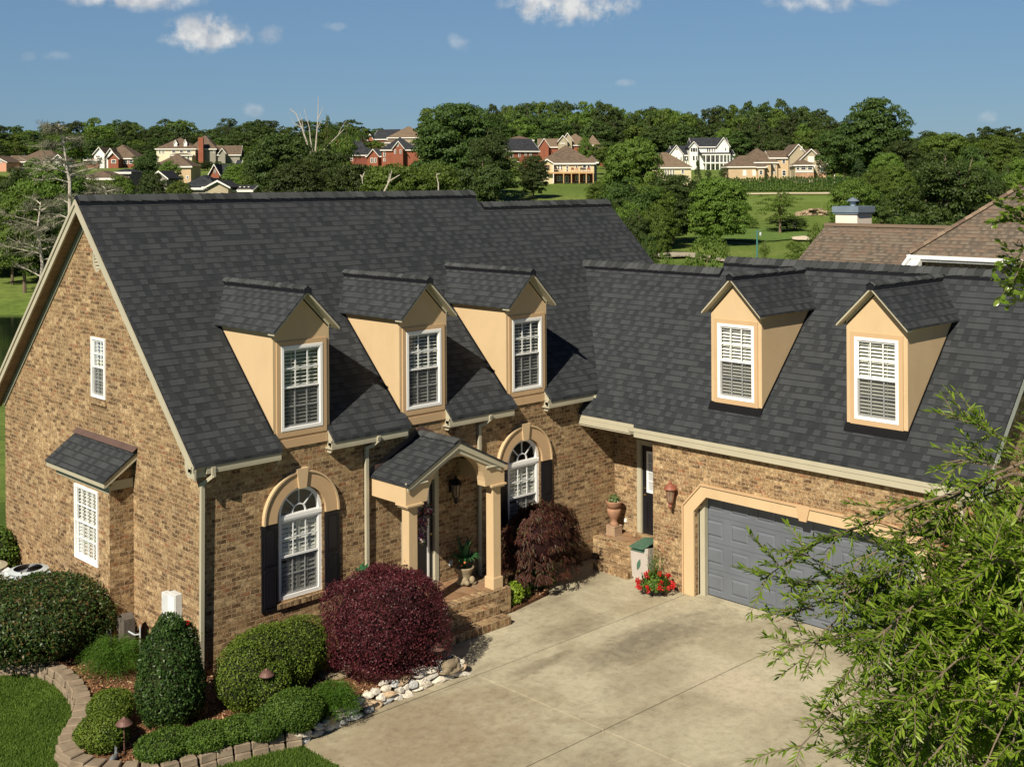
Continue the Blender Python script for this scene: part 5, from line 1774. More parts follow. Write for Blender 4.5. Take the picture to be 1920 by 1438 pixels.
gas_meter()
t = thing('hose_bib', 'red cap and white fitting on the wall behind the cone holly', 'fitting', (-.10, .34, .78))
MB().lathe([(.05, 0), (.055, .02), (.05, .06), (.001, .07)], (0, 0, .16), 12).build('red_cap', mat_plain('red_plastic', (.45, .01, .015), .4, .5, .05, 3), t)
MB().lathe([(.055, 0), (.06, .05), (.05, .12), (.001, .13)], (0, -.07, .0), 12).build('white_fitting', M['white'], t)

# air conditioners behind the laurel
for lab, (x, y), sc in (('white round-topped air conditioner at the far left, mostly behind the laurel bush', (-1.15, 6.35), 1.0), ('grey air conditioner lid between the laurel bush and the gable wall', (-.62, 5.55), .9)):
    t = thing('air_conditioner', lab, 'air conditioner', (x, y, .02), 0, 'air conditioners by the gable wall')
    b = MB(); b.box(-.38 * sc, .38 * sc, -.38 * sc, .38 * sc, 0, .74); b.build('cabinet', M['meter'] if sc < 1 else M['white'], t, bevel=.03)
    b = MB(); b.lathe([(.40 * sc, 0), (.42 * sc, .03), (.30 * sc, .06), (.30 * sc, .045), (.02, .04)], (0, 0, .745), 28); b.build('fan_cover', M['beige'] if sc == 1 else M['meter'], t)
    b = MB()
    for q in range(9): b.lathe([(.03 + q * .028, 0), (.034 + q * .028, .008), (.038 + q * .028, 0)], (0, 0, .80), 24)
    b.build('fan_grille', M['black'], t)

# wooden fence and neighbour side at the far left
t = thing('picket_fence', 'dark brown wooden fence beyond the rear left corner of the house', 'fence', (-.6, 9.2, 0))
b = MB()
for k in range(26): b.box(-4.2 + k * .17, -4.2 + k * .17 + .14, -.01, .01, .05, 1.55 + (.03 if k % 2 else 0))
b.build('picket', mat_plain('weathered_wood', (.06, .045, .035), .85, .2, .3, 6), t)
b = MB(); b.box(-4.2, .3, .012, .05, .35, .43); b.box(-4.2, .3, .012, .05, 1.2, 1.28); b.build('rail', mat_plain('weathered_rail', (.055, .042, .033), .85, .2, .3, 6), t)
for k in (-4.2, -2.4, -.3): MB().box(k - .05, k + .05, .05, .15, 0, 1.62).build('post', M['bark'], t)

# ================================================================== PORCH AND DRIVE OBJECTS
def planter():
    t = thing('porch_planter', 'carved stone planter with upright glossy green leaves on the porch floor', 'planter', (5.45, -.36, .492))
    b = MB(); b.lathe([(.13, 0), (.17, .03), (.13, .08), (.12, .13), (.15, .24), (.185, .30), (.19, .33), (.16, .33), (.15, .28), (.001, .28)], (0, 0, 0), 24)
    b.build('stone_pot', M['stoneo'], t, smooth=True)
    bm = bmesh.new()
    for c, r_ in [((-.10, -.13, .10), (.07, .06, .08)), ((-.10, -.19, .07), (.05, .05, .05)), ((.06, -.15, .09), (.06, .06, .08)), ((-.15, -.05, .05), (.06, .07, .05)), ((.10, -.16, .03), (.06, .05, .04))]:
        bmesh.ops.create_icosphere(bm, subdivisions=2, radius=1, matrix=Matrix.Translation(c) @ Matrix.Diagonal((*r_, 1)))
    me = bpy.data.meshes.new('carving'); bm.to_mesh(me); bm.free(); me.materials.append(M['stoneo']); o = link('carving', me, t)
    md = o.modifiers.new('remesh', 'REMESH'); md.mode = 'VOXEL'; md.voxel_size = .01; md.use_smooth_shade = True
    b = MB()
    r = random.Random(3)
    for k in range(30):
        a = k * 2.4; up = 1 if k < 9 else 0
        ln = r.uniform(.45, .72) if up else r.uniform(.26, .42); w = r.uniform(.045, .065) if up else .022
        dx, dy = math.cos(a), math.sin(a)
        V = []
        m_ = 7
        for i in range(m_ + 1):
            q = i / m_
            hor = (.16 * q ** 1.6 if up else .34 * q) ; z = .30 + ((ln * (q - .12 * q * q)) if up else (.24 * math.sin(q * 2.2) + .02))
            ww = w * math.sin(math.pi * (.12 + .86 * q)) ** .8
            px, py = dx * hor, dy * hor
            V += [(px - dy * ww, py + dx * ww, z), (px + dx * .01, py + dy * .01, z - .008), (px + dy * ww, py - dx * ww, z)]
        Fs = []
        for i in range(m_):
            Fs += [(3 * i, 3 * i + 1, 3 * i + 4, 3 * i + 3), (3 * i + 1, 3 * i + 2, 3 * i + 5, 3 * i + 4)]
        b.add(V, Fs)
    b.build('leaves', M['l_agave'], t, smooth=False, fix=False)
    b = MB(); b.lathe([(.02, 0), (.025, .02), (.001, .04)], (-.10, -.12, .44), 8); b.lathe([(.02, 0), (.022, .02), (.001, .035)], (-.13, -.06, .38), 8); b.build('flower', mat_plain('orange_petal', (.6, .16, .06), .6, .3, .1, 9), t)


planter()
# wreath of flowers on the front door
t = thing('door_wreath', 'red, white and purple flower wreath hanging on the black front door', 'wreath', (4.66, -.0, 1.95))
r = np.random.default_rng(4)
P = []
for i in range(260):
    a = r.uniform(0, 6.283); q = .16 + r.normal(0, .035); P.append((math.cos(a) * q, .0 - .02 - r.random() * .05, math.sin(a) * q * 1.1))
for i in range(90): P.append((r.normal(0, .05), -.03 - r.random() * .04, -.2 - r.random() * .38))
P = np.array(P); V, Fc = leaves(P, np.tile([0, -1.0, 0], (len(P), 1)), .055, .8, .5, 8)
link('flowers', np_mesh('flowers', V, Fc, M['petal_w']), t)
V, Fc = leaves(P + r.normal(0, .02, P.shape), np.tile([0, -1.0, 0], (len(P), 1)), .05, .4, .7, 9)
link('greenery', np_mesh('greenery', V, Fc, M['l_holly']), t)
# shrub leaf behind left column
t = thing('porch_vine_plant', 'single broad blue-green leaf cluster showing above the plum bush', 'plant', (3.02, -.30, .5))
r = np.random.default_rng(14)
P = np.array([(r.normal(0, .05), r.normal(0, .05), .55 + r.random() * .32) for _ in range(26)]); V, Fc = leaves(P, np.tile([-.5, -.6, .5], (26, 1)), .15, .5, .4, 8)
link('leaves', np_mesh('leaves', V, Fc, M['l_agave']), t)
MB().tube([(0, 0, -.4), (0, 0, .8)], .012, 6).build('stem', M['bark'], t)


def urn():
    t = thing('terracotta_urn', 'tall pinkish terracotta urn on a fluted base planted with succulents on the side landing', 'urn', (9.95, -.25, .492))
    b = MB(); b.box(-.125, .125, -.125, .125, 0, .02)
    for k in range(7):
        for (a, c) in ((0, 1), (1, 0)):
            o_ = -.105 + k * .035
            if a: b.box(-.125, .125, o_ - .011, o_ + .011, .021, .185)
            else: b.box(o_ - .0112, o_ + .0112, -.1255, .1255, .021, .1855)
    b.box(-.11, .11, -.11, .11, .0205, .187); b.box(-.13, .13, -.13, .13, .188, .21)
    b.build('fluted_base', mat_plain('pale_terracotta', (.36, .25, .165), .8, .3, .15, 7), t)
    b = MB(); b.lathe([(.10, .212), (.115, .225), (.075, .27), (.065, .31), (.10, .37), (.145, .46), (.155, .52), (.15, .56), (.12, .575)], (0, 0, 0), 28); b.build('vase', M['terra'], t, smooth=True)
    b = MB(); b.lathe([(.10, .577), (.14, .61), (.165, .66), (.18, .71), (.19, .74), (.17, .745), (.16, .72), (.001, .71)], (0, 0, 0), 28); b.build('bowl', M['terra'], t, smooth=True)
    r = np.random.default_rng(5); n = 240
    d = r.normal(0, 1, (n, 3)); d[:, 2] = abs(d[:, 2]); d /= np.linalg.norm(d, axis=1, keepdims=True)
    P = d * [.15, .15, .15] * r.uniform(.3, 1, (n, 1)) + [0, 0, .73]
    V, Fc = leaves(P, d, .07, .55, .5, 6)
    link('succulents', np_mesh('succulents', V, Fc, mat_leaf('succulent_leaf', [(.08, .13, .05), (.16, .22, .09), (.24, .28, .13)], .4, .15, .5, 2)), t)


urn()


def bin_():
    t = thing('storage_bin', 'beige garden bin with a green lid and a leaf emblem beside the garage corner', 'bin', (9.30, -1.70, .004))
    be = mat_plain('beige_plastic', (.44, .40, .36), .5, .5, .06, 3); gr = mat_plain('green_plastic', (.055, .125, .085), .45, .5, .15, 6)
    b = MB()
    b.prism([(-.20, -.21, .05), (.20, -.21, .05), (.22, -.235, .66), (-.22, -.235, .72)], (0, .012, 0)); b.prism([(-.20, .21, .05), (.20, .21, .05), (.22, .235, .66), (-.22, .235, .58)], (0, -.012, 0))
    b.prism([(-.20, -.21, .05), (-.20, .21, .05), (-.22, .235, .60), (-.22, -.10, .60), (-.22, -.16, .70), (-.22, -.235, .72)], (.012, 0, 0)); b.prism([(.20, -.21, .05), (.20, .21, .05), (.22, .235, .66), (.22, -.235, .66)], (-.012, 0, 0))
    b.box(-.19, .19, -.20, .20, .04, .06)
    for yy in (-.17, -.03, .12): b.box(-.205, -.16, yy, yy + .05, 0, .05)
    b.build('body', be, t)
    b = MB(); b.prism([(-.24, .23, .60), (-.24, -.13, .61), (-.20, -.21, .73), (.20, -.21, .75), (.24, .23, .66)], (0, 0, .02))
    b.box(-.18, .20, -.22, .22, .45, .60)
    b.prism([(-.26, .24, .66), (-.26, -.12, .67), (-.20, -.235, .76), (.24, -.235, .80), (.24, .24, .74)], (0, 0, .03))
    b.build('lid', gr, t, bevel=.012)
    b = MB(TX(-.213))
    for (cx, cz, L_, a) in ((.02, .34, .13, 1.9),):
        pts = []
        for i in range(13):
            q = i / 12; w_ = .045 * math.sin(math.pi * q); pts.append((cx + math.cos(a) * (q - .5) * 2 * L_ - math.sin(a) * w_, cz + math.sin(a) * (q - .5) * 2 * L_ + math.cos(a) * w_))
        for i in range(12, -1, -1):
            q = i / 12; w_ = -.045 * math.sin(math.pi * q); pts.append((cx + math.cos(a) * (q - .5) * 2 * L_ - math.sin(a) * w_, cz + math.sin(a) * (q - .5) * 2 * L_ + math.cos(a) * w_))
        b.prism([(p_, .0, z_) for p_, z_ in pts], (0, .004, 0))
    b.prism([(-.055, 0, .20), (-.07, 0, .20), (-.085, 0, .08), (-.07, 0, .08)], (0, .005, 0))
    b.build('leaf_emblem', gr, t)


bin_()


def geraniums():
    t = thing('flower_pot', 'low black pot overflowing with red geraniums and tall grass at the garage corner', 'flower pot', (8.72, -2.42, .004))
    b = MB(); b.lathe([(.15, 0), (.20, .06), (.235, .16), (.245, .19), (.22, .19), (.20, .15), (.001, .15)], (0, 0, 0), 24); b.build('pot', M['black'], t, smooth=True)
    r = np.random.default_rng(6)
    n = 900; d = r.normal(0, 1, (n, 3)); d[:, 2] = abs(d[:, 2]) * .8; d /= np.linalg.norm(d, axis=1, keepdims=True)
    P = d * [.33, .33, .27] * r.uniform(.5, 1, (n, 1)) + [0, 0, .15]
    V, Fc = leaves(P, d, .07, .8, .6, 6); link('leaves', np_mesh('leaves', V, Fc, M['l_box2']), t)
    Q = []
    for k in range(30):
        d2 = r.normal(0, 1, 3); d2[2] = abs(d2[2]) * .7; d2 /= np.linalg.norm(d2); c = d2 * [.36, .36, .30] + [0, 0, .15]
        Q += [c + r.normal(0, .022, 3) for _ in range(22)]
    Q = np.array(Q); V, Fc = leaves(Q, np.tile([-.4, -.4, .8], (len(Q), 1)), .038, .9, .7, 7); link('flowers', np_mesh('flowers', V, Fc, M['petal_r']), t)
    P = []; A = []
    for k in range(60):
        a = r.uniform(0, 6.28); x0, y0 = r.normal(.05, .06), r.normal(.08, .06); h = r.uniform(.35, .62)
        for q in np.linspace(.2, 1, 6): P.append((x0 + math.cos(a) * .12 * q * q, y0 + math.sin(a) * .12 * q * q, .15 + h * q)); A.append((math.cos(a) * .3, math.sin(a) * .3, 1))
    V, Fc = leaves(np.array(P), r.normal(0, 1, (len(P), 3)), .12, .10, .1, 8, axis=np.array(A)); link('tall_grass', np_mesh('tall_grass', V, Fc, M['l_fern']), t)


geraniums()

# ================================================================== TREES
def crown_variant(kind, seed, clumps, per, leaf):
    """unit tree: base at z=0, top at z=1, about 1 wide"""
    r = np.random.default_rng(seed)
    C = []
    z0 = {'round': .05, 'tall': .04, 'irreg': .09, 'cone': .03, 'airy': .20, 'bush': .0, 'col': .02}[kind]
    cz, rz = (1 + z0) / 2, (1 - z0) / 2
    while len(C) < clumps:
        d = r.normal(0, 1, 3); d /= np.linalg.norm(d)
        if kind in ('round', 'bush', 'tall'): d = d / (np.abs(d) ** 2.7).sum() ** (1 / 2.7)
        q = r.random() ** (.32 if kind != 'airy' else .5)
        p = d * q
        if kind == 'cone':
            h = r.random() ** .8; a = r.uniform(0, 6.283); w = .5 * (1 - h) ** .75 * (.55 + .45 * r.random())
            c = np.array([math.cos(a) * w, math.sin(a) * w, z0 + h * (1 - z0) * .97])
        elif kind == 'col':
            h = r.random(); a = r.uniform(0, 6.283); w = .44 * min(1, 2.4 * (1 - h) ** .7) * (.6 + .4 * r.random())
            c = np.array([math.cos(a) * w, math.sin(a) * w, z0 + h * (1 - z0) * .97])
        else:
            wd = 1.0 + (.22 * min(1, -p[2] * 1.6) if (p[2] < 0 and kind in ('round', 'bush')) else 0)
            c = np.array([p[0] * .43 * wd, p[1] * .43 * wd, cz + p[2] * rz * .88])
            if kind in ('irreg', 'airy'):
                n_ = noise.noise(Vector((d[0] * 1.7 + seed, d[1] * 1.7, d[2] * 1.7)))
                if n_ < -.06 and q > .55: continue
                c[:2] *= 1 + .35 * n_; 
            if kind == 'tall': c[:2] *= .8 + .3 * math.sin((c[2] - z0) * 3.1)
            if kind == 'bush' and c[2] < .08: continue
        C.append(c)
    Ps, Ns = [], []
    for c in C:
        rc = r.uniform(.055, .115) * (1.0 if kind not in ('cone', 'col') else .62)
        d = r.normal(0, 1, (per, 3)); d /= np.linalg.norm(d, axis=1, keepdims=True); d[:, 2] = np.abs(d[:, 2]) * .8 - .15
        Ps.append(c + d * rc * [1.15, 1.15, .75] * r.uniform(.75, 1.05, (per, 1)))
        nn = d + (c - [0, 0, cz]) * .8 + [0, 0, .35]
        Ns.append(nn / np.linalg.norm(nn, axis=1, keepdims=True))
    P, Nn = np.concatenate(Ps), np.concatenate(Ns)
    P[:, 2] = np.clip(P[:, 2], .005, None)
    return leaves(P, Nn, leaf, .75, .45, seed), C


def variant(kind, seed, clumps, per, leaf, mat):
    (V, Fc), C = crown_variant(kind, seed, clumps, per, leaf)
    me = np_mesh('crown', V, Fc, M[mat])
    b = MB()
    rr = random.Random(seed)
    if kind in ('cone', 'col', 'bush'):
        b.tube([(0, 0, -.05), (0, 0, .75)], .022, 6, .006)
    else:
        top = .62
        b.tube([(0, 0, -.08), (rr.uniform(-.02, .02), rr.uniform(-.02, .02), .28), (rr.uniform(-.04, .04), 0, top), (0, 0, .9)], .030, 7, .006)
        for k in range(9):
            c = C[rr.randrange(len(C))]; h = rr.uniform(.16, .5)
            b.tube([(0, 0, h), (c[0] * .5, c[1] * .5, h + (c[2] - h) * .45), tuple(c)], .012, 5, .003)
    o = b.build('trunk', M['bark'])
    tm = o.data; bpy.data.objects.remove(o)
    return me, tm


VAR = {
    'wood': [variant('round', 101, 130, 70, .036, 'l_tree'), variant('tall', 102, 130, 70, .036, 'l_tree'), variant('irreg', 103, 130, 70, .038, 'l_tree'), variant('round', 104, 140, 65, .038, 'l_tree')],
    'woodb': [variant('round', 111, 130, 70, .036, 'l_treeb'), variant('irreg', 112, 130, 70, .038, 'l_treeb')],
    'big': [variant('irreg', 121, 230, 110, .024, 'l_tree'), variant('round', 122, 320, 110, .026, 'l_tree')],
    'bigb': [variant('round', 131, 330, 110, .027, 'l_treeb'), variant('irreg', 132, 240, 110, .024, 'l_treeb')],
    'airy': [variant('airy', 141, 60, 90, .024, 'l_treeb')],
    'cone': [variant('cone', 151, 170, 45, .026, 'l_cyp')],
    'col': [variant('col', 161, 120, 40, .034, 'l_cyp')],
    'bush': [variant('bush', 171, 150, 90, .026, 'l_treeb'), variant('bush', 172, 150, 90, .026, 'l_tree')],
}
rt = random.Random(77)


def tree(name, label, loc, w, h, var, group=None, cat='tree', rz=None):
    cm, tm = var
    t = thing(name, label, cat, tuple(float(q) for q in loc), rt.uniform(0, 6.28) if rz is None else rz, group)
    t.scale = (w, w, h)
    link('crown', cm, t); link('trunk', tm, t)
    return t


def ptree(name, label, u, vtop, wpx, d, kind, vi=0, group=None, zbase=None, cat='tree'):
    """tree standing on the ground d metres away whose top is seen at vtop"""
    g = on_ground(u, d)
    if zbase is not None: g[2] = zbase
    top = CP[2] + (HY + (u - IW / 2) * math.sin(ROLL) - vtop) * d / F_PX
    h = max(1.0, top - g[2])
    return tree(name, label, g, wpx * d / F_PX, h, VAR[kind][vi % len(VAR[kind])], group, cat)


# skyline of the woods: (u, top row)
prof = [(-120, 215), (0, 224), (60, 232), (140, 218), (200, 226), (250, 222), (300, 232), (335, 216), (375, 240), (420, 230), (460, 215), (520, 232), (560, 230), (600, 225), (680, 232), (712, 246), (745, 262), (790, 250), (800, 205),
        (860, 193), (930, 192), (975, 182), (1000, 180), (1040, 192), (1090, 193), (1140, 184), (1190, 200), (1240, 193), (1300, 199), (1350, 203), (1400, 190), (1430, 184), (1490, 188), (1530, 208), (1560, 222), (1590, 215), (1700, 246),
        (1760, 244), (1800, 246), (1860, 242), (1920, 236), (2050, 232)]
pu = [p[0] for p in prof]; pv = [p[1] for p in prof]
for row, (d, dv, kk) in enumerate(((560, 0, 'wood'), (505, 12, 'wood'), (470, 30, 'wood'))):
    sp = (27, 31, 36)[row]
    u = -110 + row * 13
    while u < 2040:
        d_ = d * rt.uniform(.96, 1.04)
        v = float(np.interp(u, pu, pv)) + dv + rt.uniform(-9, 10) + (4 if row else 0)
        bright = rt.random() < .3
        wpx = rt.uniform(44, 74)
        if 715 < u < 790 and row < 2: wpx = 40
        kind = 'woodb' if bright else 'wood'
        if row == 2 and 715 < u < 790: u += sp; continue
        ptree('deciduous_tree', 'broad leafy green tree standing in the woods along the skyline', u, v, wpx, d_, kind, rt.randrange(4), 'trees of the woods on the skyline')
        u += sp * rt.uniform(.75, 1.25)

T_ = [
    # name, label, u, vtop, width px, depth, kind, variant
    ('oak_tree', 'big round-crowned oak rising over the main ridge, left of the brick houses', 858, 190, 165, 235, 'big', 1),
    ('leafy_tree', 'dark tree tucked against the right side of the big round-crowned oak', 915, 232, 92, 225, 'big', 0),
    ('leafy_tree', 'dense tree just behind the end of the upper ridge', 905, 285, 130, 170, 'big', 0),
    ('leafy_tree', 'bright green tree over the main ridge below the red houses', 745, 302, 150, 160, 'bigb', 0),
    ('leafy_tree', 'mid green tree over the main ridge, right of the dead-topped tree', 670, 305, 130, 165, 'big', 1),
    ('leafy_tree', 'bright green tree over the ridge below the big oak', 815, 300, 120, 165, 'bigb', 1),
    ('leafy_tree', 'dark broad tree left of the dead-topped tree', 525, 246, 135, 205, 'big', 1),
    ('leafy_tree', 'tall dark tree under the bleached dead limbs', 600, 262, 120, 200, 'big', 0),
    ('leafy_tree', 'dark tree right behind the ridge below the dead-topped tree', 560, 300, 140, 170, 'big', 1),
    ('leafy_tree', 'leafy tree right of the bleached limbs against the sky', 652, 214, 66, 215, 'airy', 0),
    ('leafy_tree', 'small leafy top among the bleached limbs', 612, 194, 40, 215, 'airy', 0),
    ('leafy_tree', 'bright green bushy tree right of the red gabled cottage', 478, 285, 60, 215, 'bigb', 0),
    ('leafy_tree', 'small bright tree in front of the brown hip roof left of the charcoal-roofed house', 318, 298, 48, 225, 'bigb', 1),
    ('leafy_tree', 'dark slim tree left of the brown hip-roofed house', 272, 276, 58, 235, 'big', 0),
    ('leafy_tree', 'dark tree between the brown roof and the main ridge', 285, 322, 62, 180, 'big', 1),
    ('leafy_tree', 'round green tree just over the ridge left of the charcoal-roofed house', 335, 335, 56, 175, 'bigb', 0),
    ('leafy_tree', 'olive tree just over the ridge near its left end', 222, 325, 78, 170, 'bigb', 1),
    ('leafy_tree', 'olive tree behind the left gable peak', 168, 330, 90, 150, 'bigb', 0),
    ('leafy_tree', 'dark green tree at the far left beyond the pond', 18, 305, 120, 140, 'big', 0),
    ('leafy_tree', 'olive spreading tree on the far bank left of the gable', 45, 345, 130, 106, 'bigb', 1),
    ('leafy_tree', 'leafy tree behind the lichen-grey tree', 105, 300, 120, 145, 'bigb', 0),
    ('leafy_tree', 'low dense tree in the shade of the far bank', 88, 415, 120, 116, 'big', 1),
    ('leafy_tree', 'dark tree on the far bank at the left edge of view', -35, 380, 130, 118, 'big', 1),
    ('leafy_tree', 'small green tree in front of the pale house at far left', 62, 294, 34, 250, 'bigb', 0),
    ('cedar_tree', 'dense dark round tree on the lawn below the black-roofed brick house', 1000, 290, 58, 238, 'big', 1),
    ('leafy_tree', 'small tree between the deck house and the tan house behind it', 1096, 253, 30, 320, 'bigb', 1),
    ('leafy_tree', 'bright tall tree at the right edge of the deck house lawn', 1188, 252, 118, 205, 'bigb', 0),
    ('leafy_tree', 'dark dense tree right behind the end of the lower ridge', 1185, 325, 120, 165, 'big', 0),
    ('leafy_tree', 'small pale shrub tree on the slope below the deck house', 1118, 340, 56, 230, 'airy', 0),
    ('leafy_tree', 'dark tree between the lower ridge and the round bright maple', 1262, 325, 112, 190, 'big', 1),
    ('cypress_tree', 'narrow dark cypress in front of the white colonial house', 1308, 301, 27, 300, 'cone', 0),
    ('maple_tree', 'large round bright green maple on the golf course edge', 1348, 328, 118, 185, 'bigb', 0),
    ('leafy_tree', 'loose airy pale green tree on the fairway right of the round maple', 1462, 350, 100, 210, 'airy', 0),
    ('leafy_tree', 'grey-green round tree behind the white chimney', 1598, 331, 98, 170, 'bigb', 1),
    ('leafy_tree', 'dark lower tree right of the white chimney', 1650, 358, 56, 170, 'big', 0),
    ('oak_tree', 'huge dark oak standing alone against the sky at the right', 1645, 180, 130, 330, 'big', 1),
    ('oak_tree', 'dark lower shoulder tree left of the huge lone oak', 1585, 222, 110, 335, 'big', 0),
    ('leafy_tree', 'dark tree at the right foot of the huge lone oak', 1690, 262, 80, 320, 'big', 1),
    ('spruce_tree', 'layered green conifer at the foot of the huge lone oak', 1610, 298, 62, 300, 'cone', 0),
    ('leafy_tree', 'mid green tree right of the layered conifer', 1662, 284, 62, 295, 'bigb', 0),
    ('oak_tree', 'wide spreading multi-trunk oak above the neighbour roof', 1772, 268, 190, 150, 'big', 0),
    ('leafy_tree', 'green tree left of the pale house at the right edge', 1840, 300, 74, 250, 'bigb', 1),
    ('leafy_tree', 'tree at the right edge over the neighbour hip roof', 1905, 320, 70, 200, 'bigb', 0),
    ('leafy_tree', 'bright tree in front of the far woods above the pale house', 1868, 252, 90, 420, 'bigb', 1),
    ('leafy_tree', 'tall green tree behind the multi-trunk oak', 1770, 246, 100, 360, 'bigb', 0),
    ('leafy_tree', 'dark tree right of the multi-trunk oak', 1862, 335, 90, 165, 'big', 1),
    ('leafy_tree', 'shaded tree on the far bank just left of the low lichen tree', 22, 372, 100, 112, 'big', 1),
    ('leafy_tree', 'dark bushy tree behind the gable rake by the far bank', 122, 420, 84, 112, 'big', 0),
    ('leafy_tree', 'dense tree filling the far bank between the left gable and the pond', 120, 372, 120, 125, 'big', 1),
    ('leafy_tree', 'dark tree right of the trunk on the far bank lawn', 92, 455, 90, 122, 'big', 0),
    ('leafy_tree', 'olive green tree behind the low lichen tree', 70, 330, 120, 128, 'bigb', 0),
    ('leafy_tree', 'dark low tree at the left picture edge above the bank lawn', -10, 415, 90, 125, 'big', 1),
    ('leafy_tree', 'full green tree right behind the far end of the lower ridge', 1215, 340, 110, 178, 'bigb', 0),
    ('leafy_tree', 'dense tree between the yellow house and the round maple', 1240, 338, 100, 215, 'big', 1),
]
for n_, lab, u, vt, w, d, k, vi in T_:
    ptree(n_, lab, u, vt, w, d, k, vi)

# trees between and behind the houses on the hill
fr_ = random.Random(5)
for (u0, u1, v0, v1, d0, d1, n, w0, w1) in ((-60, 30, 258, 285, 380, 440, 6, 40, 60), (110, 190, 245, 270, 400, 460, 7, 40, 58), (250, 300, 250, 275, 410, 450, 4, 36, 50), (440, 520, 248, 272, 400, 450, 7, 40, 60), (500, 640, 250, 280, 300, 400, 12, 44, 66),
                                           (-60, 170, 318, 345, 190, 260, 13, 50, 76), (215, 300, 322, 340, 215, 250, 5, 40, 56), (445, 640, 305, 330, 215, 260, 12, 52, 80), (640, 900, 308, 326, 200, 240, 14, 56, 80), (880, 960, 262, 300, 230, 300, 6, 48, 66),
                                           (360, 400, 296, 306, 340, 360, 3, 26, 34), (400, 452, 300, 312, 330, 350, 4, 26, 36), (1110, 1210, 262, 285, 340, 420, 8, 44, 60), (1120, 1300, 330, 352, 200, 250, 9, 50, 70), (1380, 1560, 236, 262, 400, 440, 13, 46, 62), (1550, 1730, 262, 300, 340, 400, 12, 46, 66),
                                           (1640, 1760, 300, 335, 240, 300, 8, 48, 64), (1740, 1960, 268, 300, 300, 400, 14, 50, 70), (1800, 1960, 300, 335, 220, 280, 9, 50, 70), (-60, 90, 350, 395, 120, 150, 8, 70, 100), (1160, 1230, 355, 400, 120, 160, 4, 60, 80), (590, 720, 250, 262, 420, 450, 6, 36, 50), (790, 960, 235, 262, 380, 440, 10, 46, 60)):
    for k in range(n):
        u = u0 + (u1 - u0) * (k + fr_.random()) / n; d = fr_.uniform(d0, d1); bright = fr_.random() < .4
        mid_ = d > 280
        ptree('leafy_tree' if not mid_ else 'hillside_tree', 'leafy green tree among the neighbourhood trees on the near slope' if not mid_ else 'leafy green tree standing behind or between the hillside houses', u, fr_.uniform(v0, v1), fr_.uniform(w0, w1), d,
              ('woodb' if bright else 'wood') if mid_ else ('bigb' if bright else 'big'), fr_.randrange(4), 'trees between the hillside houses' if mid_ else 'trees on the near slope')

S_ = [
    ('round_shrub', 'large round bright shrub just over the garage ridge step', 1325, 424, 92, 72, 'bush', 0),
    ('sapling', 'thin pale sapling over the garage ridge left of the round shrub', 1246, 448, 44, 66, 'airy', 0),
    ('shrub', 'dark shrub at the right foot of the main roof rake', 1212, 428, 46, 78, 'bush', 1),
    ('shrub', 'light green shrub against the neighbour roof edge', 1546, 398, 76, 60, 'bush', 0),
    ('sapling', 'small dark sapling right of the teal golf post', 1433, 441, 26, 120, 'airy', 0),
    ('shrub', 'dark low bush on the fairway below the airy tree', 1475, 404, 80, 215, 'bush', 1),
    ('shrub', 'small dark bush beside the white litter bin', 1500, 410, 26, 214, 'bush', 1),
    ('shrub', 'low dark bushes under the multi-trunk oak', 1715, 392, 80, 190, 'bush', 1),
    ('shrub', 'low shrub at the foot of the airy tree left of the flag', 1411, 408, 24, 220, 'bush', 0),
    ('reed_clump', 'tall yellowish reeds beside the sand bunker', 1492, 448, 44, 130, 'bush', 0),
    ('shrub', 'small round bush below the white colonial house, left one', 1328, 318, 14, 340, 'bush', 1),
    ('shrub', 'small round bush below the white colonial house, right one', 1356, 315, 18, 340, 'bush', 1),
]
for n_, lab, u, vt, w, d, k, vi in S_:
    ptree(n_, lab, u, vt, w, d, k, vi, cat='shrub')


def ray_ground(u, v, dmin=40, dmax=700):
    dr = _f + RC * (u - IW / 2) / F_PX - UC * (v - HY) / F_PX
    d = dmin
    while d < dmax:
        p = CP + dr * d
        if p[2] <= ground_z(p[0], p[1]): return p
        d += 1.0
    return CP + dr * dmax


# arborvitae hedge: one clipped row
def hedge():
    a = ray_ground(1322, 356, 250); c = ray_ground(1668, 362, 250)
    a = on_ground(1318, 316); c = on_ground(1672, 318)
    t = thing('arborvitae_hedge', 'long dark green arborvitae hedge below the tan house', 'hedge', tuple(a))
    r = np.random.default_rng(8); P = []; Nn = []
    for k in range(74):
        q = k / 73; x, y = a[0] + (c[0] - a[0]) * q, a[1] + (c[1] - a[1]) * q
        z = ground_z(x, y); h = 3.6 * r.uniform(.92, 1.1); n = 260
        tt = r.random(n) ** .8; an = r.uniform(0, 6.28, n); w = .62 * (1 - tt) ** .4
        P.append(np.stack([x + np.cos(an) * w, y + np.sin(an) * w, z + tt * h], 1) - a); Nn.append(np.stack([np.cos(an), np.sin(an), np.full(n, .3)], 1))
    V, Fc = leaves(np.concatenate(P), np.concatenate(Nn), .34, .6, .4, 9)
    link('foliage', np_mesh('foliage', V, Fc, M['l_cyph']), t)


M['l_cyph'] = mat_leaf('arborvitae_leaf', [(.030, .075, .012), (.050, .105, .016), (.070, .135, .02)], .6, .3, .3, .5)
hedge()


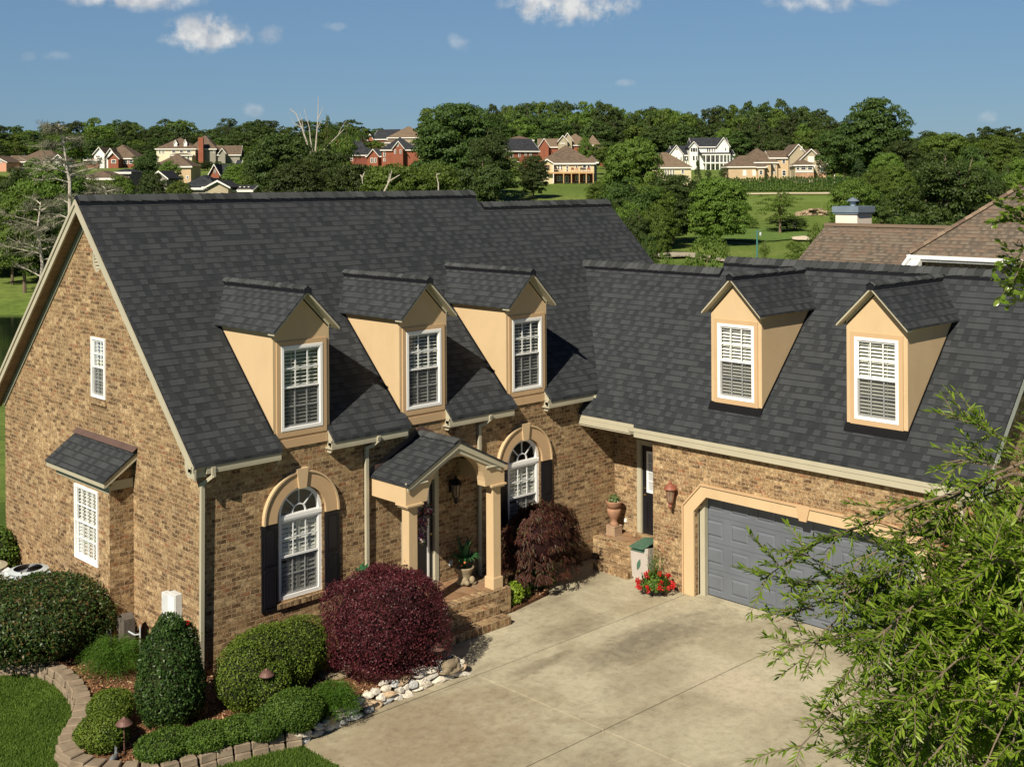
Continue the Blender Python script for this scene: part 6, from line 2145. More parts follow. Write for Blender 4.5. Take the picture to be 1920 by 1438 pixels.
# bare and lichen-grey trees
def bare_tree(name, label, base, pts, rad, seed, limbs, twig_mat, moss=0, col_mat='barkg', fan=1.0, lenk=.28):
    """pts: trunk polyline relative to base; limbs: count of side limbs, each branching twice"""
    r = np.random.default_rng(seed); t = thing(name, label, 'tree', tuple(float(q) for q in base))
    b = MB(); b.tube(pts, rad, 8, rad * .25); tr = b.build('trunk', M[col_mat], t)
    H_ = pts[-1][2]
    b = MB(); tips = []
    P = [np.array(p) for p in pts]
    for k in range(limbs):
        q = r.uniform(.22, .98) * (len(P) - 1); i = min(int(q), len(P) - 2); o = P[i] + (P[i + 1] - P[i]) * (q - i)
        a = r.uniform(0, 6.283); ln = H_ * lenk * (1.15 - .75 * q / (len(P) - 1)) * r.uniform(.6, 1.2)
        d = np.array([math.cos(a), math.sin(a), r.uniform(-.05, .45)])
        m_ = o + d * ln * .5 + [0, 0, ln * .02]; e = o + d * ln + [0, 0, ln * r.uniform(-.18, .1)]
        b.tube([tuple(o), tuple(m_), tuple(e)], rad * .30, 5, rad * .06)
        for j in range(9):
            s = r.uniform(.25, 1); o2 = o + (m_ - o) * min(1, s * 2) if s < .5 else m_ + (e - m_) * (s * 2 - 1)
            d2 = d * .7 + r.normal(0, .55, 3) * [1, 1, .5]; l2 = ln * .36 * r.uniform(.5, 1.2); e2 = o2 + d2 * l2
            b.tube([tuple(o2), tuple((o2 + e2) / 2 + r.normal(0, .03, 3) * l2), tuple(e2)], rad * .10, 4, rad * .03)
            tips.append((o2, e2))
    b.build('limb', M[col_mat], t)
    if moss:
        PP = []; AA = []
        for o2, e2 in tips:
            for k in range(moss):
                q = r.random(); PP.append(o2 + (e2 - o2) * q + r.normal(0, .10, 3) * [1, 1, .6]); AA.append((e2 - o2) + r.normal(0, .5, 3) * np.linalg.norm(e2 - o2))
        PP = np.array(PP); AA = np.array(AA); AA /= np.linalg.norm(AA, axis=1, keepdims=True)
        V, Fc = leaves(PP, r.normal(0, 1, PP.shape), .55, .06, .3, seed, axis=AA)
        link('twig', np_mesh('twig', V, Fc, M[twig_mat]), t)
    return t


g0 = on_ground(134, 96)
def rel(u, v, d=96, base=g0): return tuple(at(u, v, d) - base)
bare_tree('lichen_tree', 'tall half-bare tree with grey lichen twigs beside the left gable', g0, [(0, 0, -.5), rel(131, 420), rel(131, 340), rel(126, 318), rel(120, 275), rel(110, 233)], .20, 51, 32, 'l_moss', moss=14, lenk=.24)
g1 = on_ground(40, 104)
bare_tree('lichen_tree', 'low half-bare tree with dense grey twigs left of the gable roof', on_ground(72, 100), [(0, 0, -.5), (.3, 0, 3), (0, .2, 6), (.2, 0, 8.2)], .20, 52, 26, 'l_moss', moss=14, lenk=.45)
g1 = on_ground(196, 110)
bare_tree('lichen_tree', 'grey twiggy treetop behind the left end of the main ridge', g1, [(0, 0, -.5), (0, .2, 4), (.2, 0, 8.4), tuple(at(196, 352, 110) - g1)], .18, 53, 20, 'l_moss', moss=14, lenk=.30)
# bleached dead limbs above the woods
g2 = on_ground(592, 214)
t = thing('dead_tree', 'bleached leafless limbs rising above the dark trees against the sky', 'tree', tuple(float(q) for q in g2))
def rl2(u, v): return tuple(at(u, v, 214) - g2)
b = MB()
for pl, ra in (([(590, 350), (588, 300), (577, 272), (566, 240), (556, 215), (543, 204)], .55), ([(589, 300), (582, 262), (580, 240), (570, 204)], .34), ([(590, 300), (593, 262), (596, 225), (597, 182)], .42), ([(596, 240), (604, 222), (600, 240)], .2),
               ([(590, 305), (612, 276), (634, 254), (652, 236)], .34), ([(566, 240), (552, 232), (545, 222)], .18), ([(570, 255), (566, 225), (562, 210)], .2), ([(596, 225), (603, 208), (606, 199)], .2), ([(634, 254), (640, 240), (650, 226)], .15), ([(556, 215), (549, 208), (541, 212)], .12)):
    b.tube([rl2(*p) for p in pl], ra * .40, 6, ra * .10)
b.build('limb', M['barkg'], t)
g3 = on_ground(725, 150)
t = thing('dead_tree', 'pale dead branches poking from the bright trees over the main ridge', 'tree', tuple(float(q) for q in g3))
b = MB()
def rl3(u, v): return tuple(at(u, v, 150) - g3)
for pl, ra in (([(721, 385), (721, 358), (730, 340), (750, 328)], .17), ([(730, 340), (735, 318)], .09), ([(727, 343), (731, 325)], .07), ([(679, 334), (684, 322)], .09), ([(676, 328), (679, 334), (680, 345)], .1), ([(822, 380), (822, 345), (818, 328)], .12), ([(818, 328), (826, 325)], .07)):
    b.tube([rl3(*p) for p in pl], ra, 6, ra * .3)
b.build('limb', M['barkg'], t)
# extra trunks of the multi-trunk oak
g4 = on_ground(1776, 150)
t = thing('forked_tree', 'dark forked trunks under the wide spreading oak', 'tree', tuple(float(q) for q in g4))
b = MB()
def rl4(u, v): return tuple(at(u, v, 150) - g4)
for pl, ra in (([(1776, 440), (1772, 405), (1768, 370), (1760, 330)], .30), ([(1780, 440), (1781, 405), (1786, 365), (1800, 320)], .30), ([(1772, 440), (1762, 415), (1745, 395), (1735, 375)], .2), ([(1783, 440), (1800, 405), (1806, 380)], .18), ([(1775, 435), (1755, 418), (1738, 408)], .14), ([(1806, 365), (1815, 330), (1822, 300)], .14)):
    b.tube([rl4(*p) for p in pl], ra, 7, ra * .4)
b.build('trunk', M['bark'], t)

# ================================================================== POND AND GOLF COURSE
def mat_water():
    g = G('pond_water')
    n = g.noise(1.6, 3, .6, g.pos())
    g.bump(n, .12, .05)
    return g.set((.012, .020, .010), .06, .5)


M['water'] = mat_water()
b = MB()
P = [CP + _f * d + _r * ((u - IW / 2) / F_PX * d) for u, d in ((-1400, 50), (-1400, 97), (300, 97), (460, 80), (420, 52), (200, 48))]
b.sheet([(p[0], p[1], -2.05) for p in P], out=(0, 0, 1)); tag(b.build('pond', M['water'], fix=False), kind='structure')


def patch(name, px, mat, lift=.12, kind='structure', sub=7, dmin=60):
    P = [ray_ground(u, v, dmin) for u, v in px]
    c = sum(P) / len(P)
    V = [c] ; Fs = []
    n = len(P)
    for k in range(1, sub + 1):
        for p in P: V.append(c + (p - c) * k / sub)
    V = [(p[0], p[1], ground_z(p[0], p[1]) + lift) for p in V]
    for i in range(n): Fs.append((0, 1 + i, 1 + (i + 1) % n))
    for k in range(sub - 1):
        for i in range(n):
            a = 1 + k * n + i; a2 = 1 + k * n + (i + 1) % n
            Fs.append((a, a + n, a2 + n, a2))
    o = MB().add(V, Fs).build(name, mat, fix=False); tag(o, kind=kind); return o


def ell(u, v, ru, rv, n=16, wob=.15, seed=0):
    r = random.Random(seed)
    return [(u + ru * math.cos(6.283 * i / n) * (1 + r.uniform(-wob, wob)), v + rv * math.sin(6.283 * i / n) * (1 + r.uniform(-wob, wob))) for i in range(n)]


M['green'] = mat_grass('putting_green', [(.3, (.085, .150, .032)), (.7, (.115, .185, .042))], .08, 2)
M['fair'] = mat_grass('fairway', [(.3, (.11, .17, .035)), (.7, (.15, .21, .05))], .05, 2)
patch('sand_bunker', ell(1506, 449, 22, 4, seed=1), M['sand'], .18)
patch('sand_bunker', ell(1741, 421, 34, 3.2, seed=2), M['sand'], .18)
patch('putting_green', ell(1410, 440, 110, 13, seed=3, wob=.05), M['green'], .06)
patch('fairway', ell(1500, 381, 120, 12, seed=4, wob=.06), M['fair'], .06, dmin=150)
M['path'] = mat_plain('cart_path', (.36, .32, .24), .9, .2, .12, .8)
patch('cart_path', [(1228, 478), (1262, 474), (1300, 476), (1345, 484), (1365, 488), (1360, 492), (1330, 490), (1290, 483), (1255, 480), (1230, 484)], M['path'], .10)
patch('cart_path', [(1395, 363.5), (1480, 362.5), (1600, 363), (1660, 364), (1660, 365.5), (1600, 365), (1480, 364.5), (1395, 366)], M['sand'], .12, dmin=200)
patch('pond_inlet', [(1205, 468), (1222, 469), (1236, 474), (1230, 478), (1210, 478)], M['water'], .12)
# retaining wall of flat stones
t = thing('stone_wall', 'low tan dry-stone retaining wall across the fairway', 'wall', tuple(ray_ground(1528, 405, 150)))
b = MB(); r = random.Random(4); o_ = ray_ground(1528, 406, 150)
for k in range(70):
    u = r.uniform(1497, 1553); p = ray_ground(u, 406 - r.uniform(0, .5), 150) - o_
    z = r.uniform(-.2, 1.5) * (1 - abs(u - 1528) / 45)
    x0, y0 = p[0], p[1]; w_ = r.uniform(.3, .8)
    b.box(x0 - w_, x0 + w_, y0 - .5, y0 + .5, z, z + r.uniform(.2, .35))
b.build('stone', mat_plain('tan_wall_stone', (.33, .25, .17), .9, .2, .35, 1.5), t)
# golf flag, bin, teal post with bird house
p = ray_ground(1362, 436, 120)
t = thing('golf_flag', 'white flag on a thin pin on the putting green', 'flag', tuple(p))
MB().tube([(0, 0, 0), (0, 0, 2.2)], .035, 6).build('pin', M['white'], t)
b = MB(); b.prism([(0, 0, 2.2), (.30 * _r[0], .30 * _r[1], 1.85), (.26 * _r[0], .26 * _r[1], 1.3), (0, 0, 1.25)], (.02, .02, 0)); b.build('flag_cloth', M['white'], t)
p = ray_ground(1490, 427, 120)
t = thing('litter_bin', 'small white cylinder bin beside the dark bush on the golf course', 'bin', tuple(p))
MB().lathe([(.28, 0), (.30, .1), (.30, .95), (.22, 1.05), (.001, 1.08)], (0, 0, 0), 14).build('bin_body', M['white'], t)
p = on_ground(1419, 62)
t = thing('post', 'tall thin teal post with a small hanging lantern behind the garage ridge', 'post', tuple(p))
hz_ = at(1419, 432, 62)[2] - p[2]
MB().tube([(0, 0, -.2), (0, 0, hz_)], .045, 8).build('pole', mat_plain('teal_paint', (.05, .16, .14), .5, .5, .1, 3), t)
MB().tube([(0, 0, hz_ - .05), (_r[0] * .17, _r[1] * .17, hz_ - .05)], .015, 6).build('arm', M['metal'], t)
MB().lathe([(.05, -.22), (.06, -.1), (.02, -.05), (.001, -.04)], (_r[0] * .17, _r[1] * .17, hz_ - .05), 10).build('hanging_lantern', M['meter'], t)

# ================================================================== HOUSES FAR AND NEAR
HM = {
    'brick': mat_plain('far_red_brick', (.25, .088, .052), .9, .2, .15, .6), 'brickd': mat_plain('far_dark_brick', (.20, .065, .045), .9, .2, .15, .6), 'cream': mat_plain('far_cream', (.66, .60, .44), .8, .2, .06, .3), 'white': mat_plain('far_white', (.78, .77, .72), .7, .3, .04, .3),
    'tan': mat_plain('far_tan', (.50, .37, .23), .85, .2, .1, .4), 'salmon': mat_plain('far_salmon', (.55, .28, .19), .85, .2, .08, .4), 'grey': mat_plain('far_grey', (.27, .255, .215), .85, .2, .08, .4), 'khaki': mat_plain('far_khaki', (.37, .32, .22), .85, .2, .08, .4),
    'r_brown': mat_shingle('far_brown_roof', (.085, .065, .048), (.20, .15, .105), .30, .5, (.15, .095, .065)), 'r_tan': mat_shingle('far_tan_roof', (.12, .09, .06), (.25, .19, .13), .30, .5, (.20, .13, .085)), 'r_dark': mat_shingle('far_dark_roof', (.018, .020, .026), (.055, .058, .066), .30, .5),
    'trim': mat_plain('far_trim', (.74, .72, .66), .6, .3, .03, .3), 'pane': mat_plain('far_pane', (.035, .04, .045), .15, .6, .1, .5), 'stone': mat_plain('far_stone', (.42, .25, .16), .9, .2, .3, .9), 'deck': mat_plain('far_deck', (.50, .32, .16), .8, .2, .1, .6), 'yellow': mat_plain('far_yellow', (.56, .49, .31), .85, .2, .05, .3),
}


class House:
    def __init__(s, name, label, uc, d, rot=0, cat='house'):
        s.uc, s.d = uc, d
        g = on_ground(uc, d)
        s.g = g
        s.t = thing(name, label, cat, tuple(float(q) for q in g), -YAW + rot)
        s.k = d / F_PX
        s.hy = HY + (uc - IW / 2) * math.sin(ROLL)

    def X(s, u): return (u - s.uc) * s.k
    def Z(s, v): return CP[2] + (s.hy - v) * s.k - s.g[2]

    def block(s, u0, u1, vb, ve, vr, wall, roof, typ='hip', y0=0, dep=9, ov=.45, inset=None, base=None):
        x0, x1, z0, ze, zr_ = s.X(u0), s.X(u1), s.Z(vb), s.Z(ve), s.Z(vr)
        z0 = min(z0, 0) - 1.5
        y1 = y0 + dep
        b = MB()
        if typ == 'gx':
            ym = (y0 + y1) / 2
            b.prism([(x0, y0, z0), (x0, y1, z0), (x0, y1, ze), (x0, ym, zr_ - .1), (x0, y0, ze)], (x1 - x0, 0, 0))
        elif typ == 'gy':
            xm = (x0 + x1) / 2
            b.prism([(x0, y0, z0), (x1, y0, z0), (x1, y0, ze), (xm, y0, zr_ - .1), (x0, y0, ze)], (0, dep, 0))
        else: b.box(x0, x1, y0, y1, z0, ze)
        w = b.build('wall', HM[wall], s.t)
        b = MB(); a0, a1, c0, c1 = x0 - ov, x1 + ov, y0 - ov, y1 + ov
        th_ = .22
        if typ == 'hip':
            W, D = a1 - a0, c1 - c0; q = min(W, D) / 2 * .999 if inset is None else inset
            if W >= D: r0, r1 = (a0 + q, (c0 + c1) / 2, zr_), (a1 - q, (c0 + c1) / 2, zr_)
            else: r0, r1 = ((a0 + a1) / 2, c0 + q, zr_), ((a0 + a1) / 2, c1 - q, zr_)
            V = [(a0, c0, ze), (a1, c0, ze), (a1, c1, ze), (a0, c1, ze), r0, r1]
            if W >= D: Fs = [(0, 1, 5, 4), (1, 2, 5), (2, 3, 4, 5), (3, 0, 4)]
            else: Fs = [(0, 1, 4), (1, 2, 5, 4), (2, 3, 5), (3, 0, 4, 5)]
            b.add(V, Fs + [(3, 2, 1, 0)])
        elif typ == 'gx':
            ym = (c0 + c1) / 2; b.prism([(a0, c0, ze - .1), (a0, ym, zr_), (a0, c1, ze - .1), (a0, c1, ze - .1 - th_), (a0, ym, zr_ - th_), (a0, c0, ze - .1 - th_)], (a1 - a0, 0, 0))
        else:
            xm = (a0 + a1) / 2; b.prism([(a0, c0, ze - .1), (xm, c0, zr_), (a1, c0, ze - .1), (a1, c0, ze - .1 - th_), (xm, c0, zr_ - th_), (a0, c0, ze - .1 - th_)], (0, c1 - c0, 0))
        rf = b.build('roof', HM[roof], s.t)
        b = MB()
        if typ == 'gy':
            xm = (a0 + a1) / 2
            b.prism([(a0, c0 - .06, ze - .1), (xm, c0 - .06, zr_), (a1, c0 - .06, ze - .1), (a1, c0 - .06, ze - .36), (xm, c0 - .06, zr_ - .30), (a0, c0 - .06, ze - .36)], (0, .05, 0))
        elif typ == 'gx':
            ym = (c0 + c1) / 2
            b.box(a0, a1, c0 - .06, c0 - .005, ze - .40, ze - .06)
            for xx in (a0 - .06, a1 + .01): b.prism([(xx, c0, ze - .1), (xx, ym, zr_), (xx, c1, ze - .1), (xx, c1, ze - .36), (xx, ym, zr_ - .32), (xx, c0, ze - .36)], (.05, 0, 0))
        else: b.box(a0, a1, c0 - .05, c0 - .004, ze - .34, ze - .02); b.box(a0 - .05, a0 - .004, c0, c1, ze - .34, ze - .02)
        b.build('fascia', HM['trim'], rf)
        return w

    def win(s, rects, y=0, pane='pane', lab='window', fr='trim'):
        for (u0, u1, v0, v1) in rects:
            x0, x1, z0, z1 = s.X(u0), s.X(u1), s.Z(v1), s.Z(v0)
            e = min(.16, (x1 - x0) * .22)
            b = MB(); b.box(x0, x1, y - .10, y - .012, z0, z1)
            f = b.build(lab, HM[fr], s.t)
            b = MB(); zm = (z0 + z1) / 2
            b.box(x0 + e, x1 - e, y - .125, y - .102, z0 + e, zm - .04); b.box(x0 + e, x1 - e, y - .125, y - .102, zm + .04, z1 - e)
            b.build('pane', HM[pane], f)

    def box(s, name, u0, u1, v0, v1, y0, y1, mat):
        b = MB(); b.box(s.X(u0), s.X(u1), y0, y1, s.Z(v1), s.Z(v0)); return b.build(name, HM[mat], s.t)


h = House('house', 'pale house with a long brown hip roof at the far left edge', 60, 350)
h.block(30, 112, 320, 303, 281, 'cream', 'r_brown', 'hip', dep=12, inset=5); h.block(12, 40, 320, 304, 291, 'white', 'r_brown', 'gx', y0=1, dep=8)
h.block(100, 124, 320, 302, 290, 'white', 'r_brown', 'gy', y0=-1, dep=6)
h.win([(16, 19, 306, 312), (20, 23, 306, 312), (44, 48, 310, 316), (104, 109, 296, 303)], 0)
h = House('house', 'salmon gabled house cut by the left edge of the picture', -4, 340)
h.block(-30, 12, 320, 304, 292, 'salmon', 'r_brown', 'gy', dep=10); h.win([(0, 4, 301, 306)], 0)
h = House('house', 'cream and brick house with two steep gables right of the lichen tree', 222, 370)
h.block(186, 256, 316, 297, 271, 'brick', 'r_brown', 'hip', dep=12, inset=5); h.block(183, 202, 316, 290, 276, 'white', 'r_brown', 'gy', y0=-3, dep=9)
h.block(205, 220, 316, 292, 278, 'white', 'r_brown', 'gy', y0=-2.4, dep=8); h.block(211, 230, 318, 298, 286, 'brick', 'r_brown', 'gy', y0=-4, dep=9)
h.block(168, 192, 316, 300, 296, 'brick', 'r_tan', 'hip', y0=-3.5, dep=4)
h.win([(187, 196, 292, 297), (180, 190, 300, 307)], -3.6); h.win([(217, 226, 300, 307)], -4); h.win([(210, 215, 289, 293)], -2.4); h.win([(232, 240, 300, 308), (242, 250, 300, 308)], 0)
h = House('mansion', 'large cream three-storey house with brown hip roof and tall orange chimney', 345, 400, rot=.12)
h.block(295, 366, 308, 279, 255, 'cream', 'r_brown', 'hip', dep=14, inset=8); h.block(355, 402, 308, 279, 252, 'grey', 'r_brown', 'hip', y0=2, dep=15, inset=6)
h.block(396, 446, 302, 290, 272, 'grey', 'r_brown', 'gx', y0=3, dep=10)
h.block(410, 421, 302, 288, 278, 'grey', 'r_brown', 'gy', y0=0, dep=5); h.block(322, 362, 308, 291, 288, 'cream', 'r_brown', 'hip', y0=-3, dep=4)
h.block(326, 332, 276, 269, 262, 'white', 'r_brown', 'gy', y0=1, dep=4, ov=.15); h.block(344, 350, 276, 269, 261, 'white', 'r_brown', 'gy', y0=1, dep=4, ov=.15)
h.box('chimney', 372, 381, 258, 306, -.8, 1.2, 'brick')
h.win([(299, 303, 282, 288), (305, 309, 282, 288), (323, 330, 281, 287), (337, 344, 281, 287), (350, 358, 281, 287)], 0); h.win([(334, 339, 293, 301), (343, 350, 293, 303), (353, 358, 293, 303)], -3)
h.win([(366, 370, 281, 287), (398, 401, 281, 287), (369, 371, 293, 300)], 2)
h = House('house', 'tan house with a brown pyramid roof between small trees', 322, 285)
h.block(288, 358, 338, 312, 288, 'tan', 'r_brown', 'hip', dep=9); h.win([(349, 354, 330, 336)], 0)
h = House('house', 'low house with a charcoal hip roof and small grey gable just over the main ridge', 392, 195)
h.block(340, 400, 372, 352, 328, 'grey', 'r_dark', 'hip', dep=11, inset=4.6); h.block(398, 436, 372, 350, 338, 'khaki', 'r_dark', 'gy', y0=-3, dep=8); h.block(388, 402, 372, 350, 334, 'grey', 'r_dark', 'hip', y0=-1, dep=7)
h.block(434, 470, 372, 356, 348, 'khaki', 'r_dark', 'gx', y0=0, dep=7)
b = MB()
for k in range(3): b.box(h.X(446 + k * 8), h.X(449 + k * 8), 1.0, 1.9, h.Z(352), h.Z(350.6))
b.build('skylight', HM['trim'], h.t)
h = House('house', 'orange brick gabled house with dark roof and a steep white gable', 430, 260)
h.block(400, 445, 340, 330, 308, 'brick', 'r_dark', 'gx', y0=0, dep=9); h.block(398, 415, 342, 329, 307.5, 'brick', 'r_dark', 'gy', y0=-2, dep=8); h.block(446, 464, 338, 326, 294, 'white', 'r_dark', 'gy', y0=2, dep=8)
h.block(440, 456, 340, 316, 300, 'brick', 'r_dark', 'gx', y0=1.2, dep=6)
h.win([(405.5, 407, 317, 326), (408, 409.5, 317, 326)], -2); h.win([(448, 450, 319, 326), (451, 453, 319, 326)], 1.2)
h = House('house', 'blue-grey gabled house half hidden behind a small tree over the ridge', 298, 210)
h.block(285, 312, 350, 334, 320, 'grey', 'r_dark', 'gy', dep=8)
h = House('house', 'brown low roof seen beyond the lichen tree', 178, 200)
h.block(150, 212, 352, 334, 320, 'tan', 'r_brown', 'hip', dep=9); h.block(188, 214, 345, 322, 316, 'grey', 'r_dark', 'hip', y0=8, dep=7)
h = House('house', 'red brick house with dark roof and arched gable window right of the dead limbs', 668, 380, rot=.1)
h.block(640, 700, 310, 291, 259, 'brick', 'r_dark', 'hip', dep=12, inset=5); h.block(622, 648, 310, 281, 267, 'brick', 'r_dark', 'gy', y0=-2, dep=8); h.block(688, 716, 310, 293, 279, 'brick', 'r_dark', 'gx', y0=-1, dep=6)
h.block(690, 709, 310, 294, 280, 'brick', 'r_dark', 'gy', y0=-3, dep=7); h.block(664, 690, 310, 291, 262, 'brickd', 'r_dark', 'hip', y0=-.6, dep=9)
h.win([(631, 639, 284, 294), (626, 629, 286, 294)], -2); h.win([(650, 656, 293, 302), (658, 662, 293, 302)], -.01); h.win([(695, 700, 297, 306), (702, 706, 297, 306)], -3)
h.box('chimney', 632, 636, 262, 280, 0, 1.4, 'brick')
h = House('house', 'dark red gabled house highest on the hill between two roofs', 712, 470, rot=-.25)
h.block(700, 742, 285, 261, 242, 'brickd', 'r_dark', 'gx', dep=12); h.block(680, 692, 280, 264, 255, 'brick', 'r_dark', 'gy', y0=-2, dep=7); h.block(690, 701, 280, 262, 251, 'brick', 'r_dark', 'gy', y0=-1, dep=7)
h.win([(686, 690, 263, 268)], -2)
h = House('house', 'tall tan pyramid roof peeking left of the big oak', 768, 440)
h.block(728, 800, 290, 258, 235, 'khaki', 'r_tan', 'hip', dep=16, inset=7.5); h.block(718, 760, 290, 268, 262, 'khaki', 'r_tan', 'hip', y0=-3, dep=5)
h.box('half_round_window', 761, 768, 254, 257, 1, 2, 'trim')
h = House('house', 'brick house with dark hip roof and a central gable left of the big oak', 748, 370, rot=.08)
h.block(716, 784, 310, 281, 256, 'brick', 'r_dark', 'hip', dep=12, inset=6); h.block(738, 756, 310, 279, 265, 'brick', 'r_dark', 'gy', y0=-2.4, dep=8)
h.win([(719, 723, 284, 294), (719, 723, 297, 303)], 0); h.win([(740, 743, 281, 289), (750, 753, 281, 289), (745, 748, 270, 276)], -2.4)
h = House('house', 'red brick two-storey house with black roof and white-trimmed right gable', 985, 350, rot=.42)
h.block(950, 1012, 312, 283, 259, 'brick', 'r_dark', 'gx', dep=11.5); h.win([(954, 960, 287, 297), (971, 975, 288, 295), (968, 973, 304, 311), (984, 988, 285, 292), (994, 998, 285, 292)], 0)
h.block(942, 962, 312, 306, 299, 'khaki', 'r_tan', 'gy', y0=-3, dep=5)
h = House('house', 'brown-roofed house whose ridge shows behind the black-roofed brick house', 962, 400)
h.block(948, 1000, 290, 263, 254, 'khaki', 'r_brown', 'hip', dep=10, inset=4)
h = House('deck_house', 'yellow house with a long wooden back deck on posts above a green lawn', 1066, 282)
h.block(1012, 1114, 343, 306, 271, 'yellow', 'r_brown', 'hip', dep=13, inset=5.6); h.block(1014, 1037, 343, 307, 298, 'yellow', 'r_brown', 'gy', y0=-1.5, dep=6); h.block(1104, 1121, 343, 304, 291, 'grey', 'r_brown', 'hip', y0=3, dep=9)
h.box('lower_wall', 1027, 1113, 326, 343, -.06, 0, 'brickd')
h.box('deck_floor', 1024, 1112, 322.5, 326, -2.6, -.07, 'deck')
for k, u in enumerate((1037, 1056, 1070.5, 1085, 1098, 1111)):
    h.box('deck_post', u - .8, u + .8, 326, 344, -2.6, -2.35, 'deck' if k else 'trim')
h.box('deck_rail', 1024, 1112, 318, 318.8, -2.6, -2.5, 'deck')
h.box('porch_post', 1036.5, 1038, 308, 323, -1.8, -1.5, 'trim')
h.win([(1020, 1031, 309, 319)], -1.5, fr='deck'); h.win([(1045, 1050, 309, 320), (1051, 1055, 309, 320), (1061, 1066, 311, 323), (1079, 1083, 310, 320), (1092, 1100, 309, 321), (1101, 1107, 309, 321)], 0)
h.win([(1044, 1050, 330, 340), (1051, 1055, 330, 340), (1060, 1066, 330, 343), (1079, 1084, 330, 340), (1094, 1098, 330, 340), (1100, 1105, 330, 340)], -.06)
for k, (u, c) in enumerate(((1073, 'brickd'), (1081, 'stone'), (1090, 'pane'), (1103, 'brick'), (1042, 'pane'))):
    hb = MB(); x_ = h.X(u); z_ = h.Z(322.5)
    hb.box(x_ - .35, x_ + .35, -2.0, -1.5, z_ + .35, z_ + .45); hb.box(x_ - .35, x_ + .35, -1.52, -1.46, z_ + .45, z_ + .95)
    for ax_ in (-.3, .26):
        for ay in (-2.0, -1.55): hb.box(x_ + ax_, x_ + ax_ + .05, ay, ay + .05, z_, z_ + .35)
    hb.build('deck_chair', HM[c], h.t)
h = House('house', 'long tan-roofed house with stepped gables behind the deck house', 1070, 420)
h.block(1012, 1050, 290, 275, 259, 'brick', 'r_tan', 'gx', y0=2, dep=9); h.block(1012, 1029, 290, 275, 259, 'brick', 'r_tan', 'gy', y0=0, dep=9)
h.block(1050, 1112, 295, 272, 249, 'brick', 'r_tan', 'hip', y0=2, dep=14, inset=7); h.block(1047, 1064, 290, 266, 254, 'khaki', 'r_tan', 'gy', y0=-1, dep=8); h.block(1056, 1073, 290, 264, 249, 'khaki', 'r_tan', 'gy', y0=.5, dep=8)
h.block(1095, 1133, 295, 281, 252, 'brick', 'r_tan', 'hip', y0=1, dep=12, inset=6); h.block(1108, 1118, 295, 280, 273, 'trim' if False else 'white', 'r_tan', 'gy', y0=-1, dep=6); h.win([(1111, 1115, 281, 288)], -1); h.win([(1051, 1060, 268.5, 271)], -1)
h = House('house', 'pale yellow house with a wide brown hip roof beside the narrow cypress', 1250, 330)
h.block(1206, 1296, 340, 314, 285, 'yellow', 'r_tan', 'hip', dep=13, inset=6.3)
h.win([(1246.5, 1250, 318, 329), (1251, 1254.5, 318, 330), (1256, 1259.5, 318, 331), (1261, 1264.5, 318, 332), (1277, 1283, 318, 326)], 0)
h = House('white_house', 'white colonial house with black roofs and a two-storey columned porch', 1312, 400, rot=.05)
h.block(1300, 1366, 320, 275, 257.5, 'white', 'r_dark', 'gx', y0=0, dep=9); h.block(1291, 1306, 318, 276, 265.5, 'white', 'r_dark', 'gy', y0=-2, dep=8); h.block(1264, 1295, 312, 290.5, 272.5, 'white', 'r_dark', 'gx', y0=1, dep=9)
h.block(1254, 1279, 312, 290, 272, 'white', 'r_dark', 'gy', y0=-1, dep=9); h.block(1345, 1367, 300, 275, 258, 'white', 'r_dark', 'gy', y0=-.6, dep=8); h.block(1362, 1380, 315, 290, 280, 'white', 'r_dark', 'gx', y0=3, dep=7)
h.box('porch_roof', 1311, 1366, 287, 289.5, -4.2, -.05, 'r_dark'); h.box('porch_beam', 1312, 1365, 289.5, 292, -4.1, -3.7, 'white'); h.box('porch_floor', 1318, 1366, 305, 307.5, -4.1, -.05, 'white')
for u in (1319, 1328, 1336.5, 1345, 1352, 1358.5, 1364): h.box('porch_column', u - .8, u + .8, 292, 319.5, -4.05, -3.7, 'white')
h.win([(1321, 1326, 293, 304), (1329, 1334, 293, 304), (1338, 1343, 293, 304), (1347, 1350, 293, 304), (1354, 1357, 293, 304), (1321, 1326, 308, 319), (1329, 1334, 308, 319), (1338, 1343, 308, 319), (1347, 1350, 308, 319), (1354, 1357, 308, 319)], 0, fr='pane')
h.win([(1326, 1328, 278, 285), (1330, 1332, 278, 285), (1335, 1336.5, 278, 285), (1340, 1341.5, 278, 285), (1284, 1286, 294, 302), (1288, 1290, 294, 302)], 0, fr='pane')
h.win([(1293, 1296, 278, 285), (1297, 1301, 278, 285), (1302, 1304.5, 278, 285), (1297, 1300, 293, 301), (1303, 1305, 293, 301)], -2, fr='pane'); h.win([(1267, 1269, 279, 281.5), (1267, 1268.5, 295, 300), (1275, 1276.5, 295, 301)], -1, fr='pane'); h.win([(1359.5, 1361, 278, 283)], -.6, fr='pane')
h = House('tan_house', 'rambling tan and khaki house with brown roofs above the long hedge', 1458, 340)
h.block(1366, 1436, 340, 312, 291, 'tan', 'r_brown', 'hip', y0=0, dep=9, inset=4.4); h.block(1400, 1462, 338, 304, 276, 'tan', 'r_brown', 'hip', y0=3, dep=12, inset=5.6); h.block(1418, 1447, 340, 304, 292, 'tan', 'r_brown', 'hip', y0=1.0, dep=6)
h.block(1450, 1490, 336, 295, 281.5, 'tan', 'r_brown', 'gx', y0=4, dep=9); h.block(1484, 1516, 338, 291, 270, 'khaki', 'r_brown', 'gy', y0=2, dep=12); h.block(1491, 1549, 334, 309, 279.5, 'khaki', 'r_brown', 'gy', y0=-.5, dep=12)
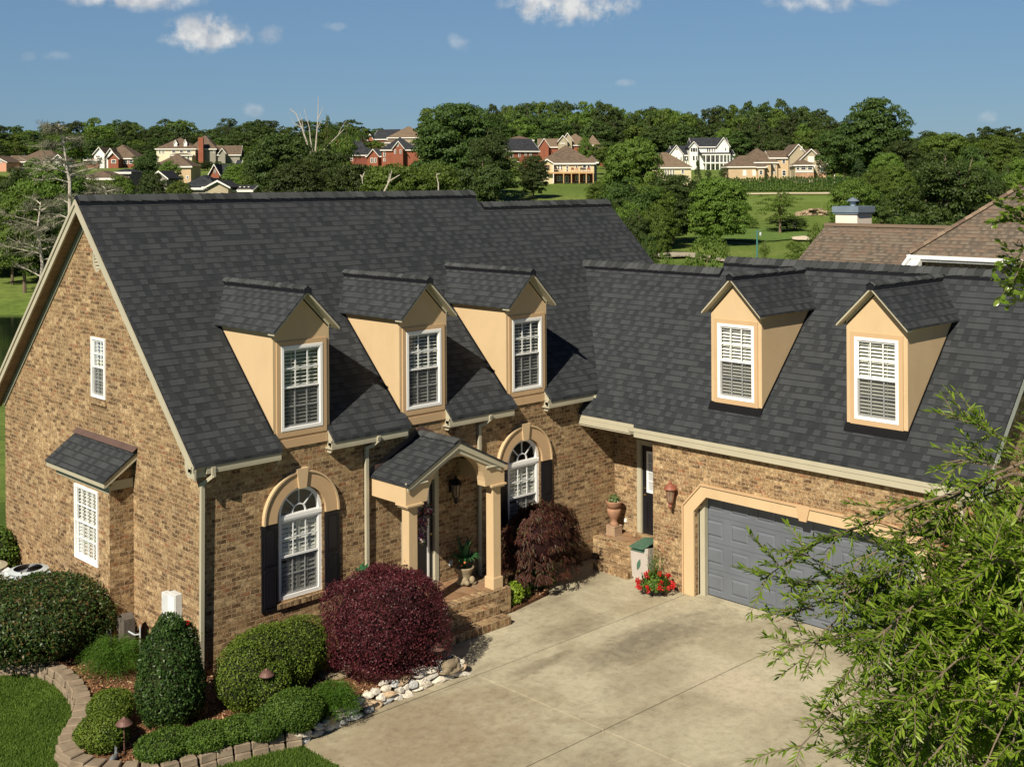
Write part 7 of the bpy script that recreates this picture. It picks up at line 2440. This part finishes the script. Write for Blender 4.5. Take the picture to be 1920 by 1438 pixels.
h.block(1520, 1545, 330, 294, 280, 'khaki', 'r_brown', 'gx', y0=5, dep=8); h.block(1485, 1520, 338, 310, 300, 'khaki', 'r_brown', 'hip', y0=-3.5, dep=4.5)
h.block(1419, 1431, 338, 313, 310, 'tan', 'r_brown', 'hip', y0=-1.6, dep=2)
h.box('stone_base', 1490, 1547, 327, 334, -.62, -.51, 'stone'); h.box('stone_base', 1486, 1520, 325, 334, -3.62, -3.51, 'stone')
h.win([(1393, 1399.5, 319, 330), (1411, 1417, 319, 330)], 0, fr='trim', pane='trim'); h.win([(1421, 1428, 319, 328)], -1.6); h.win([(1431.5, 1434.5, 319, 328)], 0)
h.win([(1449, 1451.5, 309, 316), (1452.5, 1455, 309, 316), (1456.5, 1459, 309, 316), (1449, 1451.5, 319, 327), (1452.5, 1455, 319, 327), (1456.5, 1459, 319, 327)], 3)
h.win([(1472, 1479, 299, 307), (1472, 1480, 319, 330)], 4); h.win([(1514, 1526, 294, 305), (1521, 1527, 312, 323), (1536.5, 1543, 312, 323)], -.5, pane='trim'); h.win([(1504, 1508, 275, 282)], 2, pane='trim')
h.win([(1487, 1494, 311, 320), (1495.5, 1506, 311, 320), (1508, 1518, 311, 320)], -3.5); h.box('veranda_rail', 1486, 1519, 321, 324, -3.64, -3.52, 'trim')
h = House('house', 'pale house with grey roof and white porch at the right edge', 1890, 420)
h.block(1866, 1912, 336, 305, 287.5, 'yellow', 'r_brown', 'hip', dep=11, inset=3.5); h.block(1873, 1902, 336, 305.5, 293, 'salmon', 'r_brown', 'gy', y0=-1.5, dep=7)
h.box('balcony', 1867, 1910, 318, 321, -3.2, -1.55, 'trim')
for u in (1868, 1875.5, 1883, 1890.5, 1899): h.box('porch_column', u - .7, u + .7, 321, 334, -3.15, -2.9, 'white')
h.win([(1869, 1871.5, 308, 314), (1877, 1880.5, 308, 314), (1886, 1889, 308, 314), (1895, 1899, 308, 314), (1878, 1881, 323, 332), (1886, 1889, 323, 332)], -1.5)
# pool items beside the tan house
p = on_ground(1565, 335)
t = thing('patio_umbrella', 'closed beige patio umbrella beside the tan house', 'umbrella', tuple(p)); MB().tube([(0, 0, 0), (0, 0, 2.6)], .05, 6).build('pole', HM['trim'], t); MB().lathe([(.30, 1.0), (.22, 1.8), (.08, 2.6), (.001, 2.7)], (0, 0, 0), 10).build('canopy', HM['cream'], t)
p = on_ground(1562, 332)
t = thing('garden_fence', 'dark low fence right of the tan house', 'fence', tuple(p)); b = MB()
for k in range(44): b.box(-2 + k * .5, -1.95 + k * .5, -.03, .03, 0, 1.3)
b.box(-2, 20, -.04, .04, 1.2, 1.28); b.box(-2, 20, -.04, .04, .15, .22); o = b.build('rail', M['black'], t); t.rotation_euler = (0, 0, -YAW)

# ---- the neighbour's brown-roofed house behind the garage
def neighbour():
    N_ = thing('neighbour_house', 'neighbouring house with brown shingle roofs, white fascia and a white chimney', 'house', (23.4, -1.0, -1.0))
    off = (23.4, -1.0, -1.0)
    rs = mat_shingle('brown_shingle', (.085, .070, .053), (.210, .170, .128), .15, .12, (.155, .105, .075))
    s_ = .62
    wx, wz = 23.4, 6.86
    px_, py_, pz_ = 22.25, -.74, wz - s_ * (23.4 - 22.25)
    def B(b, name, m, par=N_): return b.build(name, m, par, off=off)
    b = MB()
    zf = lambda x: wz - .635 * (wx - x)
    b.prism([(wx, 2.65, wz), (wx, py_ - 3, wz), (px_, py_, zf(px_)), (px_ - 3.2, py_ , zf(px_ - 3.2)), (px_ - 3.2, 2.65, zf(px_ - 3.2))], (0, 0, -.12))
    b.prism([(wx, 2.65, wz), (wx, -4, wz), (wx + 4.5, -4, wz - s_ * 4.5), (wx + 4.5, 2.65, wz - s_ * 4.5)], (0, 0, -.12))
    w = B(b, 'wing_roof', rs)
    # main hip block: eave along px_, hip rises towards +x -y
    h_ = 6.2; sw_ = s_; s_ = .85
    A = (px_, py_, pz_); Bq = (px_ + h_, py_ - h_, pz_ + s_ * h_)
    b = MB()
    b.prism([A, (px_, py_ - 2 * h_, pz_), Bq], (0, 0, -.12))
    b.prism([A, Bq, (px_ + 2 * h_, py_, pz_)], (0, 0, -.12))
    mr = B(b, 'main_roof', rs)
    b = MB(); V = []
    n = 44
    for k in range(n):
        q0, q1 = k / n, (k + 1.25) / n
        for q in (q0, q1):
            x, y, z = px_ + h_ * q, py_ - h_ * q, pz_ + s_ * h_ * q
            lift = .045 if q == q0 else .028
            V += [(x - .10, y - .10, z - .02 + lift - .04), (x, y, z + lift + .01), (x + .10, y + .10, z - .02 + lift - .04)]
    Fs = []
    for k in range(n): i = k * 6; Fs += [(i, i + 1, i + 4, i + 3), (i + 1, i + 2, i + 5, i + 4)]
    g = G('brown_cap'); c = g.ramp(g.n('NewGeometry').outputs['Random Per Island'], [(0, (.09, .06, .045)), (1, (.24, .18, .125))]); cap = g.set(c, .9, .2)
    b.add(V, Fs); B(b, 'hip_cap', cap, mr)
    b = MB(); b.box(wx - .13, wx + .13, -1.9, 2.65, wz - .04, wz + .05); B(b, 'ridge_cap', cap, w)
    # gutter and fascia
    b = MB(); b.box(px_ - .10, px_ + .02, py_ - 12, py_ + .02, pz_ - .15, pz_ - .05); b.box(px_ - .03, px_ + .02, py_ - 12, py_ + .02, pz_ - .22, pz_ - .15)
    b.box(px_ + .02, px_ + .30, py_ - 12, py_, pz_ - .245, pz_ - .23)
    b.prism([(px_, py_ + .03, zf(px_) - .02), (px_ - 3.2, py_ + .03, zf(px_ - 3.2) - .02), (px_ - 3.2, py_ + .03, zf(px_ - 3.2) - .24), (px_, py_ + .03, zf(px_) - .24)], (0, -.10, 0))
    b.prism([(px_, py_ - .12, zf(px_) - .10), (px_ - 3.2, py_ - .12, zf(px_ - 3.2) - .10), (px_ - 3.2, py_ - .12, zf(px_ - 3.2) - .30), (px_, py_ - .12, zf(px_) - .30)], (0, -.28, 0))
    B(b, 'fascia', M['white'], mr)
    # walls
    b = MB(); wx0 = px_ + .30
    b.box(wx0, wx0 + 11, py_ - 11.5, py_ - .3, -2, pz_ - .25); b.box(px_ - 2.7, wx0 + 1.4, py_ - .55, 2.3, -2, 4.3)
    B(b, 'wall', mat_brick('pale_brick', tones=[(0, (.30, .24, .17)), (.4, (.46, .38, .28)), (.7, (.38, .29, .21)), (1, (.55, .47, .36))], mortar=(.42, .36, .28)))
    b = MB(); b.box(wx0 - .02, wx0 - .002, py_ - 11.5, py_ - .3, pz_ - .42, pz_ - .25); B(b, 'soldier_course', mat_brick('soldier_brick', bw=.075, rh=.22, tones=[(0, (.22, .19, .16)), (.5, (.33, .29, .24)), (1, (.27, .23, .19))], mortar=(.35, .3, .24)))
    for k, (a0, a1) in enumerate(((-2.55, -1.72), (-3.45, -2.62))):
        b = MB(); b.box(wx0 - .06, wx0 - .004, py_ + a0, py_ + a1, pz_ - 1.7, pz_ - .46); f = B(b, 'window', M['white'])
        b = MB()
        for i in range(3):
            y_ = py_ + a0 + .06 + i * (a1 - a0 - .06) / 3; b.box(wx0 - .075, wx0 - .062, y_, y_ + (a1 - a0 - .06) / 3 - .05, pz_ - 1.6, pz_ - .54)
        B(b, 'pane', HM['pane'], f)
    # chimney beyond the ridge
    b = MB(); b.box(24.05, 24.93, 1.95, 2.72, 4, 7.18); ch = B(b, 'chimney', mat_plain('chimney_white', (.74, .66, .55), .8, .2, .05, 1.5))
    b = MB(); b.box(24.0, 24.98, 1.90, 2.77, 7.181, 7.22); b.box(23.97, 25.01, 1.87, 2.80, 7.23, 7.42); B(b, 'chimney_cap', M['metal'], ch)
    b = MB(); b.lathe([(.09, 7.42), (.09, 7.56), (.06, 7.57)], (24.45, 2.33, 0), 14); b.lathe([(.20, 7.57), (.21, 7.58), (.12, 7.65), (.02, 7.70), (.001, 7.71)], (24.45, 2.33, 0), 16); B(b, 'flue_cowl', M['metal'], ch)


neighbour()

# ================================================================== WILLOW OAK AND PEAR IN THE FOREGROUND
def near_tree(name, label, trunk, boughs, leafmat, leaf, asp, seed, twigs=14, per=24, twl=.42, br=.014, fan=.55, droop=.25, barkm='bark'):
    r = np.random.default_rng(seed)
    base = np.array(trunk[0])
    t = thing(name, label, 'tree', tuple(float(q) for q in base))
    b = MB(); b.tube([tuple(np.array(p) - base) for p in trunk], .10, 10, .03); b.build('trunk', M[barkm], t)
    b = MB(); P = []; A = []
    TP = [np.array(p) for p in trunk]
    for tip, thick in boughs:
        tip = np.array(tip)
        # leave the trunk somewhat above or below the tip
        q = r.uniform(.25, 1) * (len(TP) - 1); i = min(int(q), len(TP) - 2); o = TP[i] + (TP[i + 1] - TP[i]) * (q - i)
        L_ = np.linalg.norm(tip - o)
        mid = (o + tip) / 2 + np.array([0, 0, .18 * L_ * r.uniform(.2, 1)]) + r.normal(0, .05 * L_, 3)
        pts = []
        for k in range(9):
            s = k / 8; p = o * (1 - s) ** 2 + mid * 2 * s * (1 - s) + tip * s * s
            pts.append(p + r.normal(0, .010 * L_, 3) * (1 if 0 < k < 8 else 0))
        b.tube([tuple(p - base) for p in pts], br * thick, 6, .004)
        for k in range(int(twigs * thick)):
            s = (.30 + .70 * r.random() ** .8) * 8; i = min(int(s), 7); o2 = pts[i] + (pts[i + 1] - pts[i]) * (s - i)
            d = (pts[i + 1] - pts[i]); d /= np.linalg.norm(d)
            d2 = d + r.normal(0, fan, 3) + [0, 0, .10]; d2 /= np.linalg.norm(d2)
            ln = twl * r.uniform(.45, 1.2)
            e2 = o2 + d2 * ln - np.array([0, 0, droop * ln * ln])
            m2 = (o2 + e2) / 2 + [0, 0, .04 * ln]
            b.tube([tuple(o2 - base), tuple(m2 - base), tuple(e2 - base)], .0045, 4, .0015)
            n = int(per * ln / twl)
            for j in range(n):
                q = (j + .5) / n; p = o2 * (1 - q) ** 2 + m2 * 2 * q * (1 - q) + e2 * q * q
                sd_ = np.cross(d2, [0, 0, 1]); sd_ /= np.linalg.norm(sd_) + 1e-6
                a = d2 * .75 + sd_ * (1 if j % 2 else -1) * r.uniform(.3, 1.0) + r.normal(0, .28, 3); a[2] += .16
                P.append(p - base); A.append(a / np.linalg.norm(a))
            P.append(e2 - base); A.append(d2)
    b.build('branch', M[barkm], t)
    P = np.array(P); A = np.array(A)
    n = len(P)
    # narrow leaf: six-sided blade folded along the midrib
    nn = r.normal(0, .45, (n, 3)) + [0, 0, 1.0]
    nn -= A * np.sum(nn * A, axis=1, keepdims=True); nn /= np.linalg.norm(nn, axis=1, keepdims=True)
    sd_ = np.cross(nn, A); s = (leaf * r.uniform(.6, 1.25, n))[:, None]; w = s * asp * .5
    p0 = P; p1 = P + A * s * .33 - nn * s * .02; p2 = P + A * s * .70 - nn * s * .06; p3 = P + A * s - nn * s * .14
    V = np.stack([p0, p1 + sd_ * w, p1 - nn * w * .35, p1 - sd_ * w, p2 + sd_ * w * .8, p2 - nn * w * .3, p2 - sd_ * w * .8, p3], 1).reshape(-1, 3)
    k = np.arange(n)[:, None] * 8
    tri = np.concatenate([k + np.array([[0, 2, 1, 1]]), k + np.array([[0, 3, 2, 2]])])
    F1 = np.concatenate([k + np.array([[1, 2, 5, 4]]), k + np.array([[2, 3, 6, 5]])])
    F3 = np.concatenate([k + np.array([[0, 2, 1]]), k + np.array([[0, 3, 2]]), k + np.array([[4, 5, 7]]), k + np.array([[5, 6, 7]])])
    me = bpy.data.meshes.new('foliage')
    nf4, nf3 = len(F1), len(F3)
    me.vertices.add(len(V)); me.vertices.foreach_set('co', V.astype(np.float32).ravel())
    li = np.concatenate([F1.ravel(), F3.ravel()]).astype(np.int32)
    me.loops.add(len(li)); me.loops.foreach_set('vertex_index', li); me.polygons.add(nf4 + nf3)
    me.polygons.foreach_set('loop_start', np.concatenate([np.arange(nf4) * 4, nf4 * 4 + np.arange(nf3) * 3]).astype(np.int32))
    me.polygons.foreach_set('loop_total', np.concatenate([np.full(nf4, 4), np.full(nf3, 3)]).astype(np.int32))
    me.materials.append(M[leafmat]); me.update(calc_edges=True)
    link('foliage', me, t)
    return n


r = np.random.default_rng(99)
tb = at(2120, 1500, 8.4); tb[2] = 0.0
trunk = [tb, tb + [0, 0, 1.5], at(2080, 1400, 8.4), at(2040, 1200, 8.3), at(2030, 1000, 8.3), at(2020, 820, 8.3)]
bs = []
for (u, v, d, th_) in ((1768, 775, 8.4, .55), (1772, 868, 8.3, .55), (1800, 900, 8.2, .5), (1490, 1030, 8.0, .6), (1600, 985, 8.2, .45), (1432, 1085, 8.0, .9), (1470, 1100, 8.1, .9), (1455, 1165, 7.9, .8), (1480, 1210, 7.8, .8),
                       (1500, 1275, 7.7, .7), (1545, 1325, 7.6, .7), (1560, 1290, 7.6, .8), (1500, 1400, 7.2, .5), (1560, 1420, 7.2, .8), (1700, 985, 8.5, .6), (1700, 1040, 8.2, .7), (1525, 1130, 7.9, 1.), (1570, 1100, 8.0, 1.), (1620, 1140, 8.0, 1.)):
    bs.append((at(u, v, d), th_))
def inpx(u, v):
    return in_poly(u, v, [(1600, 1170), (1690, 1120), (1760, 1050), (1800, 1000), (1880, 985), (1905, 860), (1925, 760), (1995, 720), (1995, 1480), (1570, 1480), (1600, 1370), (1550, 1250)])
while len(bs) < 128:
    u, v = r.uniform(1520, 1990), r.uniform(700, 1480)
    if not inpx(u, v): continue
    if v < 1000 and r.random() < .35: continue
    bs.append((at(u, v, r.uniform(7.0, 9.6)), r.uniform(.7, 1.15)))
nl = near_tree('willow_oak', 'willow oak with narrow bright green leaves filling the lower right corner', trunk, bs, 'l_oak', .070, .21, 5, twigs=29, per=27, twl=.30, fan=.8, droop=.08)
tb = at(2150, 900, 15); tb[2] = 0.0
trunk = [tb, at(2120, 900, 15), at(2080, 600, 15), at(2020, 430, 15), at(1990, 340, 15)]
bs = [(at(u, v, d), th_) for u, v, d, th_ in ((1868, 395, 15, .6), (1872, 435, 15, .5), (1885, 480, 15, .8), (1900, 520, 15, .9), (1890, 545, 14.8, .7), (1905, 400, 15, .9), (1912, 450, 15.2, 1), (1920, 370, 15, .9), (1925, 500, 15, 1), (1930, 420, 15, 1), (1935, 550, 15, 1), (1950, 480, 15, 1), (1945, 380, 15, 1))]
near_tree('pear_tree', 'pear tree with glossy round leaves at the right edge above the garage ridge', trunk, bs, 'l_pear', .105, .62, 6, twigs=9, per=13, twl=.36, br=.03)
